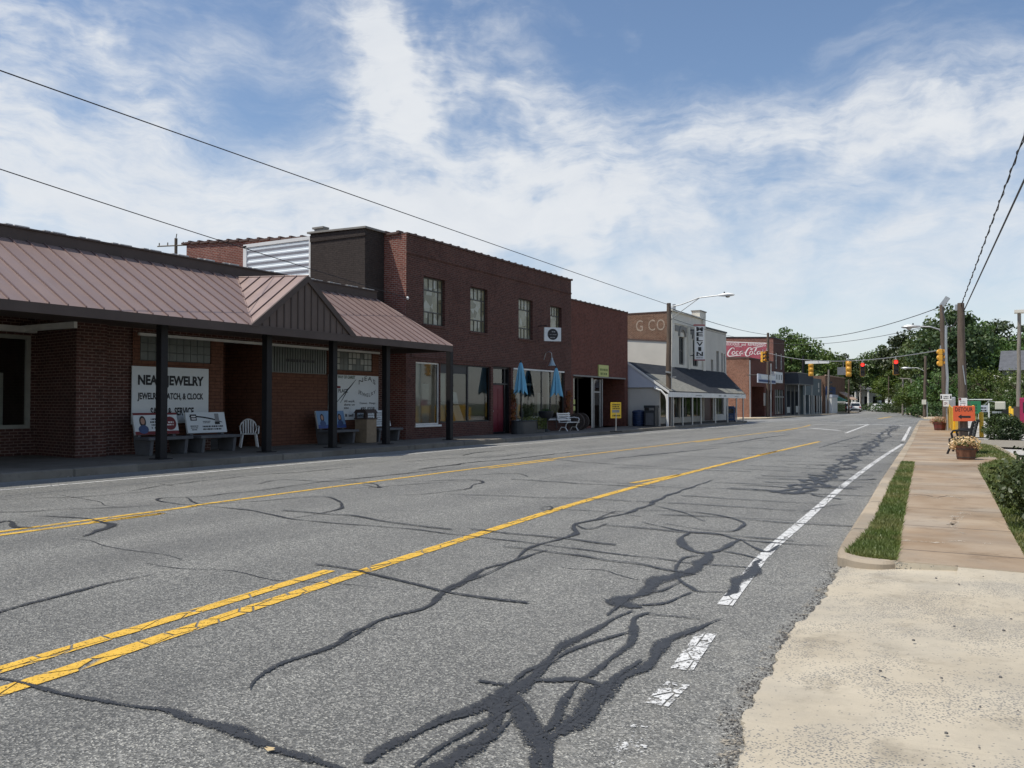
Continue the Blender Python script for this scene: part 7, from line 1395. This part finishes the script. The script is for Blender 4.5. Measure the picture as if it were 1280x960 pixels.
# bushes
def bush(loc, rad, n, size, label, mat, seed, name='shrub'):
    r = root(name, loc, label, 'shrub', local=True); q = random.Random(seed); m = MB()
    leaf_cloud(m, (0, 0, rad[2]*.5), (rad[0]*.86, rad[1]*.86, rad[2]*.9), n//2, size*1.25, q, .2)
    for _ in range(46):
        t = q.uniform(0, 6.28); u = q.uniform(-.35, 1); w = math.sqrt(max(0, 1-u*u)); c = (rad[0]*.86*w*math.cos(t), rad[1]*.86*w*math.sin(t), max(.05, rad[2]*.5+rad[2]*.62*u)); k = q.uniform(.16, .3); leaf_cloud(m, c, (rad[0]*k, rad[1]*k, rad[2]*k), n//60, size, q, .1)
    m.build('foliage', mat, r, local=True); m = MB()
    for k in range(9): t = 6.28*k/9; m.tube([(0, 0, 0), (rad[0]*.5*math.cos(t), rad[1]*.5*math.sin(t), rad[2]*.75)], [.03, .008], 5)
    m.build('stems', M['bark'], r, local=True); return r
p = G(1255.5, 549.5, ZR); bush((p.x, p.y+.75, ZR-.02), (.82, .8, .78), 5200, .075, 'dense dark round clipped bush at the edge of the parking lot', M['leaf_shrub'], 3)
bush((1.18, 12.0, ZR-.02), (1.28, 1.9, .88), 22000, .052, 'large dark leafy bush spilling beside the near sidewalk', M['leaf_shrub'], 5)
for k, (px, py, y, w, lab) in enumerate(((1148, 519, 120, 2.2, 'low green hedge clump between the timber posts and the dark corner pole'), (1112, 515, 160, 2.4, 'low far hedge clump beside the small white car'), (1125, 516, 150, 2.2, 'low far hedge clump left of the timber posts'), (1165, 521, 102, 2.0, 'low shrub clump behind the tan corner path'), (1245, 524, 98, 1.6, 'small dark shrub beside the cream cart'), (1095, 513.5, 176, 3.0, 'far low hedge clump before the white columned house'))):
    bush((PY(px, py, y).x, y, 0), (w*1.3, w, 1.25), 1200, .22, lab, M['leaf_shrub'] if k % 2 else M['leaf_dark'], 20+k, 'hedge_clump')

# ================================================================== TREES
def tree_proto(mat, seed, n=7200, hgt=10.0, crown=(3.9, 3.9, 3.9), cz=6.0, leaf=.34):
    q = random.Random(seed); r = root('tree', (0, 0, 0), 'tree', 'tree', 'trees behind the street', local=True)
    m = MB(); m.tube([(0, 0, -.2), (q.gauss(0, .1), q.gauss(0, .1), hgt*.18), (q.gauss(0, .2), q.gauss(0, .2), hgt*.45), (q.gauss(0, .3), q.gauss(0, .3), hgt*.8)], [.32, .24, .18, .05], 8)
    for k in range(9):
        t = q.uniform(0, 6.28); z = hgt*q.uniform(.25, .55); l = crown[0]*q.uniform(.55, .9); m.tube([(0, 0, z), (l*.5*math.cos(t), l*.5*math.sin(t), z+l*.35), (l*math.cos(t), l*math.sin(t), z+l*.75)], [.12, .08, .02], 6)
    m.build('trunk', M['bark'], r, local=True, smooth=True); m = MB(); nc = 78
    for k in range(nc):
        while True:
            p = Vector((q.uniform(-1, 1), q.uniform(-1, 1), q.uniform(-1, 1)))
            if .25 < p.length < 1: break
        sh = 1-.28*max(0, p.z)**2; c = (p.x*crown[0]*sh*q.uniform(.8, 1.12), p.y*crown[1]*sh*q.uniform(.8, 1.12), cz+p.z*crown[2]*q.uniform(.85, 1.1)); s = q.uniform(.7, 1.5)*crown[0]/3.9; leaf_cloud(m, c, (s, s, s*.62), n//nc, leaf, q, .25)
    m.build('crown', mat, r, local=True); return r
PROTO = {}
for k, (nm, mt) in enumerate((('mid', 'leaf'), ('mid2', 'leaf'), ('dark', 'leaf_dark'), ('dark2', 'leaf_dark'), ('light', 'leaf_light'))):
    PROTO[nm] = tree_proto(M[mt], 100+k, crown=(3.9, 3.9, 3.7) if k % 2 == 0 else (3.5, 3.5, 4.2), cz=6.0 if k % 2 == 0 else 5.6, leaf=.36)
low = tree_proto(M['leaf_light'], 131, 5200, 6, (3.6, 3.2, 2.1), 3.2, .26); low2 = tree_proto(M['leaf'], 132, 5200, 6, (3.4, 3.2, 2.4), 3.0, .26); PROTO['low'] = low; PROTO['low2'] = low2
USED = set()
def tree(kind, px, y, top, wpx, label, base=0):
    pr = PROTO[kind]; x = PY(px, 500, y).x; z = PY(px, top, y).z; dep = Vector((x, y, 0)).dot(_f); full = 9.9 if kind not in ('low', 'low2') else 5.5; cw = 8.2 if kind not in ('low', 'low2') else 7.4
    sz = (z-base)/full; sx_ = wpx*dep/F/cw; rz = rnd.uniform(0, 6.28)
    if kind not in USED: USED.add(kind); o = pr; o.location = (x, y, base); o.rotation_euler = (0, 0, rz); o['label'] = label
    else: o = dup(pr, (x, y, base), rz, label)
    o.scale = (sx_, sx_, sz); return o
tree('mid', 988, 150, 408, 78, 'broad green tree rising directly behind the grey-green shop, tallest on that side'); tree('light', 1022, 172, 428, 66, 'yellow-green tree right of the tallest one behind the shops'); tree('mid2', 1052, 185, 442, 60, 'mid green tree over the far orange brick shop')
tree('dark', 1042, 168, 468, 46, 'dark lower tree right behind the tan awning'); tree('dark2', 1085, 205, 446, 60, 'dark tree in the gap above the white columned house'); tree('mid', 1104, 200, 430, 62, 'tall green tree rising behind the right side of the columned house')
tree('light', 1120, 180, 464, 56, 'light green tree at the roadside right of the columned house'); tree('dark', 1132, 185, 414, 74, 'tall dark tree behind the light roadside tree'); tree('mid2', 1156, 165, 414, 74, 'mid green tree behind the dark corner lamp pole'); tree('dark2', 1150, 135, 466, 58, 'dark low-branching tree behind the timber posts'); 
tree('dark', 1188, 135, 381, 100, 'very tall dark tree behind the dark pole with the floodlight'); tree('mid', 1222, 150, 414, 84, 'green tree between the tall dark tree and the grey roof'); tree('dark2', 1262, 160, 399, 94, 'tall dark tree behind the steep grey roof'); tree('mid2', 1298, 155, 404, 90, 'green tree behind the square-headed parking lot light')
tree('low2', 1172, 106, 462, 74, 'bushy green tree behind the steel pole and arrow plate'); tree('low', 1226, 112, 460, 82, 'spreading yellow-green small tree behind the detour pole'); tree('low2', 1200, 108, 476, 50, 'small dark green tree behind the utility cabinet'); tree('low2', 1246, 110, 474, 54, 'small grey-green tree in front of the grey-roofed house')
tree('low', 1272, 106, 462, 56, 'small tree hung with pale blossom'); tree('dark', 1015, 230, 445, 60, 'dark distant tree between the shops and the far brick shop'); tree('mid2', 1064, 240, 452, 60, 'distant mid green tree over the bend in the road'); tree('dark2', 1210, 175, 430, 70, 'distant dark tree behind the tall one by the signal pole')
tree('mid', 1049, 160, 480, 26, 'narrow green tree between the tan awning and the white columned house')
for k_, (kd, px, y, tp_, w_, lab) in enumerate((('mid', 1104, 226, 438, 70, 'second-row green tree over the light roadside tree'), ('light', 1134, 185, 440, 66, 'yellow-green second-row tree left of the dark corner lamp pole'), ('mid2', 1170, 150, 398, 92, 'full green tree filling the gap left of the dark pole with the floodlight'), ('mid', 1208, 145, 394, 92, 'full green tree directly behind the detour pole'),
  ('mid2', 1238, 150, 416, 80, 'full green tree left of the steep grey roof'), ('low', 1150, 110, 476, 66, 'bushy yellow-green understorey behind the dark corner lamp pole'), ('low2', 1212, 116, 482, 54, 'low bushy tree behind the small white pole notice'), ('low', 1240, 114, 470, 66, 'yellow-green small tree just left of the steep grey roof'), ('low2', 1188, 108, 470, 66, 'bushy understorey tree behind the yellow guard panels'), ('low2', 1132, 145, 480, 52, 'bushy understorey behind the cream roadside sign'),
  ('dark', 1034, 200, 440, 70, 'dark tree filling the skyline behind the grey wooden pole'), ('mid', 1006, 190, 432, 70, 'green tree filling the skyline behind the dark canopy shop'), ('low2', 1262, 104, 482, 46, 'low dark bushy tree in front of the grey-roofed house'), ('low2', 1284, 102, 470, 60, 'low dark bushy tree behind the service machine'))): tree(kd, px, y, tp_, w_, lab)
x = PY(1266, 500, 101).x; m = MB(); q = random.Random(44)
for k in range(15): leaf_cloud(m, (x+q.uniform(-1.6, 1.8), 101.0+q.uniform(-.6, .8), 3.2+q.uniform(-1.2, 1.3)), (.3, .3, .18), 7, .16, q, 0)
tag(m.build('blossom_cluster', M['petal_white']), 'white blossom clusters on a small tree behind the parking lot', 'blossom'); 
# ================================================================== CARS
def car(loc, rz, label, paint, suv=True, name='parked_car'):
    r = root(name, loc, label, 'car', 'cars on the far street', rz=rz, local=True); W2 = .90; L2 = 2.25
    prof = [(-L2, .35), (-L2, .85), (-L2+.12, 1.0), (-L2+.25, 1.62 if suv else 1.05), (-1.3 if suv else -1.5, 1.68 if suv else 1.1), (.35, 1.64 if suv else 1.42), (1.0, 1.05), (2.0, .92), (L2, .7), (L2, .32), (1.9, .25), (-1.9, .25)]
    if not suv: prof = [(-L2, .35), (-L2, .85), (-L2+.1, 1.0), (-1.6, 1.06), (-1.0, 1.42), (.2, 1.44), (1.0, 1.02), (2.0, .88), (L2, .65), (L2, .32), (1.9, .22), (-1.9, .22)]
    m = MB(); inset = lambda z: W2-.16*max(0, (z-.95)/.7)
    a = [Vector((-inset(z), x, z)) for x, z in prof]; b = [Vector((inset(z), x, z)) for x, z in prof]; m.face(a); m.face(b[::-1])
    for i in range(len(prof)): j = (i+1) % len(prof); m.face([a[i], b[i], b[j], a[j]])
    body = m.build('body', paint, r, local=True, bevel=.06); zt_ = 1.58 if suv else 1.38; zb = 1.03
    m = MB()
    for s in (-1, 1): xs = inset(1.05)+.012; xt = inset(zt_)+.012; yb = -L2+.3 if suv else -1.5; m.face([(s*xs, yb, zb), (s*xs, .85, zb), (s*xt, .3, zt_-.05), (s*xt, yb+.12 if suv else -1.0, zt_-.05)])
    m.build('side_window', M['car_glass'], r, local=True); m = MB(); y0 = -L2+.10 if suv else -1.62; y1 = -L2+.20 if suv else -1.06; m.face([(-.72, y0-.015, zb+.04), (.72, y0-.015, zb+.04), (.64, y1-.02, zt_-.04), (-.64, y1-.02, zt_-.04)]); m.build('rear_window', M['car_glass'], r, local=True)
    m = MB(); m.face([(-.74, .98, 1.09), (.74, .98, 1.09), (.66, .42 if suv else .28, zt_-.0), (-.66, .42 if suv else .28, zt_-.0)]); m.build('windscreen', M['car_glass'], r, local=True)
    for sx_ in (-1, 1):
        for y in (-1.4, 1.4): w = MB(); w.lathe([(.2, -.11), (.33, -.11), (.34, 0), (.33, .11), (.2, .11)], (sx_*.80, y, .33), 16, axis=Matrix.Rotation(R(90), 3, 'Y')); o = w.build('wheel', M['tyre'], r, local=True); h = MB(); h.lathe([(.0001, -.115), (.2, -.115), (.2, .115), (.0001, .115)], (sx_*.80, y, .33), 12, axis=Matrix.Rotation(R(90), 3, 'Y')); h.build('rim', M['alu'], o, local=True)
        MB().box(sx_*.72-.12, sx_*.72+.12, -L2-.02, -L2+.02, .72, .98).build('tail_lamp', M['lamp_red'], r, local=True); MB().box(sx_*.66-.17, sx_*.66+.17, L2-.03, L2+.02, .58, .72).build('headlight', M['alu'], r, local=True)
    MB().box(-.8, .8, -L2-.03, -L2+.02, .32, .52).build('bumper', M['trough'], r, local=True); MB().box(-.26, .26, -L2-.035, -L2-.03, .62, .76).build('number_plate', M['sign_white'], r, local=True); return r
car((PY(1069, 516, 164).x, 164, 0), R(10), 'white estate car seen from behind on the far street', M['car_white']); car((PY(1098.5, 514, 168).x, 168, 0), R(200), 'small white saloon car coming round the bend', M['car_white'], False); car((PY(1049.5, 517, 146).x, 146, 0), R(15), 'dark car parked by the far shop awning', M['car_black']); car((PY(1055, 515, 158).x, 158, 0), R(12), 'white car parked just beyond the dark car', M['car_white'])
